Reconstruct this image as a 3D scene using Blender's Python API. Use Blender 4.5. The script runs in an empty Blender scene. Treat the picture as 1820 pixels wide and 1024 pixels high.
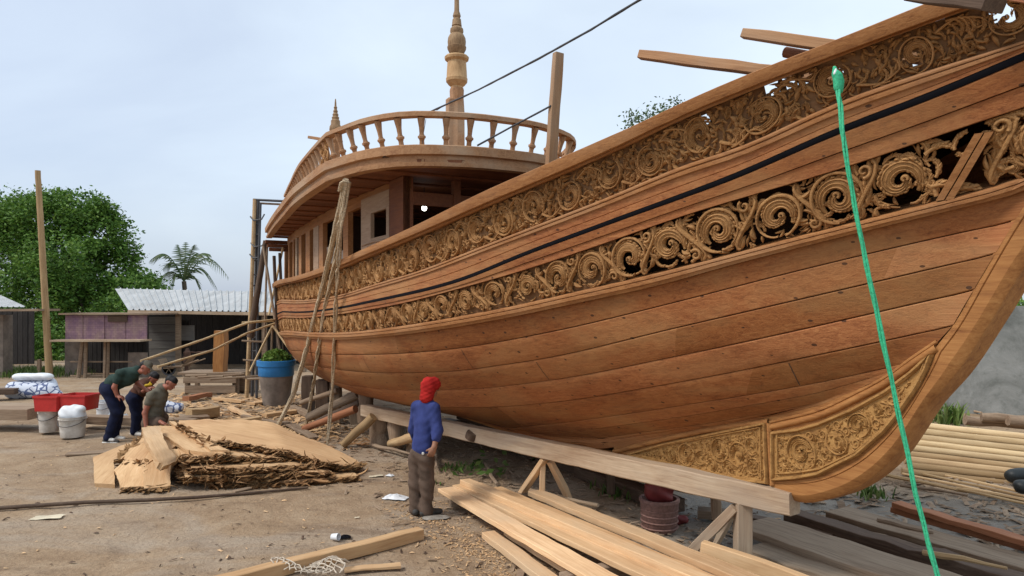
import bpy, math, random
import numpy as np
from mathutils import Vector, Matrix, Euler
R = math.radians
rnd = random.Random(7)
nrng = np.random.default_rng(11)
S = bpy.context.scene
COL = S.collection

# ------------------------------------------------------------------ camera
FP, HZ, CZ = 1250.0, 545.0, 2.5          # focal length and horizon in photo pixels, eye height in metres
cd = bpy.data.cameras.new('camera'); cam = bpy.data.objects.new('camera', cd); COL.objects.link(cam)
cam.location = (0, 0, CZ); cam.rotation_euler = (R(90), 0, 0)
cd.sensor_width = 36; cd.lens = 36 * FP / 1820; cd.shift_y = (HZ - 512) / 1820; cd.clip_end = 2000; cd.clip_start = .05
S.camera = cam
def P(x, y, Y): return Vector(((x - 910) / FP * Y, Y, CZ - (y - HZ) / FP * Y))
def G(x, y, z=0.0):
    Y = FP * (CZ - z) / (y - HZ); return Vector(((x - 910) / FP * Y, Y, z))

# ------------------------------------------------------------------ light
S.view_settings.view_transform = 'Standard'; S.view_settings.look = 'None'
S.view_settings.gamma = 1; S.view_settings.exposure = 0.26; S.view_settings.use_curve_mapping = False
W = bpy.data.worlds.new('World'); S.world = W; W.use_nodes = True
SUN_EL, SUN_AZ = R(50), R(-112)           # sun behind the camera's left shoulder, veiled by cloud
def build_world():
    nt = W.node_tree; nt.nodes.clear(); N = nt.nodes.new; L = nt.links.new
    out = N('ShaderNodeOutputWorld'); bg = N('ShaderNodeBackground'); bg2 = N('ShaderNodeBackground'); add = N('ShaderNodeAddShader')
    sky = N('ShaderNodeTexSky'); sky.sky_type = 'NISHITA'; sky.sun_disc = False
    sky.sun_elevation = SUN_EL; sky.sun_rotation = SUN_AZ; sky.dust_density = 2.5
    L(sky.outputs[0], bg.inputs[0]); bg.inputs[1].default_value = 0.05
    tc = N('ShaderNodeTexCoord'); mp = N('ShaderNodeMapping'); mp.inputs['Scale'].default_value = (1.0, 1.0, 2.4)
    L(tc.outputs['Generated'], mp.inputs[0])
    n1 = N('ShaderNodeTexNoise'); n1.inputs['Scale'].default_value = 1.7; n1.inputs['Detail'].default_value = 6; n1.inputs['Roughness'].default_value = .5
    n1.inputs['Distortion'].default_value = .4
    L(mp.outputs[0], n1.inputs['Vector'])
    sx = N('ShaderNodeSeparateXYZ'); L(tc.outputs['Generated'], sx.inputs[0])
    # cloud cover brightens upward and toward the right of the view
    m1 = N('ShaderNodeMath'); m1.operation = 'MULTIPLY_ADD'; L(sx.outputs[0], m1.inputs[0]); m1.inputs[1].default_value = .34; L(n1.outputs['Fac'], m1.inputs[2])
    m2 = N('ShaderNodeMath'); m2.operation = 'MULTIPLY_ADD'; L(sx.outputs[2], m2.inputs[0]); m2.inputs[1].default_value = .55; L(m1.outputs[0], m2.inputs[2])
    rp = N('ShaderNodeValToRGB'); e = rp.color_ramp
    e.elements[0].position = .30; e.elements[0].color = (.48, .56, .70, 1)
    e.elements[1].position = .95; e.elements[1].color = (.86, .96, 1.03, 1)
    k = e.elements.new(.52); k.color = (.60, .675, .785, 1)
    k = e.elements.new(.70); k.color = (.72, .81, .90, 1)
    L(m2.outputs[0], rp.inputs[0]); L(rp.outputs[0], bg2.inputs[0]); bg2.inputs[1].default_value = 0.72
    L(bg.outputs[0], add.inputs[0]); L(bg2.outputs[0], add.inputs[1]); L(add.outputs[0], out.inputs[0])
build_world()
ld = bpy.data.lights.new('sun', 'SUN'); ld.energy = 2.0; ld.angle = R(14); ld.color = (1, .95, .88)
sun = bpy.data.objects.new('sun', ld); COL.objects.link(sun)
# direction the light travels from: azimuth measured like the sky texture (clockwise from +Y)
dv = Vector((math.sin(SUN_AZ) * math.cos(SUN_EL), math.cos(SUN_AZ) * math.cos(SUN_EL), math.sin(SUN_EL)))
sun.rotation_euler = dv.to_track_quat('Z', 'Y').to_euler(); sun.location = (0, 0, 30)

# ------------------------------------------------------------------ objects
def tag(o, label=None, cat=None, group=None, kind=None):
    if label: o['label'] = label
    if cat: o['category'] = cat
    if group: o['group'] = group
    if kind: o['kind'] = kind
    return o
def empty(name, loc=(0, 0, 0), rot=(0, 0, 0)):
    o = bpy.data.objects.new(name, None); COL.objects.link(o); o.location = loc; o.rotation_euler = rot; o.empty_display_size = .1
    return o
def link(name, me, parent=None, loc=None, M=None):
    o = bpy.data.objects.new(name, me); COL.objects.link(o)
    if parent is not None: o.parent = parent
    if loc is not None: o.location = loc
    if M is not None: o.matrix_world = M
    return o
def mesh(name, v, f, mat, smooth=40, tint=None, uv=None):
    me = bpy.data.meshes.new(name)
    if isinstance(v, np.ndarray): v = v.tolist()
    if isinstance(f, np.ndarray): f = f.tolist()
    me.from_pydata(v, [], f)
    if tint is not None:
        a = me.attributes.new('tint', 'FLOAT', 'FACE'); a.data.foreach_set('value', np.asarray(tint, dtype=np.float32))
    if mat is not None:
        for m in (mat if isinstance(mat, (list, tuple)) else [mat]): me.materials.append(m)
    if smooth is not None:
        me.polygons.foreach_set('use_smooth', [True] * len(me.polygons))
        if smooth < 180: me.set_sharp_from_angle(angle=R(smooth))
    me.update(); return me
class MB:
    """collects shapes for ONE mesh object"""
    def __init__(s): s.v = []; s.f = []; s.t = []
    def add(s, v, f, tint=None):
        b = len(s.v); s.v += [tuple(p) for p in v]; s.f += [tuple(i + b for i in q) for q in f]
        s.t += [rnd.random() if tint is None else tint] * len(f)
    def box(s, c, d, M=None, tint=None, bev=0.0):
        x, y, z = d[0] / 2, d[1] / 2, d[2] / 2; b = min(bev, x * .6, y * .6, z * .6)
        c = Vector(c); v = []; f = []
        if b <= 0:
            v = [(sx * x, sy * y, sz * z) for sx in (-1, 1) for sy in (-1, 1) for sz in (-1, 1)]
            f = [(0, 1, 3, 2), (4, 6, 7, 5), (0, 4, 5, 1), (2, 3, 7, 6), (0, 2, 6, 4), (1, 5, 7, 3)]
        else:   # chamfered: octagonal section with pinched ends
            def ring(X, k):
                yy, zz = y - k, z - k
                return [(X, -yy, -zz + b), (X, -yy + b, -zz), (X, yy - b, -zz), (X, yy, -zz + b), (X, yy, zz - b), (X, yy - b, zz), (X, -yy + b, zz), (X, -yy, zz - b)]
            rs = [ring(-x, b * .7), ring(-x + b, 0), ring(x - b, 0), ring(x, b * .7)]
            for r in rs: v += r
            for k in range(3):
                for i in range(8):
                    j = (i + 1) % 8; f.append((k * 8 + i, k * 8 + j, k * 8 + 8 + j, k * 8 + 8 + i))
            f.append(tuple(range(7, -1, -1))); f.append(tuple(range(24, 32)))
        if M is not None: v = [M @ Vector(p) for p in v]
        s.add([Vector(p) + c for p in v], f, tint)
    def bar(s, a, b, w, h, up=(0, 0, 1), tint=None, bev=.004):
        a, b = Vector(a), Vector(b); d = b - a; Mx = frame(d, up)
        s.box((a + b) / 2, (d.length, w, h), Mx, tint, bev)
    def tube(s, pts, r, n=8, tint=None, cap=True, flat=1.0):
        pts = [Vector(p) for p in pts]; m = len(pts)
        rr = r if isinstance(r, (list, tuple)) else [r] * m
        v = []; f = []; prev = None
        for i, p in enumerate(pts):
            d = (pts[min(i + 1, m - 1)] - pts[max(i - 1, 0)])
            if d.length < 1e-9: d = Vector((0, 0, 1))
            d.normalize()
            if prev is None:
                a = Vector((0, 0, 1)) if abs(d.z) < .9 else Vector((1, 0, 0))
                prev = d.cross(a).normalized()
            e1 = (prev - d * prev.dot(d)); e1.normalize(); prev = e1; e2 = d.cross(e1)
            for k in range(n):
                t = 2 * math.pi * k / n; v.append(p + e1 * math.cos(t) * rr[i] + e2 * math.sin(t) * rr[i] * flat)
        for i in range(m - 1):
            for k in range(n):
                j = (k + 1) % n; f.append((i * n + k, i * n + j, i * n + n + j, i * n + n + k))
        if cap: f.append(tuple(range(n - 1, -1, -1))); f.append(tuple(range((m - 1) * n, m * n)))
        s.add(v, f, tint)
    def lathe(s, prof, c=(0, 0, 0), n=16, tint=None, sq=0.0, M=None):
        v = []; f = []; m = len(prof); c = Vector(c)
        for r, z in prof:
            for k in range(n):
                t = 2 * math.pi * (k + .5) / n; cx, sy = math.cos(t), math.sin(t)
                q = 1.0 if not sq else (1 - sq) + sq / max(abs(cx), abs(sy))
                p = Vector((r * cx * q, r * sy * q, z)); v.append((M @ p if M is not None else p) + c)
        for i in range(m - 1):
            for k in range(n):
                j = (k + 1) % n; f.append((i * n + k, i * n + j, i * n + n + j, i * n + n + k))
        f.append(tuple(range(n - 1, -1, -1))); f.append(tuple(range((m - 1) * n, m * n)))
        s.add(v, f, tint)
    def prism(s, poly, h0, h1, axis='z', tint=None):
        """poly in two coordinates, extruded along the third"""
        def mk(p, h): return (p[0], p[1], h) if axis == 'z' else ((p[0], h, p[1]) if axis == 'y' else (h, p[0], p[1]))
        n = len(poly); v = [mk(p, h0) for p in poly] + [mk(p, h1) for p in poly]
        f = [tuple(range(n - 1, -1, -1)), tuple(range(n, 2 * n))] + [(i, (i + 1) % n, n + (i + 1) % n, n + i) for i in range(n)]
        s.add(v, f, tint)
    def sheet(s, rows, tint=None, close=False):
        """grid of points: rows[i][j]"""
        m, n = len(rows), len(rows[0]); v = [p for r in rows for p in r]; f = []
        for i in range(m - 1):
            for j in range(n - 1): f.append((i * n + j, i * n + j + 1, (i + 1) * n + j + 1, (i + 1) * n + j))
        s.add(v, f, tint)
    def build(s, name, mat, parent=None, smooth=40, loc=None, M=None):
        return link(name, mesh(name, s.v, s.f, mat, smooth, s.t), parent, loc, M)
def frame(d, up=(0, 0, 1)):
    x = Vector(d).normalized(); u = Vector(up)
    if abs(x.dot(u)) > .98: u = Vector((1, 0, 0)) if abs(x.x) < .9 else Vector((0, 1, 0))
    z = (u - x * u.dot(x)).normalized(); y = z.cross(x)
    return Matrix((x, y, z)).transposed()
def M4(m3, loc): m = m3.to_4x4(); m.translation = Vector(loc); return m
def timber(name, a, b, w, h, mat, label=None, cat=None, group=None, up=(0, 0, 1), bev=.006, wob=.004, parent=None, bow=0.0, off=(0, 0, 0)):
    """a sawn timber: own object with its length along local X; slightly uneven edges"""
    a, b = Vector(a), Vector(b); L = (b - a).length; n = max(3, int(L / .22)); v = []; f = []
    r = random.Random(hash((round(a.x, 2), round(b.y, 2), round(w, 3))) & 0xffff)
    for i in range(n + 1):
        X = -L / 2 + L * i / n; q = 1 if 0 < i < n else 1 - bev * 1.5 / max(w, h)
        jy, jz = r.uniform(-wob, wob), r.uniform(-wob, wob) + bow * (1 - (2 * i / n - 1) ** 2)
        ww, hh = w / 2 * q + r.uniform(-wob, wob) * .6, h / 2 * q + r.uniform(-wob, wob) * .6; bb = min(bev, ww * .5, hh * .5)
        ring = [(-ww, -hh + bb), (-ww + bb, -hh), (ww - bb, -hh), (ww, -hh + bb), (ww, hh - bb), (ww - bb, hh), (-ww + bb, hh), (-ww, hh - bb)]
        v += [(X, y + jy, z + jz) for y, z in ring]
    for i in range(n):
        for k in range(8):
            j = (k + 1) % 8; f.append((i * 8 + k, i * 8 + j, i * 8 + 8 + j, i * 8 + 8 + k))
    f.append(tuple(range(7, -1, -1))); f.append(tuple(range(n * 8, n * 8 + 8)))
    me = mesh(name, v, f, mat, 35, [r.random()] * len(f))
    o = link(name, me, parent, M=M4(frame(b - a, up), (a + b) / 2) if parent is None else None)
    if parent is not None:
        o.matrix_local = M4(frame(b - a, up), (a + b) / 2 - Vector(off))
    return tag(o, label, cat, group)

# ------------------------------------------------------------------ implicit bodies (smooth union of tapered capsules)
def sdf_mesh(caps, res=.012, k=.03, noise=None, cuts=(), pad=.05):
    """caps: (a, b, ra, rb) or (a, b, ra, rb, squash vector axis, factor); returns verts, faces of the blended surface"""
    A = np.array([[*c[0]] for c in caps]); B = np.array([[*c[1]] for c in caps]); rm = max(max(c[2], c[3]) for c in caps)
    lo = np.minimum(A.min(0), B.min(0)) - rm - pad; hi = np.maximum(A.max(0), B.max(0)) + rm + pad
    n = np.ceil((hi - lo) / res).astype(int) + 1
    D = np.full(tuple(n), 1.0, dtype=np.float32)
    ax = [lo[i] + np.arange(n[i]) * res for i in range(3)]
    for c in caps:
        a, b, ra, rb = np.array([*c[0]]), np.array([*c[1]]), c[2], c[3]
        m = max(ra, rb) + k * 2 + res * 2
        i0 = np.maximum(((np.minimum(a, b) - m - lo) / res).astype(int), 0); i1 = np.minimum(((np.maximum(a, b) + m - lo) / res).astype(int) + 2, n)
        X, Y, Z = np.meshgrid(ax[0][i0[0]:i1[0]], ax[1][i0[1]:i1[1]], ax[2][i0[2]:i1[2]], indexing='ij')
        px, py, pz = X - a[0], Y - a[1], Z - a[2]; d = b - a; dd = max(float(d @ d), 1e-9)
        t = np.clip((px * d[0] + py * d[1] + pz * d[2]) / dd, 0, 1)
        qx, qy, qz = px - t * d[0], py - t * d[1], pz - t * d[2]
        if len(c) > 4:   # flatten the section along an axis
            w = np.array([*c[4]], dtype=float); w /= np.linalg.norm(w); fct = c[5]
            pr = qx * w[0] + qy * w[1] + qz * w[2]; g = 1 / fct - 1
            qx, qy, qz = qx + w[0] * pr * g, qy + w[1] * pr * g, qz + w[2] * pr * g
        dist = np.sqrt(qx * qx + qy * qy + qz * qz) - (ra + (rb - ra) * t)
        cur = D[i0[0]:i1[0], i0[1]:i1[1], i0[2]:i1[2]]
        kk = c[6] if len(c) > 6 else k
        h = np.maximum(kk - np.abs(cur - dist), 0) / kk
        D[i0[0]:i1[0], i0[1]:i1[1], i0[2]:i1[2]] = np.minimum(cur, dist) - h * h * kk * .25
    if noise is not None or cuts:
        X, Y, Z = np.meshgrid(*ax, indexing='ij')
        if noise is not None: D = D + noise(X, Y, Z)
        for p, nn in cuts:
            nn = np.array([*nn], dtype=float); nn /= np.linalg.norm(nn)
            D = np.maximum(D, (X - p[0]) * nn[0] + (Y - p[1]) * nn[1] + (Z - p[2]) * nn[2])
    return nets(D, lo, res)
def nets(D, lo, res):
    I = D < 0; n = D.shape
    cells = np.zeros((n[0] - 1, n[1] - 1, n[2] - 1), dtype=np.int8); acc = np.zeros(cells.shape + (3,), dtype=np.float32); cnt = np.zeros(cells.shape, dtype=np.float32)
    offs = [(i, j, k) for i in (0, 1) for j in (0, 1) for k in (0, 1)]
    def sub(a, o): return a[o[0]:o[0] + n[0] - 1, o[1]:o[1] + n[1] - 1, o[2]:o[2] + n[2] - 1]
    for o in offs:
        for axis in range(3):
            if o[axis]: continue
            o2 = list(o); o2[axis] = 1
            a, b = sub(D, o), sub(D, o2); x = (a < 0) != (b < 0)
            t = np.where(x, a / np.where(np.abs(a - b) < 1e-9, 1, a - b), 0)
            for q in range(3): acc[..., q] += np.where(x, (t if q == axis else o[q]), 0)
            cnt += x
    act = cnt > 0; idx = np.full(cells.shape, -1, dtype=np.int64); idx[act] = np.arange(act.sum())
    base = np.argwhere(act); V = (base + acc[act] / cnt[act][:, None]) * res + np.asarray(lo)
    F = []
    for axis in range(3):
        u, w = (axis + 1) % 3, (axis + 2) % 3
        sl0 = [slice(None)] * 3; sl1 = [slice(None)] * 3
        sl0[axis] = slice(0, n[axis] - 1); sl1[axis] = slice(1, n[axis])
        a, b = I[tuple(sl0)], I[tuple(sl1)]
        ed = np.argwhere(a != b)
        ok = (ed[:, u] > 0) & (ed[:, w] > 0) & (ed[:, u] < n[u] - 1) & (ed[:, w] < n[w] - 1); ed = ed[ok]
        if not len(ed): continue
        def at(du, dw):
            e = ed.copy(); e[:, u] += du; e[:, w] += dw; return idx[e[:, 0], e[:, 1], e[:, 2]]
        q = np.stack([at(-1, -1), at(0, -1), at(0, 0), at(-1, 0)], 1)
        fl = ~a[ed[:, 0], ed[:, 1], ed[:, 2]]; q[fl] = q[fl][:, ::-1]
        F.append(q)
    F = np.concatenate(F); F = F[(F >= 0).all(1)]
    return V, F
def blob(name, caps, mat, parent=None, res=.012, k=.03, noise=None, cuts=(), smooth=180):
    v, f = sdf_mesh(caps, res, k, noise, cuts)
    return link(name, mesh(name, v, f, mat, smooth), parent)

# ------------------------------------------------------------------ materials
def newmat(name):
    m = bpy.data.materials.new(name); m.use_nodes = True; nt = m.node_tree; nt.nodes.clear()
    o = nt.nodes.new('ShaderNodeOutputMaterial'); b = nt.nodes.new('ShaderNodeBsdfPrincipled'); nt.links.new(b.outputs[0], o.inputs[0])
    return m, nt, b
def ramp(nt, fac, stops):
    r = nt.nodes.new('ShaderNodeValToRGB'); e = r.color_ramp
    while len(e.elements) < len(stops): e.elements.new(.5)
    for k, (p, c) in zip(e.elements, stops): k.position = p; k.color = (*c, 1)
    nt.links.new(fac, r.inputs[0]); return r.outputs[0]
def noise(nt, vec, scale, detail=4, rough=.55, dist=0.0):
    n = nt.nodes.new('ShaderNodeTexNoise'); n.inputs['Scale'].default_value = scale; n.inputs['Detail'].default_value = detail
    n.inputs['Roughness'].default_value = rough; n.inputs['Distortion'].default_value = dist
    if vec is not None: nt.links.new(vec, n.inputs['Vector'])
    return n.outputs['Fac']
def mapping(nt, src, scale, rand=True):
    mp = nt.nodes.new('ShaderNodeMapping'); mp.inputs['Scale'].default_value = scale
    if rand:
        oi = nt.nodes.new('ShaderNodeObjectInfo'); mu = nt.nodes.new('ShaderNodeMath'); mu.operation = 'MULTIPLY'; mu.inputs[1].default_value = 37.0
        nt.links.new(oi.outputs['Random'], mu.inputs[0]); cb = nt.nodes.new('ShaderNodeCombineXYZ')
        for i in range(3): nt.links.new(mu.outputs[0], cb.inputs[i])
        nt.links.new(cb.outputs[0], mp.inputs['Location'])
    nt.links.new(src, mp.inputs[0]); return mp.outputs[0]
def mix(nt, fac, a, b, mode='MIX'):
    m = nt.nodes.new('ShaderNodeMix'); m.data_type = 'RGBA'; m.blend_type = mode
    for sock, val in ((m.inputs[0], fac), (m.inputs[6], a), (m.inputs[7], b)):
        if isinstance(val, (int, float)): sock.default_value = val
        elif isinstance(val, tuple): sock.default_value = (*val, 1)
        else: nt.links.new(val, sock)
    return m.outputs[2]
def math_(nt, op, a, b=None, c=None):
    m = nt.nodes.new('ShaderNodeMath'); m.operation = op
    for i, val in enumerate((a, b, c)):
        if val is None: continue
        if isinstance(val, (int, float)): m.inputs[i].default_value = val
        else: nt.links.new(val, m.inputs[i])
    return m.outputs[0]
def bump(nt, b, h, strength=.3, dist=.01):
    n = nt.nodes.new('ShaderNodeBump'); n.inputs['Strength'].default_value = strength; n.inputs['Distance'].default_value = dist
    nt.links.new(h, n.inputs['Height']); nt.links.new(n.outputs[0], b.inputs['Normal'])
def wood(name, dark, mid, light, along=(.55, 9, 9), rough=.7, stain=.35, nails=False, tints=.5, bmp=.35, grey=None, objrand=.0):
    """sawn timber; the grain follows local X; 'tint' varies whole boards"""
    m, nt, b = newmat(name)
    tc = nt.nodes.new('ShaderNodeTexCoord'); src = tc.outputs['Object']
    at = nt.nodes.new('ShaderNodeAttribute'); at.attribute_name = 'tint'
    # shift the grain per board
    cb = nt.nodes.new('ShaderNodeCombineXYZ'); nt.links.new(math_(nt, 'MULTIPLY', at.outputs['Fac'], 13.0), cb.inputs[0]); nt.links.new(math_(nt, 'MULTIPLY', at.outputs['Fac'], 5.0), cb.inputs[1])
    va = nt.nodes.new('ShaderNodeVectorMath'); nt.links.new(src, va.inputs[0]); nt.links.new(cb.outputs[0], va.inputs[1])
    g = mapping(nt, va.outputs[0], along)
    n1 = noise(nt, g, 2.2, 6, .6, 1.2)
    fine = mapping(nt, va.outputs[0], (along[0] * 3, along[1] * 7, along[2] * 7)); n2 = noise(nt, fine, 2.0, 3, .6)
    n3 = noise(nt, mapping(nt, src, (.7, 1.1, 1.1)), 1.3, 4, .6)
    f = math_(nt, 'MULTIPLY_ADD', n2, .35, math_(nt, 'MULTIPLY', n1, .65))
    c = ramp(nt, f, [(.30, dark), (.5, mid), (.72, light)])
    c = mix(nt, math_(nt, 'MULTIPLY', math_(nt, 'SUBTRACT', n3, .42), stain * 4), c, mix(nt, 1.0, c, (.62, .50, .42), 'MULTIPLY'))
    if grey is not None:
        n4 = noise(nt, mapping(nt, src, (.5, 1.4, 1.4)), 1.1, 5, .6, .6)
        fac = ramp(nt, n4, [(.45, (0, 0, 0)), (.68, (1, 1, 1))]); c = mix(nt, math_(nt, 'MULTIPLY', fac, .6), c, grey)
    tv = math_(nt, 'ADD', at.outputs['Fac'], -.5); hs = nt.nodes.new('ShaderNodeHueSaturation')
    nt.links.new(math_(nt, 'MULTIPLY_ADD', tv, tints, 1.0), hs.inputs['Value']); nt.links.new(math_(nt, 'MULTIPLY_ADD', tv, -tints * .12, 1.0), hs.inputs['Saturation'])
    nt.links.new(c, hs.inputs['Color']); c = hs.outputs[0]
    if objrand:
        oi = nt.nodes.new('ShaderNodeObjectInfo'); h2 = nt.nodes.new('ShaderNodeHueSaturation'); nt.links.new(c, h2.inputs['Color'])
        nt.links.new(math_(nt, 'MULTIPLY_ADD', oi.outputs['Random'], objrand, 1 - objrand / 2), h2.inputs['Value']); c = h2.outputs[0]
    if nails:
        flat = nt.nodes.new('ShaderNodeMapping'); flat.inputs['Scale'].default_value = (2.5, 0.0, 4.6); sp0 = nt.nodes.new('ShaderNodeSeparateXYZ'); nt.links.new(src, sp0.inputs[0]); cb0 = nt.nodes.new('ShaderNodeCombineXYZ'); nt.links.new(sp0.outputs[0], cb0.inputs[0]); nt.links.new(sp0.outputs[2], cb0.inputs[1]); flat.inputs['Scale'].default_value = (2.6, 4.8, 0); nt.links.new(cb0.outputs[0], flat.inputs[0])
        vo = nt.nodes.new('ShaderNodeTexVoronoi'); vo.voronoi_dimensions = '2D'; vo.inputs['Scale'].default_value = 1.0; vo.inputs['Randomness'].default_value = .65; nt.links.new(flat.outputs[0], vo.inputs['Vector'])
        sp = nt.nodes.new('ShaderNodeSeparateColor'); nt.links.new(vo.outputs['Color'], sp.inputs[0])
        rad = math_(nt, 'MULTIPLY_ADD', sp.outputs[1], .034, .022)
        dot = math_(nt, 'MULTIPLY', math_(nt, 'LESS_THAN', vo.outputs['Distance'], rad), math_(nt, 'GREATER_THAN', sp.outputs[0], .15))
        c = mix(nt, math_(nt, 'MULTIPLY', dot, .8), c, (.03, .014, .008))
        # weeping stains below some fastenings
        ws = nt.nodes.new('ShaderNodeMapping'); ws.inputs['Scale'].default_value = (7, 0, 1.0); nt.links.new(src, ws.inputs[0])
        n5 = ramp(nt, noise(nt, ws.outputs[0], 2.2, 5, .7), [(.60, (0, 0, 0)), (.75, (1, 1, 1))]); c = mix(nt, math_(nt, 'MULTIPLY', n5, .28), c, (.10, .045, .02))
    nt.links.new(c, b.inputs['Base Color'])
    nt.links.new(math_(nt, 'MULTIPLY_ADD', n1, .25, rough - .12), b.inputs['Roughness']); b.inputs['Specular IOR Level'].default_value = .3
    bump(nt, b, f, bmp, .012); return m
def plain(name, col, rough=.6, var=.25, scale=6.0, bmp=.15, spec=.3, metal=0.0, trans=0.0, col2=None):
    m, nt, b = newmat(name); tc = nt.nodes.new('ShaderNodeTexCoord')
    n1 = noise(nt, mapping(nt, tc.outputs['Object'], (1, 1, 1)), scale, 6, .62)
    c2 = col2 or tuple(x * (1 - var * 1.4) for x in col)
    c = ramp(nt, n1, [(.3, c2), (.62, col), (.85, tuple(min(1, x * (1 + var * .6)) for x in col))])
    nt.links.new(c, b.inputs['Base Color']); b.inputs['Roughness'].default_value = rough; b.inputs['Specular IOR Level'].default_value = spec; b.inputs['Metallic'].default_value = metal
    if trans: b.inputs['Subsurface Weight'].default_value = trans; b.inputs['Subsurface Radius'].default_value = (.02, .02, .02)
    bump(nt, b, n1, bmp, .01); return m
M = {}
M['hull'] = wood('hull_planking', (.140, .042, .012), (.312, .112, .034), (.43, .19, .066), (.22, 11, 14), nails=True, tints=.62, stain=.5, bmp=.5, grey=(.345, .19, .074))
M['trim'] = wood('hull_trim', (.17, .064, .020), (.33, .143, .047), (.44, .22, .085), (.25, 12, 16), tints=.25, grey=(.39, .225, .115))
M['stem'] = wood('stem_timber', (.20, .075, .022), (.35, .155, .047), (.47, .235, .08), (.6, 6, 6), tints=.2, stain=.25)
M['carved'] = wood('carved_teak', (.15, .072, .025), (.36, .188, .068), (.50, .285, .115), (5, 8, 8), tints=.30, stain=.55, bmp=.5, rough=.75)
M['panel'] = wood('carved_panel', (.18, .085, .026), (.38, .205, .066), (.52, .305, .105), (4, 6, 6), tints=.3, stain=.4, bmp=.5)
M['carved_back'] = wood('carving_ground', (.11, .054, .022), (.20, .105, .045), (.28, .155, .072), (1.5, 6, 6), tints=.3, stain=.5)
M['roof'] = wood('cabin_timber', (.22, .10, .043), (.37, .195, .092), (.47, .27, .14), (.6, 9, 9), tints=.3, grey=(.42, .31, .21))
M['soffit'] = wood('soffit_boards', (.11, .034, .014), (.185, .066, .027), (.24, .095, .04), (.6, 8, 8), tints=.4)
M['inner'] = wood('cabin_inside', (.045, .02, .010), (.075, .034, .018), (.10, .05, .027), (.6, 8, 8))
M['grey_panel'] = wood('weathered_panel', (.26, .16, .095), (.38, .26, .17), (.46, .34, .24), (.8, 8, 8), tints=.2)
M['new'] = wood('fresh_sawn_timber', (.47, .28, .14), (.65, .43, .235), (.75, .54, .33), (.5, 9, 9), rough=.85, stain=.4, tints=.3, bmp=.3, objrand=.3, grey=(.50, .37, .235))
M['slab'] = wood('pale_slab', (.45, .26, .125), (.60, .39, .205), (.69, .48, .28), (.5, 5, 5), rough=.85, stain=.45, tints=.25, bmp=.25, objrand=.18)
M['beam'] = wood('pale_old_beam', (.27, .18, .115), (.43, .32, .215), (.55, .44, .31), (.5, 8, 8), rough=.85, stain=.6, tints=.2, objrand=.2, grey=(.33, .27, .21))
M['old'] = wood('weathered_timber', (.14, .09, .058), (.27, .195, .132), (.39, .30, .215), (.5, 8, 8), rough=.9, stain=.5, tints=.3, objrand=.35)
M['tan_old'] = wood('dry_old_board', (.19, .135, .09), (.335, .255, .18), (.45, .36, .265), (.5, 8, 8), rough=.9, stain=.5, tints=.3, objrand=.3)
M['dark_timber'] = wood('dark_brown_timber', (.055, .033, .022), (.10, .065, .044), (.17, .12, .085), (.5, 8, 8), rough=.8, stain=.5, tints=.3, objrand=.3)
M['red_timber'] = wood('red_brown_timber', (.20, .072, .032), (.34, .14, .066), (.43, .21, .11), (.5, 8, 8), rough=.8, tints=.3, objrand=.2)
M['bark'] = wood('fibrous_bark', (.13, .065, .026), (.32, .18, .08), (.50, .33, .17), (3, 6, 6), rough=.95, stain=.6, tints=.9, bmp=.6)
M['bamboo'] = wood('bamboo', (.36, .24, .12), (.54, .39, .21), (.64, .49, .29), (.4, 5, 5), rough=.55, stain=.4, tints=.3, objrand=.25)
M['pole_wood'] = wood('peeled_pole', (.28, .18, .09), (.43, .29, .15), (.53, .38, .21), (.4, 6, 6), rough=.8, stain=.45, objrand=.25)
M['rope'] = plain('old_rope', (.62, .49, .33), .95, .5, 40, .8)
M['cable'] = plain('dark_cable', (.07, .07, .075), .6, .2)
M['black'] = plain('black_rubber_strip', (.006, .006, .009), .85, .3, spec=.12)
# ================================================================== THE SHIP
# ship frame: s along the keel toward the bow, t out toward the near side, z up
U2 = np.array([.482, -.876]); U2 = U2 / np.linalg.norm(U2); N2 = np.array([U2[1], -U2[0]]); R0 = np.array([2.43, 6.2])
if N2[0] > 0: N2 = -N2
ship = empty('wooden_ship', (R0[0], R0[1], 0), (0, 0, math.atan2(U2[1], U2[0])))
tag(ship, 'large unfinished wooden sailing ship with carved scrollwork sides, standing on keel blocks', 'ship')
SHIP_M = Matrix.Translation((R0[0], R0[1], 0)) @ Matrix.Rotation(math.atan2(U2[1], U2[0]), 4, 'Z')
def L3(s, t, z): return (s, -t, z)
def st(X, Y):
    d = np.array([X, Y]) - R0; return float(d @ U2), float(d @ N2)
def Wd(s, t, z):
    p = R0 + U2 * s + N2 * t; return Vector((p[0], p[1], z))
def interp(x, xs, ys):
    return np.interp(x, xs, ys)
def pchip(xs, ys):
    xs = np.asarray(xs, float); ys = np.asarray(ys, float); h = np.diff(xs); d = np.diff(ys) / h; m = np.zeros_like(ys)
    for i in range(1, len(xs) - 1):
        if d[i - 1] * d[i] > 0:
            w1, w2 = 2 * h[i] + h[i - 1], h[i] + 2 * h[i - 1]; m[i] = (w1 + w2) / (w1 / d[i - 1] + w2 / d[i])
    m[0], m[-1] = d[0], d[-1]
    def f(x):
        x = np.asarray(x, float); i = np.clip(np.searchsorted(xs, x) - 1, 0, len(xs) - 2)
        u = (x - xs[i]) / h[i]; ex = (u < 0) | (u > 1); uu = np.clip(u, 0, 1)
        r = ys[i] * (1 + 2 * uu) * (1 - uu) ** 2 + h[i] * m[i] * uu * (1 - uu) ** 2 + ys[i + 1] * uu * uu * (3 - 2 * uu) + h[i] * m[i + 1] * uu * uu * (uu - 1)
        return np.where(u < 0, ys[i] + m[i] * (x - xs[i]), np.where(u > 1, ys[i + 1] + m[i + 1] * (x - xs[i + 1]), r))
    return f
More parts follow.
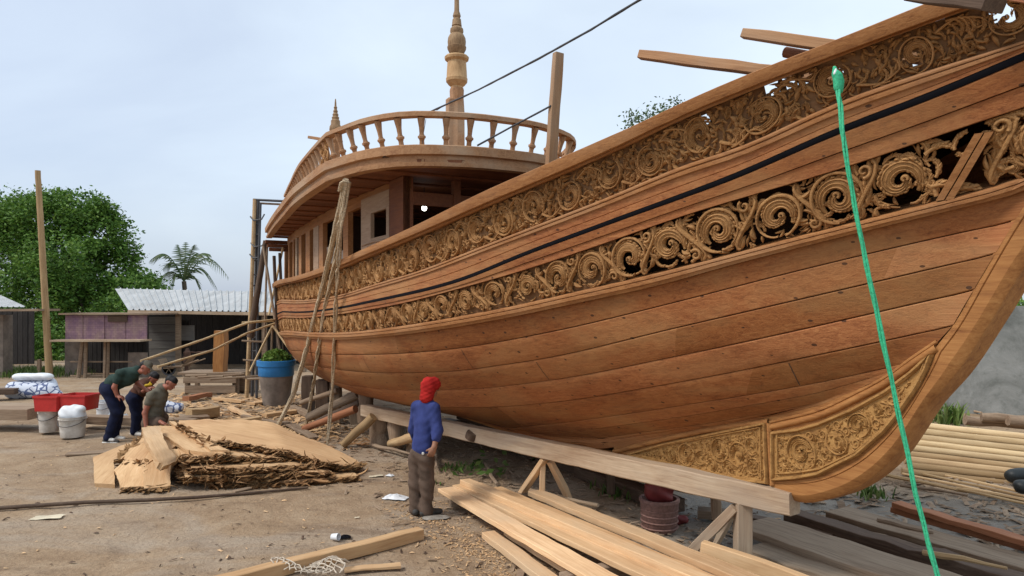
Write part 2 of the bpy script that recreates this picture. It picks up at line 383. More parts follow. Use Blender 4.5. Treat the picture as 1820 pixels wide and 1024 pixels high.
# rabbet of the bow (s where the planking meets deadwood and stem, by height), stern post, keel line
BOWZ = [.55, .70, .81, 1.05, 1.25, 1.47, 1.63, 1.93, 2.2, 2.67, 3.14, 3.6, 4.3, 5.0, 5.6]
BOWS = [-7.5, -4.4, -2.6, -1.65, -.85, -.11, .41, .99, 1.36, 1.65, 1.93, 2.30, 2.86, 3.40, 3.8]
sbow = pchip(BOWZ, BOWS)
SST = -15.9
def skeel(s): return np.interp(s, [-15.9, -15.0, -14.0, -12.8, -11.5, -9, -4.4, -2.6], [1.12, .92, .80, .72, .65, .61, .67, .81])
HB = .13
def T(s, z):
    s = np.asarray(s, float); z = np.asarray(z, float)
    zk = skeel(np.minimum(s, -2.6)); w = np.clip((z - zk) / 2.35, 0, 1.0)
    full = np.interp(s, [-15.9, -13, -9, -5, -2, 2], [5.2, 5.2, 4.6, 3.2, 2.3, 2.1]); pw = np.interp(s, [-15, -9, -4], [.50, .52, .57])
    mid = 2.0 * (1 - (1 - w) ** full) ** pw + .05 * np.clip(z - 2.9, 0, 2)          # midship section
    e = np.maximum(sbow(np.clip(z, .56, 5.6)) - s, 0); Lb = 6.6 + .5 * np.clip(z - 1, 0, 3)
    fb = 1 - (1 - np.clip(e / Lb, 0, 1)) ** (1.75 + .12 * np.clip(z - 2, 0, 3))
    a = np.clip((s - SST) / 8.0, 0, 1); k = np.interp(z, [.8, 1.6, 2.4, 3.3, 5], [.34, .32, .31, .30, .30])
    fs = 1 - k * (1 - a) ** 2.0
    return HB + np.maximum(mid * fb * fs - HB * .5, 0) * 1.0
def ray(x, y, off=0.0):
    """where the photo's line of sight meets the near side of the hull: (s, z)"""
    d = np.linspace(2.6, 24, 2600); X = (x - 910) / FP * d; Z = CZ - (y - HZ) / FP * d
    s = (X - R0[0]) * U2[0] + (d - R0[1]) * U2[1]; t = (X - R0[0]) * N2[0] + (d - R0[1]) * N2[1]
    g = t - T(s, Z) - off; ok = (s < sbow(np.clip(Z, .56, 5.6)) + .6) & (s > SST - .4)
    ok &= Z > skeel(np.minimum(s, -2.6)) - .02
    i = np.where((g[:-1] > 0) & (g[1:] <= 0) & ok[:-1])[0]
    if not len(i): return None
    i = i[0]; q = g[i] / (g[i] - g[i + 1]); return float(s[i] + q * (s[i + 1] - s[i])), float(Z[i] + q * (Z[i + 1] - Z[i]))
def plane_ray(x, y, t):
    """line of sight on the plane t = const"""
    k = (x - 910) / FP; d = (t + (R0 @ N2)) / (k * N2[0] + N2[1]); X = k * d
    s, _ = st(X, d); return s, CZ - (y - HZ) / FP * d
def hline(px, off=0.0, ext=None, smooth=3):
    """a line along the planking through photo points -> z(s)"""
    f = pchip([p[0] for p in px], [p[1] for p in px]); pts = []
    for x in np.arange(px[0][0], px[-1][0] + 1, 12.0):
        q = ray(x, float(f(x)), off)
        if q: pts.append(q)
    pts.sort(); s = np.array([p[0] for p in pts]); z = np.array([p[1] for p in pts])
    keep = np.concatenate([[True], np.diff(s) > .02]); s, z = s[keep], z[keep]
    # smooth: cubic fit through the samples plus a softened remainder
    deg = 4 if len(s) > 10 else 2; c = np.polyfit(s, z, deg); base = np.polyval(c, s); r = z - base
    for _ in range(4): r = np.convolve(np.pad(r, 2, mode='edge'), [.1, .2, .4, .2, .1], 'valid')
    z = base + r
    lo, hi = s[0], s[-1]
    kl = np.polyfit(s[:8], z[:8], 1)[0]; kh = np.polyfit(s[-10:], z[-10:], 1)[0]
    def fz(q):
        q = np.asarray(q, float); v = np.interp(q, s, z)
        v = np.where(q < lo, z[0] + kl * .6 * (q - lo), v); v = np.where(q > hi, z[-1] + kh * (q - hi) + .02 * (q - hi) ** 2, v); return v
    fz.lo, fz.hi = lo, hi
    return fz
LA = hline([(490, 503), (560, 482), (600, 467), (700, 423), (770, 390), (860, 344), (980, 291), (1100, 238), (1264, 161), (1350, 125), (1500, 66), (1650, 5)])
LB_ = hline([(490, 511), (560, 491), (600, 477), (700, 436), (770, 406), (860, 366), (980, 315), (1100, 262), (1240, 195), (1350, 150), (1500, 93), (1640, 41), (1700, 20)])
LC = hline([(491, 537), (605, 526), (638, 515), (749, 482), (860, 438), (1078, 353), (1240, 286), (1300, 268), (1502, 178), (1640, 130), (1820, 74)])
LC2 = hline([(491, 543), (605, 533), (638, 523), (749, 491), (860, 449), (1078, 367), (1240, 304), (1300, 286), (1502, 199), (1640, 150), (1820, 84)])
LD = hline([(493, 557), (571, 550), (683, 529), (850, 484), (860, 479), (1078, 393), (1240, 333), (1300, 310), (1502, 221), (1640, 168), (1820, 92)])
LD2 = hline([(493, 560), (571, 554), (683, 535), (850, 492), (860, 487), (1078, 403), (1240, 345), (1300, 323), (1502, 236), (1640, 185), (1820, 110)])
LE = hline([(493, 569), (560, 563), (679, 547), (860, 501), (900, 490), (1036, 446), (1240, 375), (1300, 357), (1502, 297), (1640, 250), (1773, 205), (1820, 190)])
LF = hline([(499, 589), (605, 591), (683, 584), (757, 573), (900, 547), (1015, 521), (1176, 484), (1300, 452), (1420, 420), (1568, 383), (1666, 358), (1820, 318)])
LG = hline([(500, 598), (605, 603), (683, 597), (757, 588), (900, 564), (1015, 540), (1176, 505), (1300, 470), (1420, 439), (1568, 402), (1666, 378), (1820, 340)])
L1 = hline([(505, 618), (562, 630), (672, 630), (782, 623), (960, 594), (1206, 536), (1380, 491), (1600, 438), (1820, 389)])
L2 = hline([(530, 645), (551, 650), (631, 660), (694, 663), (796, 661), (892, 649), (960, 639), (1206, 582), (1380, 542), (1605, 490), (1775, 450)])
L3_ = hline([(600, 681), (631, 687), (713, 694), (810, 693), (960, 679), (1206, 633), (1380, 596), (1605, 545), (1735, 515)])
L4 = hline([(680, 716), (760, 724), (850, 725), (960, 718), (1206, 680), (1416, 639), (1578, 605), (1695, 579)])
L5 = hline([(900, 762), (960, 757), (1083, 741), (1247, 716), (1460, 680), (1575, 655)])
for n_, l_ in (('A', LA), ('B', LB_), ('C', LC), ('D', LD), ('E', LE), ('F', LF), ('G', LG), ('1', L1), ('2', L2), ('3', L3_), ('4', L4), ('5', L5)):
    print('line', n_, 's %.2f..%.2f' % (l_.lo, l_.hi), ' '.join('%.2f' % l_(q) for q in (-15, -12, -9, -6, -3, 0, 1.5, 2.5)))

def hull_pt(s, z, off=0.0):
    """point on the near side (ship frame), pushed out along the surface normal"""
    e = .01; t = T(s, z); a = (T(s + e, z) - t) / e; b = (T(s, z + e) - t) / e
    a = np.clip(a, -1.5, 1.5); b = np.clip(b, -2.5, 2.5); k = np.sqrt(1 + a * a + b * b)
    return np.stack([s - a / k * off, -(t + off / k), z - b / k * off], -1)
def bow_end(fz, back=0.0):
    """s where a line meets the stem"""
    s = np.linspace(-2, 3.6, 1200); g = s - (sbow(np.clip(fz(s), .56, 5.6)) - back); i = np.where(g >= 0)[0]
    return float(s[i[0]]) if len(i) else 3.3
def strip(mb, ftop, fbot, prof, s0=SST, back=.0, ds=.16, tint=.5, mirror=True, s1=None):
    """a long run of timber on the hull between two lines; prof = [(v 0 top .. 1 bottom, offset)]"""
    e0 = bow_end(ftop, back) if s1 is None else s1; e1 = bow_end(fbot, back) if s1 is None else s1
    n = max(6, int((max(e0, e1) - s0) / ds)); u = np.linspace(0, 1, n + 1); rows = []
    for v, off in prof:
        s = s0 + (e0 + (e1 - e0) * v - s0) * u; z = ftop(s) * (1 - v) + fbot(s) * v
        rows.append(hull_pt(s, z, off))
    g = np.stack(rows, 1).reshape(-1, 3); m = len(prof); f = []
    for i in range(n):
        for j in range(m - 1): f.append((i * m + j, i * m + j + 1, (i + 1) * m + j + 1, (i + 1) * m + j))
    def put(V, FF):
        b = len(mb.v); mb.v += [tuple(p) for p in V.tolist()]; mb.f += [tuple(i + b for i in q) for q in FF]
        mb.t += [tint((s0 + (max(e0, e1) - s0) * (i // (m - 1)) / n)) if callable(tint) else tint for i in range(len(FF))]
    put(g, f)
    if mirror:
        h = g.copy(); h[:, 1] *= -1; put(h, [q[::-1] for q in f])

# ---- planking: each strake a shallow board with open seams
class Lerp:
    def __init__(s, a, b, k): s.a, s.b, s.k = a, b, k
    def __call__(s, q): return s.a(q) * (1 - s.k) + s.b(q) * s.k
def keel_line(s):
    s = np.asarray(s, float); zb = np.interp(s, BOWS, BOWZ); return np.where(s < -2.6, skeel(s), zb) + .0
hull_mb = MB(); seam_mb = MB()
def below(la, k):   # strakes between the lowest fitted seam and the keel
    def f(s): a = la(s); return a + (np.minimum(keel_line(s), a - .02) - a) * k
    return f
def clampz(fz, gap):  # aft, lower seams run up the counter: keep them above the keel line
    def f(s): return np.maximum(fz(s), skeel(np.minimum(s, -2.6)) + gap)
    return f
L1c, L2c, L3c, L4c, L5c = clampz(L1, .36), clampz(L2, .27), clampz(L3_, .19), clampz(L4, .12), clampz(L5, .06)
seq = [LG, L1c, L2c, L3c, L4c, L5c, below(L5c, .34), below(L5c, .67), below(L5c, 1.05)]
tn = [.30, .80, .55, .78, .25, .50, .2, .45]
for i in range(8):
    g = .022; a, b = seq[i], seq[i + 1]
    strip(hull_mb, a, b, [(g * .3, -.03), (g, -.003), (g * 2.2, .001), (.25, .002), (.5, .003), (.75, .002), (1 - g * 2.2, .001), (1 - g, -.003), (1 - g * .3, -.03)], tint=(lambda s_, i=i: min(1, max(0, tn[i] * .6 + .2 + .75 * (random.Random(int((s_ + 40 + i * 1.7) / 3.9) * 31 + i * 7).random() - .5)))), ds=.13)
strip(seam_mb, LG, below(L5c, 1.0), [(v, -.024) for v in np.linspace(0, 1, 26)], tint=.2, ds=.2)
# butt joints between plank lengths: thin dark slots
for s_, i_ in ((-6.2, 1), (-2.3, 2), (-7.9, 3), (.35, 4), (-10.5, 2), (-4.6, 5), (-12.2, 1), (-3.4, 1)):
    za, zb = seq[i_](s_), seq[i_ + 1](s_); v = np.linspace(.06, .94, 8); z = za * (1 - v) + zb * v
    p0 = hull_pt(s_ - .004 + z * 0, z, .005); p1 = hull_pt(s_ + .004 + z * 0, z, .005); seam_mb.sheet([p0.tolist(), p1.tolist()], .1)
hull_mb.build('hull_planking', M['hull'], ship, 30)
seam_mb.build('seam_caulking', M['dark_timber'], ship, 60)

# ---- sheer strakes, mouldings, rubbing strip
mould = MB()
strip(mould, LF, LG, [(-.02, -.25), (-.02, .05), (.04, .062), (.22, .066), (.27, .054), (.31, .054), (.36, .070), (.62, .072), (.68, .056), (.72, .056), (.78, .052), (1.0, .046), (1.03, -.03)], tint=.65)
mould.build('gunwale_moulding', M['trim'], ship, 25)
mould = MB()
strip(mould, LC, LC2, [(-.05, -.06), (-.05, .034), (.12, .040), (.30, .040), (.34, .024), (.44, .024), (.5, .046), (.86, .048), (.9, .030), (1, .03)], tint=.75)
mould.build('band_moulding', M['trim'], ship, 25)
sheer = MB()
strip(sheer, LC2, LD, [(0, .028), (.1, .030), (.5, .032), (.55, .024), (.58, .034), (1, .036)], tint=.8)
MID = Lerp(LD2, LE, .5)
strip(sheer, Lerp(LD, LD2, .84), MID, [(0, .03), (.06, .036), (.9, .040), (.97, .040), (1.0, .02)], tint=.42)
strip(sheer, MID, LE, [(0.02, .018), (.05, .028), (.5, .03), (.95, .034), (1.0, .030), (1.0, -.25)], tint=.6)
sheer.build('sheer_strake', M['hull'], ship, 25)
rub = MB(); strip(rub, Lerp(LD, LD2, .06), Lerp(LD, LD2, .86), [(.0, .02), (.06, .036), (.3, .039), (.7, .039), (.94, .036), (1, .02)], tint=.5)
rub.build('rubbing_strip', M['black'], ship, 60)
cap = MB()
strip(cap, LA, LB_, [(0, -.30), (0, -.10), (0, .085), (.04, .095), (.5, .10), (.95, .092), (1, .08), (1, -.02), (1, -.26), (0, -.30)], tint=.55)
cap.build('cap_rail', M['trim'], ship, 25)
lip = MB(); LBl = Lerp(LB_, LC, .06)
strip(lip, LB_, LBl, [(0.0, .02), (.0, .05), (.6, .055), (.9, .04), (1, .04), (1, -.06)], tint=.6); lip.build('band_moulding', M['trim'], ship, 25)

# inner faces: bulwark lining (far side solid), deck, dark hold behind the pierced band
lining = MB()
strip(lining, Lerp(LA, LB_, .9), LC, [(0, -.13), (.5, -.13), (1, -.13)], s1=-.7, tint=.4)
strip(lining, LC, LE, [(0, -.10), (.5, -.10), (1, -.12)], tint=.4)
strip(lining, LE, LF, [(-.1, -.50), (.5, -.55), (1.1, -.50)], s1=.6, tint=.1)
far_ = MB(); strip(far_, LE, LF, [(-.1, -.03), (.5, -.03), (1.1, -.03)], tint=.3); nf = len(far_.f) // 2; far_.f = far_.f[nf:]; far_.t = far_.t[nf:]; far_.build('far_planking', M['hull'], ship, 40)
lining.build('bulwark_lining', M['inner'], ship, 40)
deck = MB(); ss = np.linspace(SST + .05, 2.5, 60); rows = []
for s_ in ss:
    z = float(Lerp(LC2, LD, .8)(s_)); w = max(float(T(s_, z)) - .11, .02); rows.append([(s_, -w * q, z + .06 * (1 - q * q)) for q in np.linspace(-1, 1, 9)])
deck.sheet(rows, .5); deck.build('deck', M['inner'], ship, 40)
# transom
tr = MB(); zz = np.linspace(float(skeel(SST)) + .02, float(LA(SST)), 24); w = T(np.full(24, SST), zz)
poly = [(-a, z) for a, z in zip(w, zz)] + [(a, z) for a, z in zip(w[::-1], zz[::-1])]
tr.prism(poly, SST - .06, SST + .02, 'x', .5); tr.build('transom', M['hull'], ship, 30)

# ---- keel, deadwood and stem
def pl(x, y, t=HB + .02): return plane_ray(x, y, t)
inner_pts = [pl(*p) for p in ((1090, 803), (1180, 781), (1280, 761), (1365, 750), (1456, 738), (1515, 711), (1575, 679), (1614, 651), (1663, 618), (1700, 572), (1740, 500), (1820, 362))]
outer_pts = [pl(*p, .10) for p in ((1372, 866), (1417, 892), (1492, 881), (1547, 851), (1592, 808), (1616, 773), (1648, 723), (1701, 662), (1768, 560), (1824, 470))]
foot_top = [pl(*p) for p in ((1369, 857), (1417, 853), (1456, 847), (1527, 813), (1575, 770), (1596, 746), (1634, 687), (1661, 628), (1664, 620))]
def ext(a, b, z): k = (b[0] - a[0]) / (b[1] - a[1]); return (b[0] + k * (z - b[1]), z)
oup = [(2.36, 3.32), (2.78, 3.7), (3.34, 4.4), (3.84, 5.0), (4.15, 5.4)]
iup = [(2.28, 3.6), (2.84, 4.3), (3.38, 5.0), (3.68, 5.4)]
print('stem', [tuple(round(c, 2) for c in p) for p in inner_pts], [tuple(round(c, 2) for c in p) for p in outer_pts])
def densify(pts, ds=.08):
    out = []
    for (a, b), (c, d) in zip(pts[:-1], pts[1:]):
        n = max(1, int(math.hypot(c - a, d - b) / ds)); out += [(a + (c - a) * i / n, b + (d - b) * i / n) for i in range(n)]
    return out + [pts[-1]]
def resample(pts, n):
    p = np.array(pts); d = np.concatenate([[0], np.cumsum(np.hypot(*np.diff(p, axis=0).T))]); f, g = pchip(d, p[:, 0]), pchip(d, p[:, 1]); u = np.linspace(0, d[-1], n)
    return [(float(a), float(b)) for a, b in zip(f(u), g(u))]
def two_rail(mb, A, B, prof, n=60, tint=.5):
    """timber between two curves in the keel plane; prof = [(v, half thickness)]; both sides and the edge faces"""
    A, B = resample(A, n), resample(B, n); ring = [(v, h) for v, h in prof] + [(v, -h) for v, h in prof[::-1]]
    rows = [[(a[0] + (b[0] - a[0]) * v, -h, a[1] + (b[1] - a[1]) * v) for v, h in ring + ring[:1]] for a, b in zip(A, B)]
    mb.sheet(rows, tint); mb.add(rows[0][:-1], [tuple(range(len(ring)))], tint); mb.add(rows[-1][:-1], [tuple(range(len(ring) - 1, -1, -1))], tint)
stem = MB()
# upper stem: from the tip of the carved panel up
up_in = [p for p in foot_top[-5:-1]] + [pl(1672, 612)] + inner_pts[9:] + iup
up_out = outer_pts[3:] + oup
up_in = foot_top + [pl(1680, 600)] + inner_pts[9:] + iup; up_out = outer_pts + oup
two_rail(stem, up_in, up_out, [(-.10, .126), (0, .130), (.02, .137), (.16, .142), (.19, .132), (.22, .140), (.66, .138), (.96, .106), (1.0, .096)], 90, .6)
stem.build('stem', M['stem'], ship, 25)
dead = MB()
body = [(a - .02, b + .09) for a, b in inner_pts[0:9]] + foot_top[::-1][1:] + [pl(1372, 864), pl(1090, 816)]
dead.prism(body, -.13, .13, 'y', .4)
dead.prism([(-14.2, .62), (-2.2, .62), (-2.2, .80), (-4.4, .74), (-9, .69), (-11.5, .73), (-13.4, .86), (-14.6, .99)], -.12, .12, 'y', .3)
dead.build('keel', M['stem'], ship, 30)

# ------------------------------------------------------------------ carving
def stroke(mb, pts, rad, fmap, n=6, flat=.75, h0=0.0, tint=None):
    """a raised ridge along a 2D path; fmap(a, b, h) gives the surface point at height h"""
    P2 = np.array(pts, float); m = len(P2)
    d = np.gradient(P2, axis=0); d /= np.maximum(np.linalg.norm(d, axis=1), 1e-9)[:, None]; nn = np.stack([-d[:, 1], d[:, 0]], 1)
    rad = np.asarray(rad, float); ring = [(math.cos(q), math.sin(q)) for q in np.linspace(-.12 * math.pi, 1.12 * math.pi, n)]
    A = []; H = []
    for c, s_ in ring: A.append(P2 + nn * (rad * c)[:, None]); H.append(h0 + rad * s_ * flat * 1.6)
    A = np.stack(A, 1).reshape(-1, 2); H = np.stack(H, 1).reshape(-1); v = fmap(A[:, 0], A[:, 1], H)
    f = [(i * n + k, i * n + k + 1, (i + 1) * n + k + 1, (i + 1) * n + k) for i in range(m - 1) for k in range(n - 1)]
    mb.add(v.tolist(), f, tint)
def leaf(mb, x, y, ang, L, w, fmap, curl=.6, h0=0.0, tint=None):
    pts = []; a = ang; px, py = x, y; k = 5
    for i in range(k + 1):
        pts.append((px, py)); a += curl / k; px += math.cos(a) * L / k; py += math.sin(a) * L / k
    stroke(mb, pts, np.array([.35, .8, 1.0, .85, .5, .08]) * w, fmap, 5, .8, h0, tint)
def volute(mb, cx, cy, r, rot, sgn, fmap, rg, leaves=True, turns=1.55, h0=0.0, fat=1.0, ring=True):
    """one acanthus scroll: a ring stem, a broad leaf coiled inside it with a lobed edge, a bud in the eye"""
    tv = rg.uniform(.35, .75)
    if not leaves:
        n = 18; th = np.linspace(0, turns * 2 * math.pi, n); rr = r * (1 - .8 * (th / th[-1]))
        stroke(mb, np.stack([cx + rr * np.cos(rot + sgn * th), cy + rr * np.sin(rot + sgn * th)], 1), r * .24 * fat * (1 - .4 * th / th[-1]), fmap, 6, .8, h0, tv); return
    n = 34; ex, ea = rg.uniform(.0, .10), rg.uniform(0, 6.28)
    def wob(th): return 1 + ex * np.cos(2 * (th - ea))
    if ring:      # ring stem with small leaves springing from it
        th = np.linspace(-.7, rg.uniform(1.35, 1.75) * math.pi, n); w = r * .075 * fat * np.interp(np.linspace(0, 1, n), [0, .15, .6, 1], [.5, 1.0, .9, .4])
        rq = r * .97 * wob(th) * np.linspace(1.02, .94, n)
        stroke(mb, np.stack([cx + rq * np.cos(rot + sgn * th), cy + rq * np.sin(rot + sgn * th)], 1), w, fmap, 6, 1.1, h0 + .004, min(1, tv + .2))
        for i in range(1, n - 1, 3):
            a = rot + sgn * th[i]; leaf(mb, cx + rq[i] * math.cos(a), cy + rq[i] * math.sin(a), a + sgn * (1.571 + rg.uniform(-.7, -.2)), r * rg.uniform(.22, .38), r * .046 * fat, fmap, 1.5 * sgn, h0 - .004, tv + rg.uniform(-.25, .2))
    # a crescent of acanthus that coils to a hook: broad in the middle of its length, ribbed, lobed on both edges
    turns = turns * rg.uniform(.66, .92); th = np.linspace(0, turns * 2 * math.pi, n); q = th / th[-1]; rr = r * (.72 - .56 * q ** 1.15) * wob(th)
    ox, oy = r * .07 * math.cos(rot + 2), r * .07 * math.sin(rot + 2); ca, sa = np.cos(rot + sgn * th), np.sin(rot + sgn * th)
    pts = np.stack([cx + ox * q + rr * ca, cy + oy * q + rr * sa], 1); w = r * fat * np.interp(q, [0, .12, .4, .75, 1], [.06, .19, .27, .15, .08])
    stroke(mb, pts, w, fmap, 8, .34, h0 - .006, max(0, tv - .2))
    for k_, e_ in ((-.62, n - 4), (-.05, n - 1), (.5, n - 6)):
        o_ = rr + w * k_
        stroke(mb, np.stack([cx + ox * q + o_ * ca, cy + oy * q + o_ * sa], 1)[2:e_], w[2:e_] * .14 * rg.uniform(.8, 1.4), fmap, 5, 1.3, h0 + r * .04 * fat, min(1, tv + rg.uniform(0, .35)))
    hk = pts[-1]; stroke(mb, [(hk[0] + r * .10 * math.cos(u) * (1 - u * .08), hk[1] + r * .10 * math.sin(u) * (1 - u * .08)) for u in np.linspace(rot, rot + 5.2 * sgn, 12)], [r * .065] * 12, fmap, 6, 1.1, h0 + .004, tv)
    for i in range(1, n - 1):
        a = rot + sgn * th[i]; tg = a + sgn * 1.571; z = .45 + 2.2 * w[i] / r
        for sd_, wl in ((1, 1.0), (-1, .8)):
            if sd_ < 0 and i % 2: continue
            x0, y0 = pts[i, 0] + sd_ * w[i] * .75 * ca[i], pts[i, 1] + sd_ * w[i] * .75 * sa[i]
            leaf(mb, x0, y0, tg - sd_ * sgn * rg.uniform(.5, 1.0), r * .27 * z * wl * rg.uniform(.7, 1.3), r * .058 * fat * z, fmap, sd_ * 1.6 * sgn, h0 + rg.uniform(-.002, r * .05), tv + rg.uniform(-.3, .25))
def frond(mb, x, y, ang, L, fmap, rg, sgn, h0=0.0, fat=1.0):
    """an acanthus frond: curved rib with side lobes"""
    n = 9; a = ang; pts = []; angs = []
    for i in range(n):
        pts.append((x, y)); angs.append(a); a += sgn * (1.1 + 1.2 * i / n) / n; x += math.cos(a) * L / n; y += math.sin(a) * L / n
    tv = rg.uniform(.3, .8)
    stroke(mb, pts, np.linspace(1, .35, n) * L * .065 * fat, fmap, 6, .9, h0 + L * .03, min(1, tv + .15))
    for i in range(1, n):
        for sd in (-1, 1):
            leaf(mb, *pts[i], angs[i] + sd * rg.uniform(.5, .9), L * (.34 - .02 * i) * rg.uniform(.8, 1.2), L * .055 * fat, fmap, -sd * rg.uniform(.3, 1.1), h0 + rg.uniform(-.01, .02) * L, tv + rg.uniform(-.2, .2))
def band_map(ft, fb, base, s1=99):
    def f(a, b, h):     # a = s, b = 0 bottom .. 1 top of the band
        s = np.asarray(a, float); z = fb(s) + (ft(s) - fb(s)) * b; return hull_pt(s, z, base + h)
    return f
def carve_band(name, ft, fb, s0, s1, pitch, base, kind, seed, fat=1.0):
    """running scroll along a band of the ship's side"""
    rg = random.Random(seed); mb = MB(); s = s1; i = 0; F = band_map(ft, fb, base)
    while s > s0 + pitch * .3:
        p = pitch * rg.uniform(.80, 1.18); h = float(ft(s - p / 2) - fb(s - p / 2)); c = s - p / 2; sg = 1 if i % 2 else -1
        def fm(a, b, hh, c=c, h=h): return F(c + a, np.clip(.5 + b / h, .015, .985), np.asarray(hh) * (1.55 if kind == 'leaf' else 1.25))
        fine = c > -10.0; t = np.linspace(0, 1, 18)
        if kind == 'scroll':
            r = min(h * .465, p * .50) * rg.uniform(.88, 1.0)
            volute(mb, 0, sg * (h * .49 - r) * .5, r, (math.pi if sg > 0 else 0) + sg * .7 + rg.uniform(-.3, .3), -sg, fm, rg, True, rg.uniform(1.3, 1.75) if fine else 1.2, 0.0, fat, rg.random() < .55)
            for q in range(7 if fine else 3):      # acanthus fronds springing off the rim
                a_ = rg.uniform(0, 6.28); sd_ = rg.choice((-1, 1)); frond(mb, r * .92 * math.cos(a_), sg * (h * .49 - r) * .5 + r * .92 * math.sin(a_), a_ + sd_ * rg.uniform(.9, 1.5), h * rg.uniform(.22, .36), fm, rg, sd_, -.006, fat * 1.2)
            xs = -p * .62 + p * 1.2 * t; ys = sg * h * (.44 - .88 * (t ** 2 * (3 - 2 * t)))
            tt = np.linspace(0, 1, 11); sm_ = tt * tt * (3 - 2 * tt)
            stroke(mb, np.stack([-p * .5 + p * .34 * (tt - .5) - p * .12 * np.sin(tt * 6.28), sg * h * (.46 - .92 * sm_)], 1), h * .040 * fat * np.interp(tt, [0, .3, .7, 1], [.6, 1, .9, .5]), fm, 6, 1.0, -.002, .65)
            for k_ in range(0, 11):
                lx, ly = -p * .5 + p * .34 * (tt[k_] - .5) - p * .12 * math.sin(tt[k_] * 6.28), sg * h * (.46 - .92 * sm_[k_])
                for sd_ in (-1, 1): leaf(mb, lx, ly, -sg * 1.57 + sd_ * rg.uniform(.3, .9), h * rg.uniform(.18, .34), h * .036 * fat, fm, -sd_ * rg.uniform(.6, 1.8), -.006, rg.uniform(.2, .85))
            for q in range(5): leaf(mb, -p * .5 + rg.uniform(-.1, .1) * p, sg * h * rg.uniform(-.4, .4), rg.uniform(0, 6.28), h * rg.uniform(.2, .32), h * .05, fm, rg.choice((-1.5, 1.5)), -.006, rg.uniform(.2, .8))
            for cx_, cy_, a_ in ((-p * .5, -sg * h * .12, -sg * 1.2), (p * .5, sg * h * .12, math.pi - sg * 1.2 + math.pi), (-p * .42, -sg * h * .30, -sg * .6), (p * .42, sg * h * .30, math.pi + -sg * .6)):
                frond(mb, cx_, cy_, a_ + rg.uniform(-.5, .5), h * rg.uniform(.28, .42), fm, rg, rg.choice((-1, 1)), -.010, fat * 1.25)
            for q in range(7 if fine else 4):
                sx_ = rg.choice((-1, 1)); frond(mb, sx_ * p * rg.uniform(.36, .52), rg.uniform(-.40, .40) * h, rg.uniform(0, 6.28), h * rg.uniform(.2, .34), fm, rg, rg.choice((-1, 1)), -.014, fat * 1.1)
            nf_ = 44 if c < -1.0 else 30
            for q in range(nf_):
                ua, ub = rg.uniform(-.5, .5) * p, rg.uniform(-.47, .47) * h
                if math.hypot(ua, ub) < r * .75: continue
                leaf(mb, ua, ub, math.atan2(ub, ua) + 1.571 * rg.choice((-1, 1)) + rg.uniform(-.5, .5), h * rg.uniform(.14, .32), h * rg.uniform(.018, .034), fm, rg.uniform(-1.6, 1.6), -.012, rg.uniform(.1, .8))
            if c > -4 and rg.random() < .9:
                volute(mb, -p * .47, -sg * h * .33, h * .12, rg.uniform(0, 6), -sg, fm, rg, False, 1.2, .01, 1.2)
            if not fine:
                for q in range(26): leaf(mb, rg.uniform(-p / 2, p / 2), rg.uniform(-.45, .3) * h, 1.57 + rg.uniform(-.4, .4), h * rg.uniform(.15, .3), h * .035, fm, rg.uniform(-.9, .9), -.01, rg.uniform(.15, .85))
        else:
            # S stem with fronds unfurling on both sides over a ground filled with curling leaves
            xs = -p * .55 + p * 1.1 * t; ys = sg * h * (.43 - .86 * (t ** 2 * (3 - 2 * t)))
            r = h * rg.uniform(.36, .41); vx, vy = p * rg.uniform(-.06, .06), sg * h * rg.uniform(.02, .07)
            gw = 1.0 if c < -2.8 else 1.6
            for q in range(110 if fine else 55):      # ground of curling leaves that swirl round the scroll
                ua, ub = rg.uniform(-.56, .56) * p, rg.uniform(-.47, .47) * h; d_ = math.hypot(ua - vx, ub - vy)
                if d_ < r * .55: continue
                leaf(mb, ua, ub, math.atan2(ub - vy, ua - vx) + 1.571 * rg.choice((-1, 1)) + rg.uniform(-.6, .6), h * rg.uniform(.12, .34), h * rg.uniform(.016, .034) * gw, fm, rg.uniform(-1.8, 1.8), rg.uniform(-.002, .008), rg.uniform(.1, .85))
            volute(mb, vx, vy, r, rg.uniform(0, 6.28), -sg, fm, rg, True, rg.uniform(1.2, 1.6), .010, fat, True)
            xs = -p * .60 + p * 1.2 * t; ys = sg * h * (.44 - .88 * (t ** 2 * (3 - 2 * t)))
            for seg in (slice(0, 6), slice(12, 18)):
                stroke(mb, np.stack([xs[seg], ys[seg]], 1), h * .040 * fat * np.linspace(1, .7, 6), fm, 6, 1.0, .012, .65)
            for k in (1, 3, 5, 12, 14, 16):
                sd = rg.choice((-1, 1)); da = math.atan2(ys[min(k + 1, 17)] - ys[k - 1], xs[min(k + 1, 17)] - xs[k - 1])
                frond(mb, xs[k], ys[k], da + sd * rg.uniform(.2, .9), h * rg.uniform(.26, .42), fm, rg, sd, .012, 1.0 * gw ** .6)
            for q in range(5): frond(mb, vx + rg.uniform(-.3, .3) * p, vy + rg.uniform(-.3, .3) * h, rg.uniform(0, 6.28), h * rg.uniform(.18, .3), fm, rg, rg.choice((-1, 1)), .016, .8)
            for dx_, dy_ in ((-.40, -.28), (.40, .28)):
                volute(mb, p * dx_, sg * h * dy_, h * rg.uniform(.13, .18), rg.uniform(0, 6), sg, fm, rg, True, 1.2, .012, 1.0, False)
        s -= p; i += 1
    return mb.build(name, M['carved'], ship, 60)
carve_band('carved_scroll_band', LE, LF, SST + .15, 1.50, .44, .0, 'scroll', 3, 1.12)
carve_band('carved_scroll_band', LE, LF, 1.86, 2.26, .40, .0, 'scroll', 33, 1.1)
carve_band('carved_leaf_band', LBl, LC, SST + .15, 2.75, .50, -.045, 'leaf', 5, 1.0)
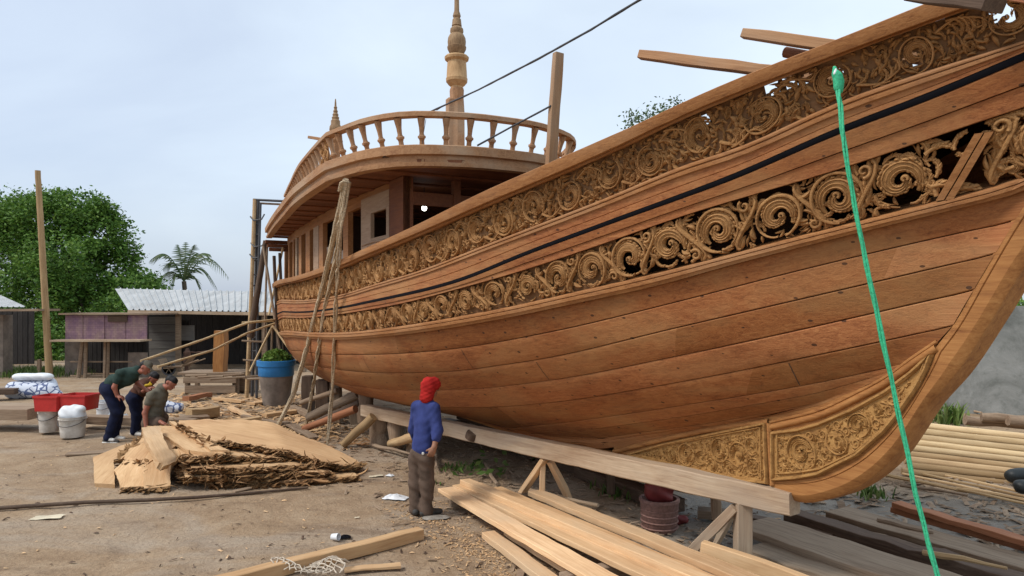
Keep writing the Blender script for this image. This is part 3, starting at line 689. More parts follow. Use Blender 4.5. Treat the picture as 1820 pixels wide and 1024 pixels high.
def fill_band(s0, s1, n, seed):
    rg = random.Random(seed); mb = MB(); F = band_map(LE, LF, .0)
    for q in range(n):
        s = rg.uniform(s0, s1); h = float(LE(s) - LF(s))
        def fm(a, b, hh, s=s, h=h): return F(s + a, np.clip(.5 + b / h, .02, .98), np.asarray(hh) * 1.3)
        y = rg.choice((-1, 1)) * rg.uniform(.12, .42) * h
        if q % 4 == 0: volute(mb, 0, y * .8, h * rg.uniform(.12, .17), rg.uniform(0, 6.28), rg.choice((-1, 1)), fm, rg, True, 1.2, 0, 1.2, False)
        else: frond(mb, 0, y, rg.uniform(0, 6.28), h * rg.uniform(.28, .5), fm, rg, rg.choice((-1, 1)), -.008, 1.5)
    mb.build('carved_scroll_band', M['carved'], ship, 60)
fill_band(1.46, 2.3, 40, 61)
# slanted double batten dividing the pierced band near the bow
print('batten', ray(1672, 352, .05), ray(1742, 232, .05), ray(1590, 320, .05))
bt = MB(); sA, zA = ray(1672, 352, .05); sB, zB = ray(1742, 232, .05)
for d0, d1, o_ in ((-.045, -.004, .055), (.004, .045, .06)):
    v = np.linspace(0, 1, 8); rows = []
    for dd, oo in ((d0, -.02), (d0, o_), (d1, o_), (d1, -.02)):
        rows.append(hull_pt(sA + (sB - sA) * v + dd, zA + (zB - zA) * v, oo).tolist())
    bt.sheet(rows, .6)
bt.build('band_batten', M['trim'], ship, 25)
# solid ground behind the upper band, left pierced in a few places near the bow
gr = MB(); holes = []
for qx, qy, r_ in ((1242, 222, .035), (1258, 214, .04), (1380, 160, .045), (1408, 150, .04), (1440, 143, .035), (1486, 135, .045), (1630, 107, .04), (1787, 22, .045), (1796, 34, .04)):
    h_ = ray(qx, qy, -.05)
    if h_: holes.append((*h_, r_))
e_ = 2.9; sv = np.concatenate([np.linspace(SST, -.6, 120), np.linspace(-.59, e_, 220)]); bv = np.linspace(0, 1, 25)
gv = []
for b_ in bv: gv.append(hull_pt(sv, LC(sv) + (LBl(sv) - LC(sv)) * b_, -.048))
gv = np.stack(gv, 1); ids = np.arange(gv.shape[0] * 25).reshape(-1, 25); ff = []
for i in range(len(sv) - 1):
    for j in range(24):
        sm, bm = (sv[i] + sv[i + 1]) / 2, (bv[j] + bv[j + 1]) / 2
        zm = float(LC(sm) + (LBl(sm) - LC(sm)) * bm)
        if sm > -.6 and any(math.hypot((sm - a) * (1 + .25 * math.sin(sm * 90)), zm - b) < c * (1 + .2 * math.sin(bm * 60)) for a, b, c in holes): continue
        ff.append((ids[i, j], ids[i, j + 1], ids[i + 1, j + 1], ids[i + 1, j]))
g2 = gv.reshape(-1, 3); gr.add(g2.tolist(), ff, .5); g3 = g2.copy(); g3[:, 1] *= -1
gr.add(g3.tolist(), [(ids[i, j], ids[i, j + 1], ids[i + 1, j + 1], ids[i + 1, j]) for i in range(len(sv) - 1) for j in range(24)], .5)
gr.build('band_ground', M['carved_back'], ship, 40)
# pierced band: thin back leaf aft, where the photo shows relief on solid wood
ba = MB(); strip(ba, LE, LF, [(0, -.035), (.5, -.035), (1, -.035)], s1=-.9, tint=.4, mirror=False); ba.build('band_ground', M['carved_back'], ship, 40)

# carved panels on the deadwood
def inside(p, poly):
    x, y = p; c = False; j = len(poly) - 1
    for i in range(len(poly)):
        if (poly[i][1] > y) != (poly[j][1] > y) and x < (poly[j][0] - poly[i][0]) * (y - poly[i][1]) / (poly[j][1] - poly[i][1] + 1e-12) + poly[i][0]: c = not c
        j = i
    return c
def edge_dist(p, poly):
    m = 9
    for a, b in zip(poly, poly[1:] + poly[:1]):
        ax, ay, bx, by = *a, *b; dx, dy = bx - ax, by - ay; t = max(0, min(1, ((p[0] - ax) * dx + (p[1] - ay) * dy) / (dx * dx + dy * dy + 1e-12)))
        m = min(m, math.hypot(p[0] - ax - dx * t, p[1] - ay - dy * t))
    return m
def carved_panel(name, poly, seed, big):
    root = MB(); root.prism(poly, -(HB + .006), -(HB + .016), 'y', .45); po = root.build(name, M['panel'], ship, 30)
    fr = MB(); n = len(poly)
    dens = densify(poly + poly[:1], .06)[:-1]
    def fm(a, b, h): return np.stack([np.asarray(a, float), -(HB + .016 + np.asarray(h, float) * 1.7), np.asarray(b, float)], -1)
    for k_, w_, h_ in ((.0, .016, .0), (.03, .010, .0)):
        cx = sum(p[0] for p in poly) / n; cy = sum(p[1] for p in poly) / n
        q = dens if k_ == 0 else [(p[0] + (cx - p[0]) * .07, p[1] + (cy - p[1]) * .10) for p in dens]
        stroke(fr, q + q[:1], [w_] * (len(q) + 1), fm, 6, .8, h_, .6)
    fr.build('panel_frame', M['panel'], po, 40)
    rg = random.Random(seed); cv = MB(); pts = []; xs = [p[0] for p in poly]; ys = [p[1] for p in poly]
    for r, tries in ((big, 500), (big * .66, 900), (big * .42, 1800), (big * .28, 2500)):
        for _ in range(tries):
            p = (rg.uniform(min(xs), max(xs)), rg.uniform(min(ys), max(ys)))
            if inside(p, poly) and edge_dist(p, poly) > r + .018 and all(math.hypot(p[0] - q[0], p[1] - q[1]) > (r + q[2]) * .88 for q in pts):
                pts.append((*p, r)); volute(cv, p[0], p[1], r, rg.uniform(0, 6.28), rg.choice((-1, 1)), fm, rg, r > big * .3, 1.4, 0, .8, r > big * .5)
    for _ in range(2600):
        p = (rg.uniform(min(xs), max(xs)), rg.uniform(min(ys), max(ys)))
        if inside(p, poly) and edge_dist(p, poly) > .035:
            if rg.random() < .7 and any(math.hypot(p[0] - q[0], p[1] - q[1]) < q[2] * .8 for q in pts): continue
            leaf(cv, p[0], p[1], rg.uniform(0, 6.28), rg.uniform(.03, .065), rg.uniform(.005, .010), fm, rg.uniform(-2, 2), -.002, rg.uniform(.1, .9))
    cv.build('carved_relief', M['panel'], po, 60)
p1 = [pl(*p) for p in ((1118, 808), (1180, 790), (1280, 769), (1360, 753), (1363, 858), (1300, 850), (1200, 828))]
p2 = [pl(*p) for p in ((1373, 770), (1420, 764), (1456, 754), (1515, 729), (1575, 696), (1620, 662), (1655, 630), (1645, 656), (1628, 688), (1590, 742), (1570, 766), (1522, 808), (1454, 842), (1415, 849), (1374, 852))]
carved_panel('carved_panel', p1, 3, .115); carved_panel('carved_panel', p2, 8, .15)
em = MB()
def fmk(a, b, h): return np.stack([np.asarray(a, float), -(HB + np.asarray(h, float)), np.asarray(b, float)], -1)
e1 = resample(inner_pts[:4], 30); stroke(em, e1, [.03] * 30, fmk, 8, .7, 0, .6)
e2 = resample([pl(1366, 760)] + inner_pts[4:9], 40); stroke(em, e2, [.028] * 40, fmk, 8, .7, 0, .6); stroke(em, [(a - .0, b + .045) for a, b in e2], [.014] * 40, fmk, 6, .7, 0, .7)
stroke(em, resample([pl(1366, 752), pl(1369, 810), pl(1372, 862)], 12), [.024] * 12, fmk, 8, .9, 0.004, .6)
em.build('deadwood_moulding', M['stem'], ship, 40)
# ================================================================== deck house, roof deck, masts (ship frame)
ZR = 4.32                                    # underside of the roof deck edge
def roof_pt(x, y, z):
    Y = FP * (CZ - z) / (y - HZ); return st((x - 910) / FP * Y, Y)
port = [roof_pt(x, y, ZR) for x, y in ((478, 424), (530, 371), (580, 322), (600, 316), (617, 311), (640, 305), (666, 300.5), (695, 297), (729, 295), (790, 295.5), (860, 299), (934, 306))]
print('roof', [tuple(round(c, 2) for c in p) for p in port])
side = [(-15.3, 1.82), (-13.0, 2.08), (-10.5, 2.32), (-8.0, 2.52)]
front = [p for p in port if p[0] > -6.3]
outline = side + front + [(-4.25, -.45), (-4.75, -.95), (-5.6, -1.3), (-7.2, -1.6), (-9, -1.75), (-15.3, -1.72)]
def smooth_closed(pts, n): return resample(pts, n)
RO = resample(outline, 110)
def inset(pts, d):
    out = []
    for i, p in enumerate(pts):
        a, b = pts[max(i - 1, 0)], pts[min(i + 1, len(pts) - 1)]; tx, ty = b[0] - a[0], b[1] - a[1]; l = math.hypot(tx, ty) or 1
        out.append((p[0] + ty / l * d * -1 * RS, p[1] - tx / l * d * -1 * RS))
    return out
RS = 1
c0 = inset(RO[40:43], .1)[1]; RS = 1 if math.hypot(c0[0] + 8, c0[1]) < math.hypot(RO[41][0] + 8, RO[41][1]) else -1
roof = empty('roof_deck'); roof.parent = ship
def ring_sheet(mb, prof, tint=.5, pts=None):
    """sweep a profile [(inset, z)] round the roof outline"""
    base = pts or RO; cols = [[L3(p[0], p[1], z) for p in inset(base, d)] for d, z in prof]
    mb.sheet([list(r) for r in zip(*cols)], tint)
fa = MB()
ring_sheet(fa, [(.14, ZR + .0), (.0, ZR), (-.01, ZR + .05), (.02, ZR + .055), (.022, ZR + .14), (-.02, ZR + .145), (-.035, ZR + .15), (-.04, ZR + .26), (-.03, ZR + .27), (.30, ZR + .28)], .55)
fa.build('fascia', M['roof'], roof, 25)
# planked soffit and beams under it
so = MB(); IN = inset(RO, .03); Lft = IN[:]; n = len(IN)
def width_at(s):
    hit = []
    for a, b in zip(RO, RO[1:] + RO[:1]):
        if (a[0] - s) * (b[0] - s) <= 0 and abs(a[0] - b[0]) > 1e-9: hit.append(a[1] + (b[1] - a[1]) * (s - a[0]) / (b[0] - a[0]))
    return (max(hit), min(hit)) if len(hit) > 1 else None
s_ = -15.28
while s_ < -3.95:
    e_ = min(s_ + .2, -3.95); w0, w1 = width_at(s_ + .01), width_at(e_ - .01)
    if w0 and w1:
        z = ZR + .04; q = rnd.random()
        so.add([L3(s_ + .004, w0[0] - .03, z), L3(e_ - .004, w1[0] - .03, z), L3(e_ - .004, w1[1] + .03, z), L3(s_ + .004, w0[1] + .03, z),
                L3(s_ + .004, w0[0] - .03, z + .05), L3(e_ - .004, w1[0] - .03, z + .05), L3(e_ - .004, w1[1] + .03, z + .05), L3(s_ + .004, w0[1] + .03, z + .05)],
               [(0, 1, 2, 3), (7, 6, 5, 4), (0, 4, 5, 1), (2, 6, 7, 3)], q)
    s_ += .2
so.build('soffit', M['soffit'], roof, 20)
dk = MB(); dk.prism([L3(p[0], p[1], 0)[:2] for p in inset(RO, .06)], ZR + .10, ZR + .275, 'z', .5); dk.build('deck_top', M['roof'], roof, 30)
bm = MB()
for k, s_ in enumerate(np.arange(-15.15, -4.3, .78)):
    w = width_at(float(s_))
    if w: bm.bar(L3(s_, w[0] - .16, ZR + .030), L3(s_, w[1] + .16, ZR + .030), .18, .036, tint=rnd.random(), bev=.012)
for k in range(3):    # stepped beam ends at the stern
    bm.bar(L3(-15.35 - .0, 1.84 - .05 * k, ZR - .09 - k * .10), L3(-15.35, -1.6, ZR - .09 - k * .10), .12, .09, tint=rnd.random())
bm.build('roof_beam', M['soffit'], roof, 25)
bk = MB(); q = roof_pt(690, 273, ZR + .2); bk.box(L3(q[0] + .02, q[1] + .03, ZR + .18), (.10, .10, .09), None, .2); bk.build('beam_end', M['dark_timber'], roof, 20)
# railing round the roof deck
RZ = ZR + .27; RT = 5.02
LEAN = .11
path = []
rp = inset(RO, .05)
for p in rp:
    k = max(0, min(1, (-6.0 - p[0]) / 6)) if p[1] > 0 else 0
    path.append((p[0], p[1] - .20 * k))
d_ = np.concatenate([[0], np.cumsum(np.hypot(*np.diff(np.array(path), axis=0).T))])
i0 = next(i for i, p in enumerate(path) if p[0] > -12.3); i1 = max(i for i, p in enumerate(path) if p[0] > -5.6)
rail = MB()
sub = path[i0:i1 + 1]
hr = []
for i, p in enumerate(sub):
    a, b = sub[max(i - 1, 0)], sub[min(i + 1, len(sub) - 1)]; tx, ty = b[0] - a[0], b[1] - a[1]; l = math.hypot(tx, ty) or 1; nx, ny = ty / l, -tx / l
    hr.append([L3(p[0] + nx * o, p[1] + ny * o, z) for o, z in ((-.065, RT - .055), (-.065, RT + .0), (-.03, RT + .018), (.03, RT + .018), (.065, RT), (.065, RT - .055), (-.065, RT - .055))])
rail.sheet(hr, .55); rail.build('handrail', M['roof'], roof, 30)
H_ = RT - .05 - RZ
prof = [(.046, 0), (.046, .02), (.036, .04), (.033, .09), (.042, .115), (.056, .125), (.056, .150), (.040, .158), (.031, .18), (.036, .26), (.052, H_ - .02), (.054, H_ + .01)]
bme = MB(); bme.lathe([(r * .92, z) for r, z in prof], n=8, sq=.7, tint=.5); bal_me = mesh('baluster', bme.v, bme.f, M['roof'], 35, bme.t)
dist = d_[i0] + .10; kq = 0
while dist < d_[i1] - .02:
    i = int(np.searchsorted(d_, dist)) - 1; u = (dist - d_[i]) / (d_[i + 1] - d_[i]); p = (path[i][0] + (path[i + 1][0] - path[i][0]) * u, path[i][1] + (path[i + 1][1] - path[i][1]) * u)
    tx, ty = path[i + 1][0] - path[i][0], path[i + 1][1] - path[i][1]
    l_ = math.hypot(tx, ty); nx_, ny_ = -ty / l_, tx / l_
    if nx_ * (p[0] + 8) + ny_ * p[1] < 0: nx_, ny_ = -nx_, -ny_
    o = link('baluster', bal_me, roof); o.location = L3(p[0] - nx_ * LEAN, p[1] - ny_ * LEAN, RZ)
    zax = Vector((nx_ * LEAN, -ny_ * LEAN, H_)).normalized(); xax = Vector((tx / l_, -ty / l_, rnd.uniform(-.02, .02))); xax = (xax - zax * xax.dot(zax)).normalized(); o.rotation_euler = Matrix((xax, zax.cross(xax), zax)).transposed().to_euler()
    fr = p[0] > -6.2
    dist += .325 if fr else .30
# carved corner piece of the railing
cc = roof_pt(588, 262, RZ + .2); cm = MB(); rg = random.Random(4)
ci = min(range(len(path)), key=lambda i: math.hypot(path[i][0] + 6.6, path[i][1] - 2.45)); pa, pb = path[ci], path[min(ci + 3, len(path) - 1)]
def fcor(a, b, h):
    a = np.asarray(a, float); l = math.hypot(pb[0] - pa[0], pb[1] - pa[1]); tx, ty = (pb[0] - pa[0]) / l, (pb[1] - pa[1]) / l
    return np.stack([pa[0] + tx * a + -ty * (-1) * 0 + ty * 0 + np.asarray(h) * 0 - ty * np.asarray(h) * -1 * 0, -(pa[1] + ty * a + np.asarray(h) * .9), RZ + np.asarray(b, float)], -1)
for cx, cy in ((.1, .12), (.1, .32), (.3, .22), (.45, .12), (.45, .32)): volute(cm, cx, cy, .10, rg.uniform(0, 6), rg.choice((-1, 1)), fcor, rg, True, 1.3, 0, 1.2)
cm.build('corner_carving', M['carved'], roof, 60)

# deck house walls and posts
house = empty('deck_house'); house.parent = ship
def tcab(s): return float(np.interp(s, [-15.3, -13, -10, -7.5, -5.2], [1.28, 1.50, 1.66, 1.70, 1.62]))
SF = -5.2                                    # front wall
def deckz(s): return float(Lerp(LC2, LD, .8)(s))
def cab_s(x, y0=420):
    """where a line of sight meets the deck house side"""
    k = (x - 910) / FP; best = None
    for d in np.arange(7, 24, .01):
        s, t = st(k * d, d)
        if t <= tcab(s): return s
    return None
wal = MB()
def wall_seg(s0, s1, z0, z1, th=.05, tint=.5, mb=wal, out=0.0):
    a, b = (s0, tcab(s0) + out), (s1, tcab(s1) + out)
    v = [L3(a[0], a[1], z0), L3(b[0], b[1], z0), L3(b[0], b[1], z1), L3(a[0], a[1], z1), L3(a[0], a[1] - th, z0), L3(b[0], b[1] - th, z0), L3(b[0], b[1] - th, z1), L3(a[0], a[1] - th, z1)]
    mb.add(v, [(0, 1, 2, 3), (5, 4, 7, 6), (3, 2, 6, 7), (1, 0, 4, 5), (0, 3, 7, 4), (2, 1, 5, 6)], tint)
ZT = ZR + .03
far = MB()
for s_ in np.arange(-15.3, SF, .5): far.add([L3(s_, -tcab(s_) * .85, 2.3), L3(s_ + .49, -tcab(s_ + .49) * .85, 2.3), L3(s_ + .49, -tcab(s_ + .49) * .85, ZT), L3(s_, -tcab(s_) * .85, ZT)], [(0, 1, 2, 3)])
far.bar(L3(-15.3, 1.2, 3.4), L3(-15.3, -1.2, 3.4), .06, 2.0); far.bar(L3(-10.2, 1.55, 3.4), L3(-10.2, -1.45, 3.4), .05, 2.0); far.bar(L3(-7.6, -.2, 3.4), L3(-7.6, -1.45, 3.4), .05, 2.0)
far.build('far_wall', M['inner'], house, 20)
# sill and head along the side
head = MB()
for s_ in np.arange(-15.2, SF - .05, .6):
    e_ = min(s_ + .6, SF); wall_seg(s_, e_, float(LA(s_)) - .75, float(LA(s_)) - .06, .06, rnd.uniform(.3, .7)); wall_seg(s_, e_, ZT - .20, ZT, .08, rnd.uniform(.3, .7), head, .01)
wal.build('wall_sill', M['roof'], house, 20); head.build('wall_head', M['trim'], house, 20)  # head in a darker wood, its colour carrying the shade under the eave
def post_px(x0, x1, name, mat, z0=2.4, z1=ZT - .19, th=.09, out=.012):
    a, b = cab_s(x0), cab_s(x1); m = MB(); wall_seg(a, b, z0, z1, th, rnd.random(), m, out); return m.build(name, mat, house, 20)
for x0, x1 in ((506, 507.5), (513, 515), (521, 522.5), (532, 536.5), (544, 551.5), (568, 575), (611, 620)): post_px(x0, x1, 'window_post', M['trim'])  # darker wood stands in for the deep shade on the posts
post_px(558, 567, 'window_post', M['grey_panel'])
post_px(526, 528, 'window_post', M['beam'])
# sacking hung in one window
sk = MB(); a, b = cab_s(571), cab_s(604); rows = []
for q in np.linspace(0, 1, 14): rows.append([L3(a + (b - a) * q, tcab(a) - .10 + .03 * math.sin(q * 17) + .02 * math.sin(z * 9 + q * 5), z + .08 * math.sin(q * 6)) for z in np.linspace(2.7, 3.62, 8)])
sk.sheet(rows); M['sack'] = plain('sacking', (.42, .36, .30), .95, .4, 14, .5, col2=(.20, .16, .13)); sk.build('window_cloth', M['sack'], house, 80)
# carved door panel with a small square opening
a, b = cab_s(645), cab_s(695)
m_ = MB(); zc, zd = 3.58, 3.98; a2, b2 = cab_s(662), cab_s(690)
wall_seg(a, b, 2.5, zc, .06, .5, m_, .03); wall_seg(a, b, zd, ZT - .1, .06, .5, m_, .03); wall_seg(a, a2, zc, zd, .06, .5, m_, .03); wall_seg(b2, b, zc, zd, .06, .5, m_, .03)
dp = m_.build('carved_door', M['grey_panel'], house, 20)
m_ = MB(); l_ = b - a
def fdoor(x, y, h): x = np.asarray(x, float); return np.stack([a + x, -(np.interp(a + x, [a, b], [tcab(a), tcab(b)]) + .03 + np.asarray(h)), np.asarray(y, float)], -1)
for q in range(26):
    volute(m_, rnd.uniform(.12, l_ - .12), rnd.uniform(2.9, 3.45), rnd.uniform(.04, .08), rnd.uniform(0, 6), rnd.choice((-1, 1)), fdoor, rnd, False, 1.2, -.004, .8)
for z in (3.50, 2.86): stroke(m_, [(.06, z), (l_ / 2, z + .02), (l_ - .06, z)], [.018] * 3, fdoor, 6, .7)
m_.build('door_carving', M['grey_panel'], dp, 50)
# thick corner post and the open front
a = cab_s(698); cp = MB(); wall_seg(a, SF, 2.5, ZT, .10, .45, cp, .05)
cp.add([L3(SF, tcab(SF) + .05, 2.5), L3(SF, tcab(SF) - .10, 2.5), L3(SF, tcab(SF) - .10, ZT), L3(SF, tcab(SF) + .05, ZT)], [(0, 1, 2, 3)], .4); cp.build('corner_post', M['soffit'], house, 20)
def fr_t(x, y=330):
    k = (x - 910) / FP
    for d in np.arange(6, 20, .005):
        s, t = st(k * d, d)
        if s <= SF: return t, d
    return 0, 10
fw = MB()
t0, t1 = tcab(SF) - .1, -1.45
fw.add([], [])
zh0, zh1 = 3.95, 4.14
fw.bar(L3(SF - .03, t0, (zh0 + zh1) / 2), L3(SF - .03, t1, (zh0 + zh1) / 2), .08, zh1 - zh0, tint=.4)
tp, dp_ = fr_t(811); fw.bar(L3(SF - .02, tp, 2.6), L3(SF - .02, tp, ZT), .11, .11, up=(1, 0, 0), tint=.4)
tp2, _ = fr_t(930); fw.bar(L3(SF - .02, tp2, 2.6), L3(SF - .02, tp2, ZT), .11, .11, up=(1, 0, 0), tint=.4)
fw.build('front_frame', M['soffit'], house, 20)
m_, nt_, b_ = newmat('lit_bulb'); b_.inputs['Base Color'].default_value = (1, 1, 1, 1); b_.inputs['Emission Color'].default_value = (1, .97, .9, 1); b_.inputs['Emission Strength'].default_value = 6; M['bulb'] = m_
k = MB(); tb = 1.03; sb = SF - 1.0
pb_ = P(754, 368, 10.9); sb, tb = st(pb_.x, pb_.y); k.lathe([(.012, .05), (.03, .02), (.042, -.02), (.03, -.05), (.008, -.06)], L3(sb, tb, pb_.z), 12); bo = k.build('light_bulb', M['bulb'], house, 80)
k = MB(); k.tube([L3(sb, tb, pb_.z + .05), L3(sb, tb, ZT + .02)], .006, 6); k.build('bulb_cord', M['cable'], house, 60)

M['mastwood'] = wood('mast_timber', (.13, .075, .04), (.30, .19, .10), (.44, .31, .175), (6, 6, 1.2), stain=.6, tints=.3)
M['mastdrum'] = wood('mast_drum_wood', (.30, .17, .075), (.46, .29, .14), (.56, .38, .2), (6, 6, 1.2), stain=.5, tints=.2)
# main mast with turned finial
def mast_prof(pts, Yd): return [(r / FP * Yd, CZ + (HZ - y) / FP * Yd) for r, y in pts][::-1]
def mast_at(x):
    k = (x - 910) / FP; best = None
    for d in np.arange(6, 24, .005):
        s, t = st(k * d, d)
        if t <= 0: return s, d
ms, mY = mast_at(812); mast = empty('mast', L3(ms, 0, 0)); mast.parent = ship
mm = MB()
mm.lathe(mast_prof([(3.2, -90), (3.8, -20), (4.5, 20), (6, 24), (7.2, 29), (5.5, 33), (7.5, 35), (8.5, 44), (9, 46.5), (7.5, 47.5), (11.5, 52), (12, 57), (10.5, 60.5), (12, 61.5), (15.5, 68), (16.3, 75), (15.5, 83), (17, 84), (16.5, 88), (13, 95), (11, 98.5), (15, 99)], mY), n=20, tint=.4)
mm.build('mast_finial', M['mastwood'], mast, 30)
mm = MB(); mm.lathe(mast_prof([(15, 99), (20, 100.5), (22, 103), (21, 107), (16.5, 110.5), (17, 114), (18, 128), (18.5, 139), (19.5, 141), (19, 146), (14, 152), (11, 154.5), (11, 158)], mY), n=16, tint=.75); mm.build('mast_drum', M['mastdrum'], mast, 30)
mm = MB(); mm.lathe(mast_prof([(11, 157), (12, 161), (11.5, 175), (13, 200), (13.5, 330)], mY), n=10, sq=.35, tint=.5)
zz0 = CZ + (HZ - 177) / FP * mY
mm.box((.02, -.12, zz0 - .9), (.13, .17, 1.8), None, .6, .03); mm.build('mast_shaft', M['roof'], mast, 30)
# small stern mast head and the plank lying across behind it
ms2, mY2 = -11.2, None
pz = Wd(ms2, .0, 0); mY2 = pz.y
# put it on the line of sight at x = 596
best = None
for tt in np.arange(-1.5, 2.4, .01):
    w = Wd(-10.6, tt, 0); px = 910 + FP * w.x / w.y
    if best is None or abs(px - 596) < best[0]: best = (abs(px - 596), tt, w.y)
tm, mY2 = best[1], best[2]; sm = empty('stern_mast', L3(-10.6, tm, 0)); sm.parent = ship
mm = MB(); mm.lathe(mast_prof([(.8, 176), (1.6, 183), (1.8, 189), (3.2, 191), (2.4, 194), (4.2, 198), (3.4, 201), (5.4, 204), (4.6, 207), (6.6, 209), (6, 213), (8, 215), (8.2, 222), (10.5, 226), (11, 231), (10, 234), (7, 236)], mY2), n=14, tint=.4); mm.build('mast_finial', M['mastwood'], sm, 30)
mm = MB(); mm.lathe([(.10, RZ), (.10, CZ + (HZ - 236) / FP * mY2)], n=8, tint=.3); mm.build('mast_shaft', M['roof'], sm, 30)
# plank post standing at the break of the deck
a = P(990, 300, 9.0); sp_, tp_ = st(a.x, a.y)
def wl(p): q = SHIP_M.inverted() @ Vector(p); return q
pa_, pb2 = wl(P(976, 345, 9.0)), wl(P(992, 95, 9.0))
po = timber('deck_post', pa_, pb2, .13, .09, M['roof'], parent=ship, up=(1, 0, 0))
# ================================================================== ground
from mathutils import noise as mn
def ground_mat():
    m, nt, b = newmat('packed_earth'); tc = nt.nodes.new('ShaderNodeTexCoord'); v = tc.outputs['Object']
    n1 = noise(nt, mapping(nt, v, (1, 1, 1), False), .35, 6, .6, .5); n2 = noise(nt, mapping(nt, v, (1, 1, 1), False), 2.3, 8, .68); n3 = noise(nt, mapping(nt, v, (1, 1, 1), False), 26, 5, .7); n4 = noise(nt, mapping(nt, v, (1, 1, 1), False), 9.0, 5, .65, 1.0)
    c = ramp(nt, n1, [(.33, (.245, .16, .094)), (.5, (.345, .238, .144)), (.68, (.40, .29, .186))])
    c2 = ramp(nt, n2, [(.32, (.165, .105, .062)), (.5, (.31, .22, .14)), (.70, (.42, .325, .225))])
    c = mix(nt, .55, c, c2)
    g = ramp(nt, noise(nt, mapping(nt, v, (.55, 1, 1), False), .8, 6, .6, .7), [(.47, (0, 0, 0)), (.62, (1, 1, 1))]); c = mix(nt, math_(nt, 'MULTIPLY', g, .55), c, (.375, .315, .25)); g2 = ramp(nt, noise(nt, mapping(nt, v, (.4, 1.2, 1), False), 1.4, 7, .65, 1.0), [(.55, (0, 0, 0)), (.66, (1, 1, 1))]); c = mix(nt, math_(nt, 'MULTIPLY', g2, .5), c, (.16, .105, .066))
    sp = ramp(nt, n4, [(.60, (0, 0, 0)), (.72, (1, 1, 1))]); c = mix(nt, math_(nt, 'MULTIPLY', sp, .5), c, (.12, .078, .048))
    c = mix(nt, math_(nt, 'MULTIPLY', ramp(nt, n3, [(.35, (1, 1, 1)), (.5, (0, 0, 0))]), .35), c, (.14, .095, .06))
    c = mix(nt, math_(nt, 'MULTIPLY', ramp(nt, n3, [(.58, (0, 0, 0)), (.75, (1, 1, 1))]), .45), c, (.50, .39, .27))
    # damp grey silt on the low ground round the bow, dark litter below the hull
    sx = nt.nodes.new('ShaderNodeSeparateXYZ'); nt.links.new(v, sx.inputs[0])
    def band(val, lo, hi, w):
        mr = nt.nodes.new('ShaderNodeMapRange'); mr.interpolation_type = 'SMOOTHSTEP'; nt.links.new(val, mr.inputs[0]); mr.inputs[1].default_value = lo; mr.inputs[2].default_value = lo + w
        m2 = nt.nodes.new('ShaderNodeMapRange'); m2.interpolation_type = 'SMOOTHSTEP'; nt.links.new(val, m2.inputs[0]); m2.inputs[1].default_value = hi - w; m2.inputs[2].default_value = hi; m2.inputs[3].default_value = 1; m2.inputs[4].default_value = 0
        return math_(nt, 'MULTIPLY', mr.outputs[0], m2.outputs[0])
    wx = math_(nt, 'MULTIPLY_ADD', n2, 1.6, math_(nt, 'ADD', sx.outputs[0], -.8)); wy = math_(nt, 'MULTIPLY_ADD', n2, 1.6, math_(nt, 'ADD', sx.outputs[1], -.8))
    wet = math_(nt, 'MULTIPLY', band(wx, 1.2, 14.0, .9), band(wy, 4.0, 9.9, .7))
    c = mix(nt, math_(nt, 'MULTIPLY', wet, .85), c, ramp(nt, n2, [(.3, (.11, .10, .085)), (.6, (.215, .19, .158)), (.8, (.30, .265, .215))]))
    nt.links.new(c, b.inputs['Base Color']); nt.links.new(math_(nt, 'MULTIPLY_ADD', wet, -.35, .95), b.inputs['Roughness']); b.inputs['Specular IOR Level'].default_value = .25
    h = math_(nt, 'MULTIPLY_ADD', n3, .35, math_(nt, 'MULTIPLY_ADD', n4, .5, n2)); bump(nt, b, h, .85, .05); return m
M['earth'] = ground_mat()
def gz(x, y):
    z = .045 * mn.noise(Vector((x * .5, y * .5, 0))) + .026 * mn.noise(Vector((x * 1.7, y * 1.7, 3))) + .012 * mn.noise(Vector((x * 4.5, y * 4.5, 7)))
    return z * min(1, max(0, (40 - y) / 10)) - .02
xs = np.concatenate([[-300, -120, -60, -35], np.arange(-24, -9, .5), np.arange(-9, 9, .13), np.arange(9, 20, .5), [22, 35, 60, 120, 300]])
ys = np.concatenate([[-20, -5, 0, 2], np.arange(3, 17, .13), np.arange(17, 40, .5), [45, 60, 90, 150, 300, 800]])
gv = [(x, y, gz(x, y)) for y in ys for x in xs]; nx = len(xs)
gf = [(j * nx + i, j * nx + i + 1, (j + 1) * nx + i + 1, (j + 1) * nx + i) for j in range(len(ys) - 1) for i in range(nx - 1)]
tag(link('ground', mesh('ground', gv, gf, M['earth'], 180)), kind='structure')

# chips, shavings and litter trodden into the yard
def litter(name, spots, mats, size, label=None, curl=False):
    v, f, t = [], [], []
    for (x, y) in spots:
        a = rnd.uniform(0, 6.28); l = rnd.uniform(*size); w = l * rnd.uniform(.15, .5); z = gz(x, y) + .004; ti = rnd.uniform(-.5, .5) * .6; b = len(v)
        ca, sa = math.cos(a), math.sin(a); th = l * .12 + .003
        for k in (-1, 1):
            for j in (-1, 1):
                px, py = k * l / 2, j * w / 2 * rnd.uniform(.5, 1); v.append((x + px * ca - py * sa, y + px * sa + py * ca, z + max(0, (k * ti * l * .5 + abs(ti) * l * .5)) + rnd.uniform(0, .006)))
        v.append((x, y, z + th + rnd.uniform(0, .01))); q = rnd.random()
        f += [(b, b + 2, b + 4), (b + 2, b + 3, b + 4), (b + 3, b + 1, b + 4), (b + 1, b, b + 4)]; t += [q] * 4
    o = link(name, mesh(name, v, f, mats, None, t)); return tag(o, kind='stuff')
sp = []
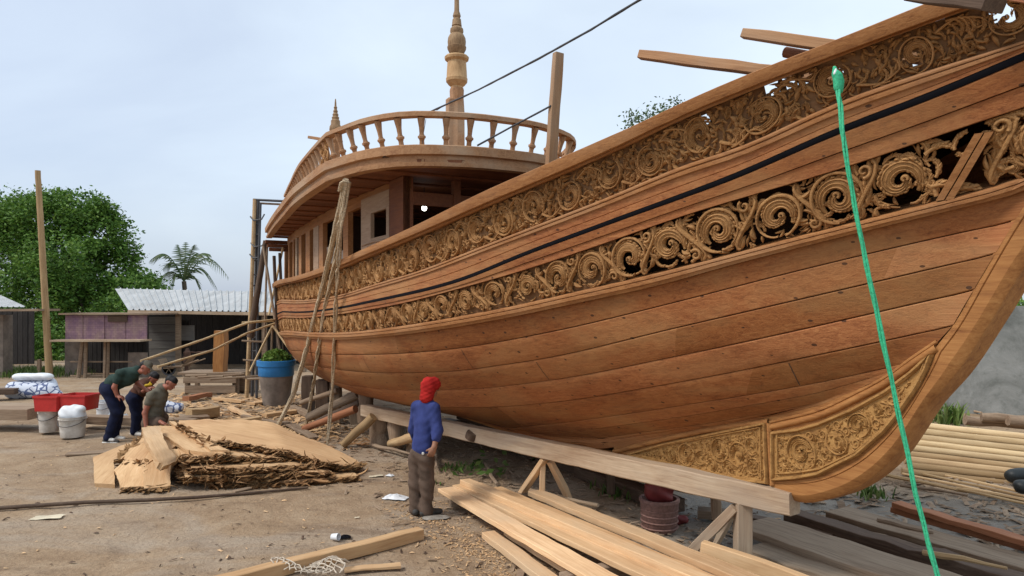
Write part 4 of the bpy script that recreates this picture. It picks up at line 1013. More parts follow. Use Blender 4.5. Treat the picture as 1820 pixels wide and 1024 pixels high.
for _ in range(3600):
    y = 3.8 + 14 * rnd.random() ** 1.3; x = rnd.uniform(-.78, .55) * y
    if mn.noise(Vector((x * .6, y * .6, 11))) + .22 > rnd.random() * .9: sp.append((x, y))
litter('wood_chips', sp, M['new'], (.015, .07))
sp = []
for _ in range(4500):
    y = 3.8 + 15 * rnd.random() ** 1.2; x = rnd.uniform(-.78, .75) * y
    if mn.noise(Vector((x * .5, y * .5, 23))) + .2 > rnd.random() * .9: sp.append((x, y))
litter('dark_litter', sp, M['dark_timber'], (.015, .08))
sp = [(rnd.gauss(-1.0, .9) , rnd.gauss(9.6, .35)) for _ in range(0)]
for _ in range(900): u = rnd.random(); sp.append((-1.2 + 1.7 * u + rnd.gauss(0, .22) - .1, 9.0 - 3.4 * u + rnd.gauss(0, .16)))
for _ in range(500): u = rnd.random(); sp.append((-.5 + 1.1 * u + rnd.gauss(0, .12), 7.55 - 2.2 * u + rnd.gauss(0, .12)))
litter('wood_shavings', sp, M['slab'], (.012, .05))
# rubbish and broken wood in the shade below the hull
sp = []
for _ in range(2600):
    s_ = rnd.uniform(-13, 1.0); t_ = rnd.gauss(.3, .9); w = Wd(s_, t_, 0); sp.append((w.x, w.y))
litter('hull_litter', sp, M['old'], (.03, .16))

# ================================================================== slip timbers under the ship
def px_timber(name, a, b, w, h, mat, label, cat, group=None, za=.1, zb=None, **k):
    """ends given as photo points with the height of the timber's top"""
    zb = za if zb is None else zb; A, B = G(*a, za), G(*b, zb); A.z -= h / 2; B.z -= h / 2
    return timber(name, A, B, w, h, mat, label, cat, group, **k)
bl, br = P(648, 729, 13.0), P(1412, 894, 6.02)
timber('launch_beam', bl, br, .17, .215, M['beam'], 'long pale squared beam lying under the ship from the stumps to the bow foot', 'beam', bev=.012, wob=.005)
def log(name, a, b, r, mat, label, cat, group=None, n=10, taper=.85, wob=.1):
    a, b = Vector(a), Vector(b); L = (b - a).length; k = max(4, int(L / .25)); mb = MB(); g = random.Random(int(abs(a.x * 991 + b.y * 37)))
    rr = [r * (1 + (taper - 1) * i / k) * (1 + g.uniform(-wob, wob) * .5) for i in range(k + 1)]
    pts = [(-L / 2 + L * i / k, g.uniform(-wob, wob) * r, g.uniform(-wob, wob) * r) for i in range(k + 1)]
    mb.tube(pts, rr, n); o = mb.build(name, mat, None, 50, M=M4(frame(b - a), (a + b) / 2)); return tag(o, label, cat, group)
def by(x): return 1 / (1 / 13.0 + (1 / 6.02 - 1 / 13.0) * (x - 648) / 764)      # distance of the beam at a photo column
# trestle under the beam
Yt = by(968)
tr_ = empty('trestle', G(968, 885)); tag(tr_, 'three legged trestle of fresh yellow timber propping the middle of the beam', 'trestle')
I = Matrix.Translation(-tr_.location)
for a, b, w in ((P(968, 816, Yt - .05), G(922, 884), .09), (P(965, 824, Yt + .03), P(963, 892, Yt + .1), .085), (P(978, 820, Yt - .02), G(1014, 893), .095)):
    timber('leg', a, b, w, .07, M['new'], parent=tr_, off=tr_.location)
# trestle under the bow end
Yb = by(1322); tb_ = empty('trestle', G(1320, 1024 + 20)); tag(tb_, 'pale trestle with a thick post and diagonal braces holding the bow end of the beam', 'trestle')
def sub(nm, a, b, w, h, mat): return timber(nm, a, b, w, h, mat, parent=tb_, off=tb_.location)
px0 = P(1320, 893, Yb); sub('post', px0, Vector((px0.x, px0.y, -.02)), .14, .14, M['beam'])
sub('brace', P(1306, 902, Yb + .0), P(1210, 1000, Yb + .35), .07, .09, M['beam'])
sub('brace', P(1302, 915, Yb + .35), P(1272, 968, Yb + .55), .06, .06, M['beam'])
sub('cross_bar', P(1248, 972, Yb - .12), P(1475, 1052, Yb - .75), .09, .125, M['slab'])
timber('prop_post', P(1085, 838, 8.9), P(1085, 876, 8.95), .10, .10, M['dark_timber'], 'dark short post under the beam beside the green weeds', 'post')
timber('prop_post', P(1271, 878, 7.4), P(1274, 925, 7.4), .09, .09, M['old'], 'short weathered leg behind the pale bow trestle', 'post')
# stumps and props by the after end of the beam
for k, (x, y0, y1, Y, r, lb) in enumerate(((674, 738, 795, 12.6, .17, 'thick grey stump under the far end of the pale beam'), (703, 746, 788, 12.3, .13, 'slimmer grey stump beside the thick stump under the beam'), (650, 690, 745, 13.6, .15, 'stump standing behind the far end of the beam'), (735, 752, 800, 11.9, .12, 'dark stump behind the man in the blue shirt'))):
    log('stump', P(x, y0, Y), P(x + 2, y1 + 6, Y), r, M['old'], lb, 'stump', 'stumps under the beam', 9, 1.15, .2)
log('prop_log', P(664, 741, 12.3), G(610, 791, .05), .085, M['pole_wood'], 'round peeled log propped slantwise against the end of the beam', 'log')
log('prop_log', P(770, 768, 10.3), G(694, 789, .10), .085, M['pole_wood'], 'round yellow log poking out behind the man in blue', 'log')
log('post_log', P(844, 768, by(840) - .13), P(838, 779, by(840) - .10), .10, M['dark_timber'], 'short round block spiked to the face of the pale beam', 'block', taper=1)
# keel blocks at the stern end
for k, (x, y0, y1, Y, w, lb) in enumerate(((575, 675, 735, 15.8, .34, 'broad keel block below the stern nearest the blue tub'), (598, 680, 742, 15.2, .26, 'narrow keel block right of the broad one under the stern'), (548, 668, 728, 16.6, .30, 'upright dark block behind the leaning ropes'), (625, 698, 745, 14.8, .24, 'leaning keel block between the stern ropes and the stumps'))):
    timber('keel_block', P(x, y0, Y), P(x + (k == 3) * 8, y1 + 8, Y), w, w * .8, M['old'] if k % 2 else M['dark_timber'], lb, 'block', 'keel blocks under the stern', up=(1, 0, 0), wob=.015)
for k, (a, b, r, lb) in enumerate((((638, 700, 14.0), (548, 742, 14.6), .10, 'thick brown log sloping from under the hull toward the ropes'), ((640, 716, 13.6), (560, 752, 14.2), .07, 'thin brown log lying below the thick sloping log'), ((632, 728, 13.2), (540, 762, 13.9), .075, 'reddish log lowest of the logs sloping out below the stern'), ((600, 694, 15.0), (535, 716, 15.6), .06, 'grey stick sloping behind the rope beside the blue tub'))):
    log('loose_log', P(*a), P(*b), r, [M['old'], M['dark_timber'], M['red_timber'], M['old']][k], lb, 'log', 'logs under the stern')

# ================================================================== sawn planks on the ground
GP = 'fresh planks stacked by the ship'
px_timber('plank', (793, 866), (1154, 1070), .235, .055, M['new'], 'outermost wide plank of the long fresh stack, its edge over the shavings', 'plank', GP, .14, .30)
px_timber('plank', (818, 860), (1228, 1048), .235, .055, M['new'], 'second wide plank of the long fresh stack, knot in its middle', 'plank', GP, .145, .31)
px_timber('plank', (826, 851), (1262, 1030), .15, .10, M['new'], 'thick plank with a rounded end riding on the long fresh stack', 'plank', GP, .22, .37)
px_timber('plank', (880, 866), (1310, 1050), .20, .05, M['slab'], 'tan plank tucked between the thick plank and the rearmost plank', 'plank', GP, .14, .30)
px_timber('plank', (950, 871), (1350, 1032), .19, .065, M['new'], 'rearmost plank of the long fresh stack, its blunt end by the trestle', 'plank', GP, .20, .36)
px_timber('plank', (868, 944), (1048, 1078), .16, .07, M['new'], 'nearest short plank whose rounded end lies among the shavings', 'plank', GP, .075, .08)
px_timber('plank', (906, 942), (1112, 1070), .15, .05, M['new'], 'plank lying just right of the nearest short plank', 'plank', GP, .10, .13)
px_timber('plank', (925, 945), (1180, 1078), .06, .03, M['slab'], 'thin batten between the short planks and the long stack', 'plank', GP, .13, .17)
px_timber('sleeper', (1000, 1020), (1120, 995), .12, .20, M['old'], 'weathered sleeper carrying the long fresh planks', 'sleeper', None, .20)
px_timber('sleeper', (800, 890), (960, 872), .10, .08, M['old'], 'low sleeper under the far ends of the fresh planks', 'sleeper', None, .085)
px_timber('square_beam', (748, 938), (330, 1040), .135, .12, M['slab'], 'squared pale beam lying alone on the earth in the foreground', 'beam', None, .115, wob=.003)
px_timber('board_offcut', (612, 1010), (712, 1001), .10, .03, M['new'], 'short split offcut board beside the crumpled net', 'offcut', None, .035, wob=.008)

# ---- old timbers on the right
GT = 'old timbers lying right of the bow'
def rt(a, b, w, h, mat, lb, za, zb=None, wob=.006): return px_timber('old_timber', a, b, w, h, M[mat], lb, 'timber', GT, za, zb, wob=wob)
rt((1594, 892), (1860, 968), .16, .06, 'red_timber', 'upper red brown board of the pair right of the green rope', .27)
rt((1590, 900), (1860, 974), .17, .07, 'red_timber', 'lower red brown board of the pair right of the green rope', .20)
rt((1488, 905), (1870, 1012), .42, .13, 'tan_old', 'long grey topped timber starting under the stem', .15)
rt((1404, 906), (1880, 1045), .22, .16, 'dark_timber', 'dark gnarled timber running on from the end of the pale beam', .20, wob=.02)
rt((1450, 925), (1880, 1052), .36, .10, 'tan_old', 'dry brown timber just in front of the dark gnarled one', .10, wob=.012)
rt((1335, 925), (1830, 1085), .60, .08, 'tan_old', 'broad flat plank with a dark edge behind the bow trestle', .20)
rt((1345, 968), (1760, 1105), .46, .09, 'tan_old', 'nearest old plank, partly behind the thick bow post', .14)
rt((1330, 915), (1480, 950), .16, .12, 'dark_timber', 'stubby dark timber end in the shade below the pale beam', .12)
rt((1240, 905), (1330, 912), .22, .09, 'old', 'short grey board lying behind the bow post', .09)
GB = 'peeled poles in the bundle by the wall'
nb = 0
for k in range(9):
    Y0 = 10.4 + .10 * k; a = P(1612 + rnd.uniform(-10, 6), 838 - 10.4 * k, Y0); b = P(1905, 873 - 10.9 * k, Y0 - .5)
    words = ['lowest', 'second lowest', 'third lowest', 'fourth lowest', 'middle', 'fourth highest', 'third highest', 'second highest', 'topmost'][k]
    log('peeled_pole', a, b, .054 + .008 * rnd.random(), M['bamboo'] if k > 3 else M['pole_wood'], words + ' pale peeled pole of the bundle behind the stem', 'pole', GB, 8, .92, .05)  # lower poles browner and darker, shading between poles put into their colour
for k in range(7):
    a = P(1655 + rnd.uniform(-10, 10), 824 - 9.5 * k, 11.0 + .08 * k); b = P(1930, 858 - 10 * k, 10.7 + .08 * k)
    log('peeled_pole', a, b, .05, M['pole_wood'], 'pale peeled pole buried at the back of the bundle behind the stem', 'pole', GB, 7, .92, .05)
for k in range(4):
    px_timber('lath', (1590 + 14 * k, 838 - 4 * k + 6), (1880, 905 - 6 * k), .05, .03, M['pole_wood'], ['pale lath nearest the red brown boards', 'second pale lath below the pole bundle', 'third pale lath below the pole bundle', 'pale lath right under the pole bundle'][k], 'lath', 'laths below the pole bundle', .06)
for k, (x, y, Y) in enumerate(((1745, 742, 13.0), (1790, 748, 12.6), (1715, 748, 13.2))):
    log('rough_log', P(x, y, Y), P(x + 110, y + 8, Y - .2), .09, M['old'], ['rough log at the foot of the grey wall', 'second rough log lying over the pole bundle at the wall', 'half hidden rough log behind the stem at the wall'][k], 'log', 'rough logs by the wall', 8, .8, .25)
px_timber('white_rod', (1690, 722), (1745, 732), .04, .04, M['beam'], 'thin whitish rod lying by the wall behind the stem', 'rod', None, .05)

# dark timbers added beyond the keel to deepen the shade under the hull
for k in range(15):
    row = k // 5; s0_ = -9.3 + 1.25 * (k % 5) + .3 * row; z_ = .09 + .17 * row; tt_ = -.75 - .12 * row - .1 * (k % 2); a = Wd(s0_, tt_, z_); b = Wd(s0_ + rnd.uniform(1.5, 2.1), tt_ - rnd.uniform(-.05, .12), z_ + rnd.uniform(-.02, .03))
    timber('hull_shade_timber', a, b, rnd.uniform(.22, .34), .16, M['dark_timber'], 'dark timber added beyond the keel to darken the view under the hull', 'timber', 'dark timbers added to darken the view under the hull', wob=.015)
for k, (sa, ta, sb, tb, lb) in enumerate(((-8.8, .3, -7.0, .9, 'crooked stick lying in the shade behind the stumps'), (-6.8, .5, -5.6, 1.0, 'broken stick on the dark litter right of the blue shirted man'), (-5.5, .2, -4.2, .7, 'stick on the litter between the blue shirted man and the trestle'), (-3.9, .4, -2.7, .1, 'pale stick lying in the shade right of the trestle'), (-7.8, 1.3, -6.6, 1.0, 'short bent stick at the foot of the stumps'))):
    a, b = Wd(sa, ta, .06), Wd(sb, tb, .08); log('ground_stick', a, b, .035, M['old'] if k != 3 else M['beam'], lb, 'stick', None, 6, .6, .4)

sp = []
for _ in range(800):
    y = rnd.uniform(5.5, 10.5); x = rnd.uniform(.42, .80) * y; sp.append((x, y))
litter('yard_litter', sp, M['old'], (.04, .22))
GX = 'loose sticks right of the bow'
for k, (a, b, r_, lb) in enumerate((((1560, 842), (1700, 872), .03, 'crooked grey stick left of the laths'), ((1600, 862), (1720, 880), .025, 'thin stick lying just above the red brown boards'), ((1700, 868), (1840, 892), .035, 'stout stick between the laths and the red brown boards'), ((1560, 925), (1660, 948), .03, 'short stick lying across the grey topped timber'), ((1640, 980), (1790, 1010), .028, 'stick on the broad flat plank in the lower right'))):
    log('ground_stick', G(*a, .05 if k < 3 else .26), G(*b, .06 if k < 3 else .27), r_, M['old'] if k % 2 else M['pole_wood'], lb, 'stick', GX, 6, .6, .4)
# ================================================================== heap of live-edge slabs
def slab(name, pairs, th, mat, label, group='slabs in the heap', barkside=None, seed=0, bz=.0):
    """a thick board given by pairs of photo points (left edge, right edge, height of the top) along its length"""
    g = random.Random(seed + 5); L, Rr = [], []
    n = len(pairs); K = 7
    Ls = [G(*p[0], p[2]) for p in pairs]; Rs = [G(*p[1], p[2] if len(p) < 4 else p[3]) for p in pairs]
    def dense(P_):
        out = []
        for i in range(n - 1):
            for k in range(K): out.append(P_[i].lerp(P_[i + 1], k / K))
        return out + [P_[-1]]
    L, Rr = dense(Ls), dense(Rs); m = len(L); c = sum(L + Rr, Vector()) / (2 * m); W_ = 6; top = []; bot = []
    for i in range(m):
        a, b = L[i].copy(), Rr[i].copy(); d = b - a
        a -= d * g.uniform(-.02, .03); b += d * g.uniform(-.02, .03)
        top.append([(a.lerp(b, k / W_) - c) + Vector((0, 0, .012 * mn.noise(Vector((i * .4, k * .7, seed))))) for k in range(W_ + 1)])
    for i in range(m):
        i0, i1 = max(i - 1, 0), min(i + 1, m - 1); row = []
        for k in range(W_ + 1):
            du = top[i1][k] - top[i0][k]; dw = top[i][min(k + 1, W_)] - top[i][max(k - 1, 0)]; nn = du.cross(dw); nn.normalize()
            if nn.z < 0: nn = -nn
            inn = (top[i][W_ // 2] - top[i][k]) * .05; row.append(top[i][k] - nn * th + inn)
        bot.append(row)
    mb = MB(); mb.sheet(top, .5); mb.sheet([r[::-1] for r in bot], .4)
    for k in (0, W_): mb.sheet([[top[i][k], bot[i][k]] for i in range(m)], .2)
    for i in (0, m - 1): mb.sheet([top[i], bot[i]], .7)
    # lay the board along local X so the grain follows its length
    ax = (Ls[-1] - Ls[0]); Fm = frame(ax); Mi = Fm.inverted(); mb.v = [tuple(Mi @ Vector(p)) for p in mb.v]
    o = mb.build(name, mat, None, 50, M=M4(Fm, c)); tag(o, label, 'slab', group)
    if barkside:
        bk = MB()
        for side, dens, out in barkside:
            ed = [Mi @ (top[i][W_ if side == 'R' else 0]) for i in range(m)] if side in 'RL' else [Mi @ p for p in (top[0] if side == 'S' else top[m - 1])]
            mid = Mi @ Vector((0, 0, 0))
            # ragged layers of bark that follow the edge
            for lay in range(3 if len(ed) > 12 else 1):
                rows = []; sd_ = g.uniform(0, 99)
                for i in range((len(ed) - 1) * 5 + 1):
                    u = i / 5; k_ = min(int(u), len(ed) - 2); p = ed[k_].lerp(ed[k_ + 1], u - k_); ov = (p - mid); ov.z = 0; dr = (ed[k_ + 1] - ed[k_]).normalized(); ov -= dr * ov.dot(dr); ov.normalize(); row = []
                    for j in range(10):
                        t_ = j / 9; n1_ = mn.noise(Vector((u * 1.5 + sd_, t_ * 2.6, lay))); n2_ = mn.noise(Vector((u * 4.3 + sd_, t_ * 7, lay + 7)))
                        row.append(p + ov * (out * (.05 + .55 * math.sin(t_ * 3.0)) + n1_ * .17 + n2_ * .085 - .04 * lay) + Vector((0, 0, -.01 - (th + bz + .02) * t_ + n2_ * .06 + n1_ * .03)) + dr * n2_ * .09)
                    rows.append(row)
                bk.sheet(rows, .25 + .2 * lay)
            for q in range(dens):
                u = g.random() * (len(ed) - 1); i = int(u); p = ed[i].lerp(ed[min(i + 1, len(ed) - 1)], u - i)
                dr = (ed[min(i + 1, len(ed) - 1)] - ed[i]).normalized() if (ed[min(i + 1, len(ed) - 1)] - ed[i]).length > 1e-6 else Vector((1, 0, 0))
                ov = (p - mid); ov.z = 0; ov -= dr * ov.dot(dr); ov.normalize()
                l = g.uniform(.06, .30); w = g.uniform(.006, .022) if g.random() < .8 else g.uniform(.02, .045); pts = []; pp = p + ov * g.uniform(-.06, out) + Vector((0, 0, g.uniform(-th * 1.3 - bz, .025))); hd = dr * g.choice((-1, 1)) * 1.5 + ov * g.uniform(-.4, .5) + Vector((0, 0, g.uniform(-.35, .2)))
                hd.normalize(); cur = Vector((g.uniform(-1, 1), g.uniform(-1, 1), g.uniform(-1, 1)))
                for k in range(7):
                    pts.append(pp.copy()); pp = pp + hd * l / 6; hd = (hd + cur * .38 + Vector((g.uniform(-.2, .2), g.uniform(-.2, .2), g.uniform(-.2, .2)))).normalized()
                bk.tube(pts, [w * x for x in (.6, .9, 1, .95, .8, .6, .3)], 4, g.random(), True, g.uniform(.3, .8))
        bk.build('bark', M['bark'], o, 60)
    return o
SL = M['slab']
slab('live_edge_slab', [((345, 826), (372, 858), .06), ((470, 828), (505, 856), .06), ((600, 826), (638, 845), .05)], .06, SL, 'bottom slab of the heap, mostly hidden under bark', barkside=[('R', 41, .12)], seed=1)
slab('live_edge_slab', [((315, 808), (330, 848), .16), ((430, 805), (455, 843), .17), ((545, 812), (590, 838), .12)], .055, SL, 'second lowest slab of the heap with thick fibrous bark', barkside=[('R', 57, .14), ('S', 8, .08)], seed=2)
slab('live_edge_slab', [((320, 785), (340, 830), .27), ((420, 785), (440, 832), .27), ((540, 800), (566, 824), .19)], .055, SL, 'middle slab of the heap with its bark side toward the camera', barkside=[('R', 66, .12), ('S', 11, .08)], seed=3)
slab('live_edge_slab', [((300, 770), (325, 812), .38), ((400, 775), (420, 812), .36), ((500, 790), (520, 812), .27)], .05, SL, 'slab just below the big top slab, half buried in bark', barkside=[('R', 46, .10)], seed=4)
slab('live_edge_slab', [((168, 859), (204, 861), .045), ((166, 812), (202, 817), .21), ((232, 786), (270, 800), .30), ((290, 757), (330, 770), .42)], .075, SL, 'outermost left slab of the fan, its blunt end on the earth', seed=5)
slab('live_edge_slab', [((216, 866), (264, 864), .045), ((203, 836), (256, 838), .17), ((232, 806), (280, 815), .28), ((285, 768), (330, 780), .40)], .075, SL, 'second slab of the fan with bark along its upper edge', barkside=[('S', 3, .05)], seed=6)
slab('live_edge_slab', [((214, 815), (262, 824), .24), ((240, 788), (300, 800), .37), ((268, 762), (345, 772), .48)], .075, SL, 'tan slab lying over the left fan with shaggy bark on its tip', barkside=[('S', 19, .07), ('L', 7, .03)], seed=7)
slab('live_edge_slab', [((256, 868), (302, 864), .045), ((251, 822), (304, 824), .24), ((272, 796), (330, 800), .38)], .075, SL, 'upright ended slab right of the left fan with a bark knot at its foot', barkside=[('S', 6, .04)], seed=8)
slab('live_edge_slab', [((300, 748), (326, 752), .56), ((340, 775), (372, 785), .52), ((375, 800), (408, 800), .46)], .08, SL, 'narrow thick slab along the left edge of the big top slab', seed=9)
slab('live_edge_slab', [((262, 757), (330, 757), .50), ((300, 778), (370, 782), .47), ((330, 800), (400, 806), .43)], .05, SL, 'sloping slab between the white log and the big top slab', barkside=[('R', 13, .05), ('S', 5, .04)], seed=10)
slab('live_edge_slab', [((318, 747), (322, 753), .58), ((372, 745.5), (370, 782), .58, .52), ((430, 746), (440, 789), .54, .44), ((480, 749), (512, 803), .50, .36), ((520, 768), (572, 820), .38, .24), ((590, 795), (622, 828), .2, .14), ((632, 817), (641, 823), .10, .09)], .05, SL, 'big pale top slab sloping down to a point on the right', barkside=[('R', 52, .06)], seed=11)
slab('curved_slab', [((252, 760), (284, 757), .60), ((259, 781), (290, 777), .56), ((270, 803), (299, 796), .48), ((284, 822), (313, 811), .38), ((292, 829), (318, 817), .33)], .09, M['new'], 'smooth cream coloured curved slab lying across the heap', None, seed=21)
px_timber('flat_board', (118, 806), (262, 797), .22, .03, M['old'], 'flat brown board on the earth beside the dark trousered man', 'board', None, .035)
px_timber('flat_board', (415, 872), (445, 866), .10, .02, M['old'], 'small grey scrap board in front of the slab heap', 'board', None, .03)
# dark pole / hose on the earth
hp = MB(); pts = [G(x, y, .02) for x, y in ((-30, 905), (60, 899), (150, 893), (260, 889), (350, 884), (450, 876), (548, 867))]; c0 = pts[3]
hp.tube([p - c0 for p in pts], [.026, .026, .025, .024, .022, .019, .014], 8); tag(hp.build('ground_pole', M['dark_timber'], None, 60, loc=c0), 'long thin dark pole lying across the earth in front of the slab heap', 'pole')
# ---------------------------------------------------------------- small litter one can count
M['white_plastic'] = plain('white_plastic', (.72, .74, .76), .45, .12, 8, .3)
M['paper'] = plain('yellowed_paper', (.68, .60, .44), .85, .2, 5)
def crumple(name, x, y, w, d, h, mat, label, cat, seed, flat=False):
    c = G(x, y); mb = MB(); g = random.Random(seed); rows = []
    for i in range(9):
        r = []
        for j in range(9):
            u, v_ = i / 8 - .5, j / 8 - .5; e = 1 - max(abs(u), abs(v_)) * 2
            r.append((u * w + g.uniform(-.05, .05) * w, v_ * d + g.uniform(-.05, .05) * d, .008 + (h * (.15 + .85 * min(1, e * 1.6)) * g.uniform(.5, 1) if not flat else h * (.5 + .5 * math.sin(u * 5)) * .6 + g.uniform(0, .004))))
        rows.append(r)
    mb.sheet(rows); o = mb.build(name, mat, None, 30, loc=(c.x, c.y, gz(c.x, c.y) + .003)); o.rotation_euler.z = g.uniform(-.4, .4); return tag(o, label, cat)
crumple('paper_sheet', 84, 918, .34, .16, .02, M['paper'], 'yellowish flat paper sheet on the earth near the left edge', 'paper', 1, True)
crumple('plastic_bag', 703, 883, .32, .16, .07, M['white_plastic'], 'crumpled white plastic bag left of the blue shirted man', 'bag', 2)
crumple('plastic_scrap', 693, 845, .12, .08, .03, M['white_plastic'], 'small white scrap beside the tip of the big slab', 'scrap', 3)
crumple('paper_scrap', 668, 846, .20, .10, .02, M['paper'], 'torn brownish card near the tip of the big slab', 'card', 4, True)
crumple('paper_scrap', 634, 920, .06, .04, .012, M['paper'], 'tiny white chip alone on the open earth', 'scrap', 5, True)
crumple('leaf_scrap', 470, 865, .22, .08, .05, M['dark_timber'], 'dark curled bark scrap below the slab heap', 'scrap', 6)
k = MB(); k.lathe([(.03, 0), (.033, .005), (.040, .085), (.037, .085), (.03, .01)], n=14); c = G(590, 960); o = k.build('plastic_cup', M['white_plastic'], None, 40, loc=(c.x, c.y, .035)); o.rotation_euler = (R(84), 0, R(70)); tag(o, 'white plastic cup lying behind the foreground beam', 'cup')
crumple('rubber_scrap', 612, 956, .14, .08, .04, M['black'], 'black rubber scrap beside the white cup', 'scrap', 9)
# flat stone at the man's heel
v_, f_ = sdf_mesh([((0, 0, .0), (.16, .02, .0), .10, .08, (0, 0, 1), .22)], .015, .05); c = G(772, 920); M['stone'] = plain('grey_stone', (.30, .27, .23), .9, .3, 12, .4)
tag(link('flat_stone', mesh('flat_stone', v_, f_, M['stone'], 60), loc=(c.x - .05, c.y, .0)), 'thin flat grey stone under the heel of the blue shirted man', 'stone')
# crumpled net
nm = MB(); g = random.Random(8); c = G(548, 1019)
def netp(u, v_): return Vector((-.30 + .62 * u + .03 * math.sin(v_ * 9), -.12 + .26 * v_ + .03 * math.sin(u * 11), .04 + .10 * (math.sin(u * 6.5 + v_ * 3) * .5 + .5) * (1 - abs(2 * v_ - 1) ** 2 * .6)))
for i in range(11):
    for dirn in (1, -1):
        pts = []
        for q in range(13):
            t = q / 12; u = i / 10 + dirn * (t - .5) * .5; u = min(1.03, max(-.03, u + g.uniform(-.02, .02))); pts.append(netp(u, t) + Vector((g.uniform(-.01, .01), g.uniform(-.01, .01), g.uniform(0, .015))))
        nm.tube(pts, .0062, 5)
M['net'] = plain('pale_net_cord', (.62, .53, .42), .9, .3, 30)
tag(nm.build('rope_net', M['net'], None, 60, loc=(c.x, c.y, gz(c.x, c.y))), 'crumpled pale rope net beside the foreground beam', 'net')
# chopped blocks, offcuts and boards between the heap and the ship
GO = 'offcuts piled behind the slab heap'
offs = [((335, 728), (385, 722), .30, .22, 'pole_wood', 'thick squared block standing on the offcut pile nearest the crouching man'),
        ((320, 741), (370, 737), .34, .12, 'old', 'flat grey block below the thick squared block'), ((398, 748), (462, 741), .20, .14, 'pole_wood', 'pale squared offcut directly behind the big top slab'),
        ((445, 716), (505, 705), .26, .06, 'slab', 'thin pale board lying high on the offcut pile'), ((410, 722), (450, 742), .14, .06, 'new', 'short pale board set on edge in the offcut pile'),
        ((470, 735), (540, 726), .22, .07, 'slab', 'tan board on the ground beside the foot of the ropes'), ((505, 748), (560, 775), .18, .05, 'old', 'brown board lying past the foot of the ropes'),
        ((330, 705), (372, 697), .20, .12, 'red_timber', 'reddish block at the back of the offcut pile'), ((380, 706), (432, 712), .14, .07, 'slab', 'narrow tan offcut at the back of the pile'),
        ((430, 738), (512, 752), .10, .06, 'old', 'weathered stick lying along the front of the offcut pile'), ((520, 720), (560, 738), .16, .10, 'old', 'squat grey block behind the leaning ropes')]
for i, (a, b, w, h, mt, lb) in enumerate(offs): px_timber('offcut', a, b, w, h, M[mt], lb, 'offcut', GO, h + .02, wob=.014)
sp = []
for _ in range(1500):
    q = G(rnd.uniform(300, 600), rnd.uniform(700, 775)); sp.append((q.x, q.y))
litter('splinters', sp, M['slab'], (.05, .28))
sp = []
for _ in range(900):
    q = G(rnd.uniform(300, 660), rnd.uniform(700, 800)); sp.append((q.x, q.y))
litter('bark_litter', sp, M['bark'], (.05, .22))
# ================================================================== people
def cloth(name, col, col2=None, folds=.5): return plain(name, col, .9, .3, 7, folds, .15, col2=col2)
M['blue_shirt'] = cloth('blue_knit', (.042, .058, .19), (.026, .036, .12)); M['brown_trousers'] = cloth('brown_trousers', (.125, .085, .063), (.075, .052, .038))
M['red_cloth'] = cloth('red_cotton', (.42, .022, .018), (.24, .010, .010)); M['navy'] = cloth('navy_trousers', (.014, .018, .045), (.008, .010, .024))
M['green_shirt'] = cloth('dark_green_shirt', (.035, .06, .05), (.022, .038, .033)); M['olive_shirt'] = cloth('olive_grey_shirt', (.15, .135, .10), (.095, .085, .065)); M['brown_shirt'] = cloth('brown_shirt', (.10, .045, .03))
M['skin'] = plain('tan_skin', (.30, .145, .085), .55, .15, 12, .1, .35, trans=.06); M['skin_red'] = plain('sunburnt_skin', (.33, .12, .075), .55, .15, 12, .1, .35, trans=.06)
M['hair'] = plain('black_hair', (.012, .010, .010), .6, .4, 60, .6); M['shoe'] = plain('grey_shoe', (.06, .055, .05), .7, .3, 20); M['white_sole'] = plain('white_rubber', (.62, .60, .56), .6, .15, 20); M['eye'] = plain('dark_eye', (.02, .015, .012), .3)
M['yellow_glove'] = plain('yellow_glove', (.62, .42, .03), .8, .2, 15)
def vn(v): return Vector(v).normalized()
def head_caps(c, f, up, k=1.0):
    """cranium, jaw, nose, ears, brow round the head centre c; f = way the face looks"""
    f = vn(f); up = vn(Vector(up) - f * Vector(up).dot(f)); sd = f.cross(up); c = Vector(c)
    C = lambda a, b, d: c + f * a * k + sd * b * k + up * d * k
    return [(C(-.018, 0, .03), C(.018, 0, .035), .083 * k, .078 * k), (C(.03, 0, -.02), C(.055, 0, -.075), .058 * k, .034 * k), (C(.02, .03, -.05), C(.02, -.03, -.05), .045 * k, .045 * k),
            (C(.082, 0, .018), C(.108, 0, -.022), .009 * k, .014 * k, Vector((0, 0, 1)), .999, .012), (C(.10, .012, -.024), C(.10, -.012, -.024), .009 * k, .009 * k, Vector((0, 0, 1)), .999, .012),
            (C(.078, .032, .03), C(.078, -.032, .03), .016 * k, .016 * k, Vector((0, 0, 1)), .999, .012), (C(.082, .018, -.055), C(.082, -.018, -.055), .011 * k, .011 * k, Vector((0, 0, 1)), .999, .01),
            (C(-.01, .082, .01), C(-.018, .086, -.03), .016 * k, .011 * k, sd, .6, .01), (C(-.01, -.082, .01), C(-.018, -.086, -.03), .016 * k, .011 * k, sd, .6, .01)], C
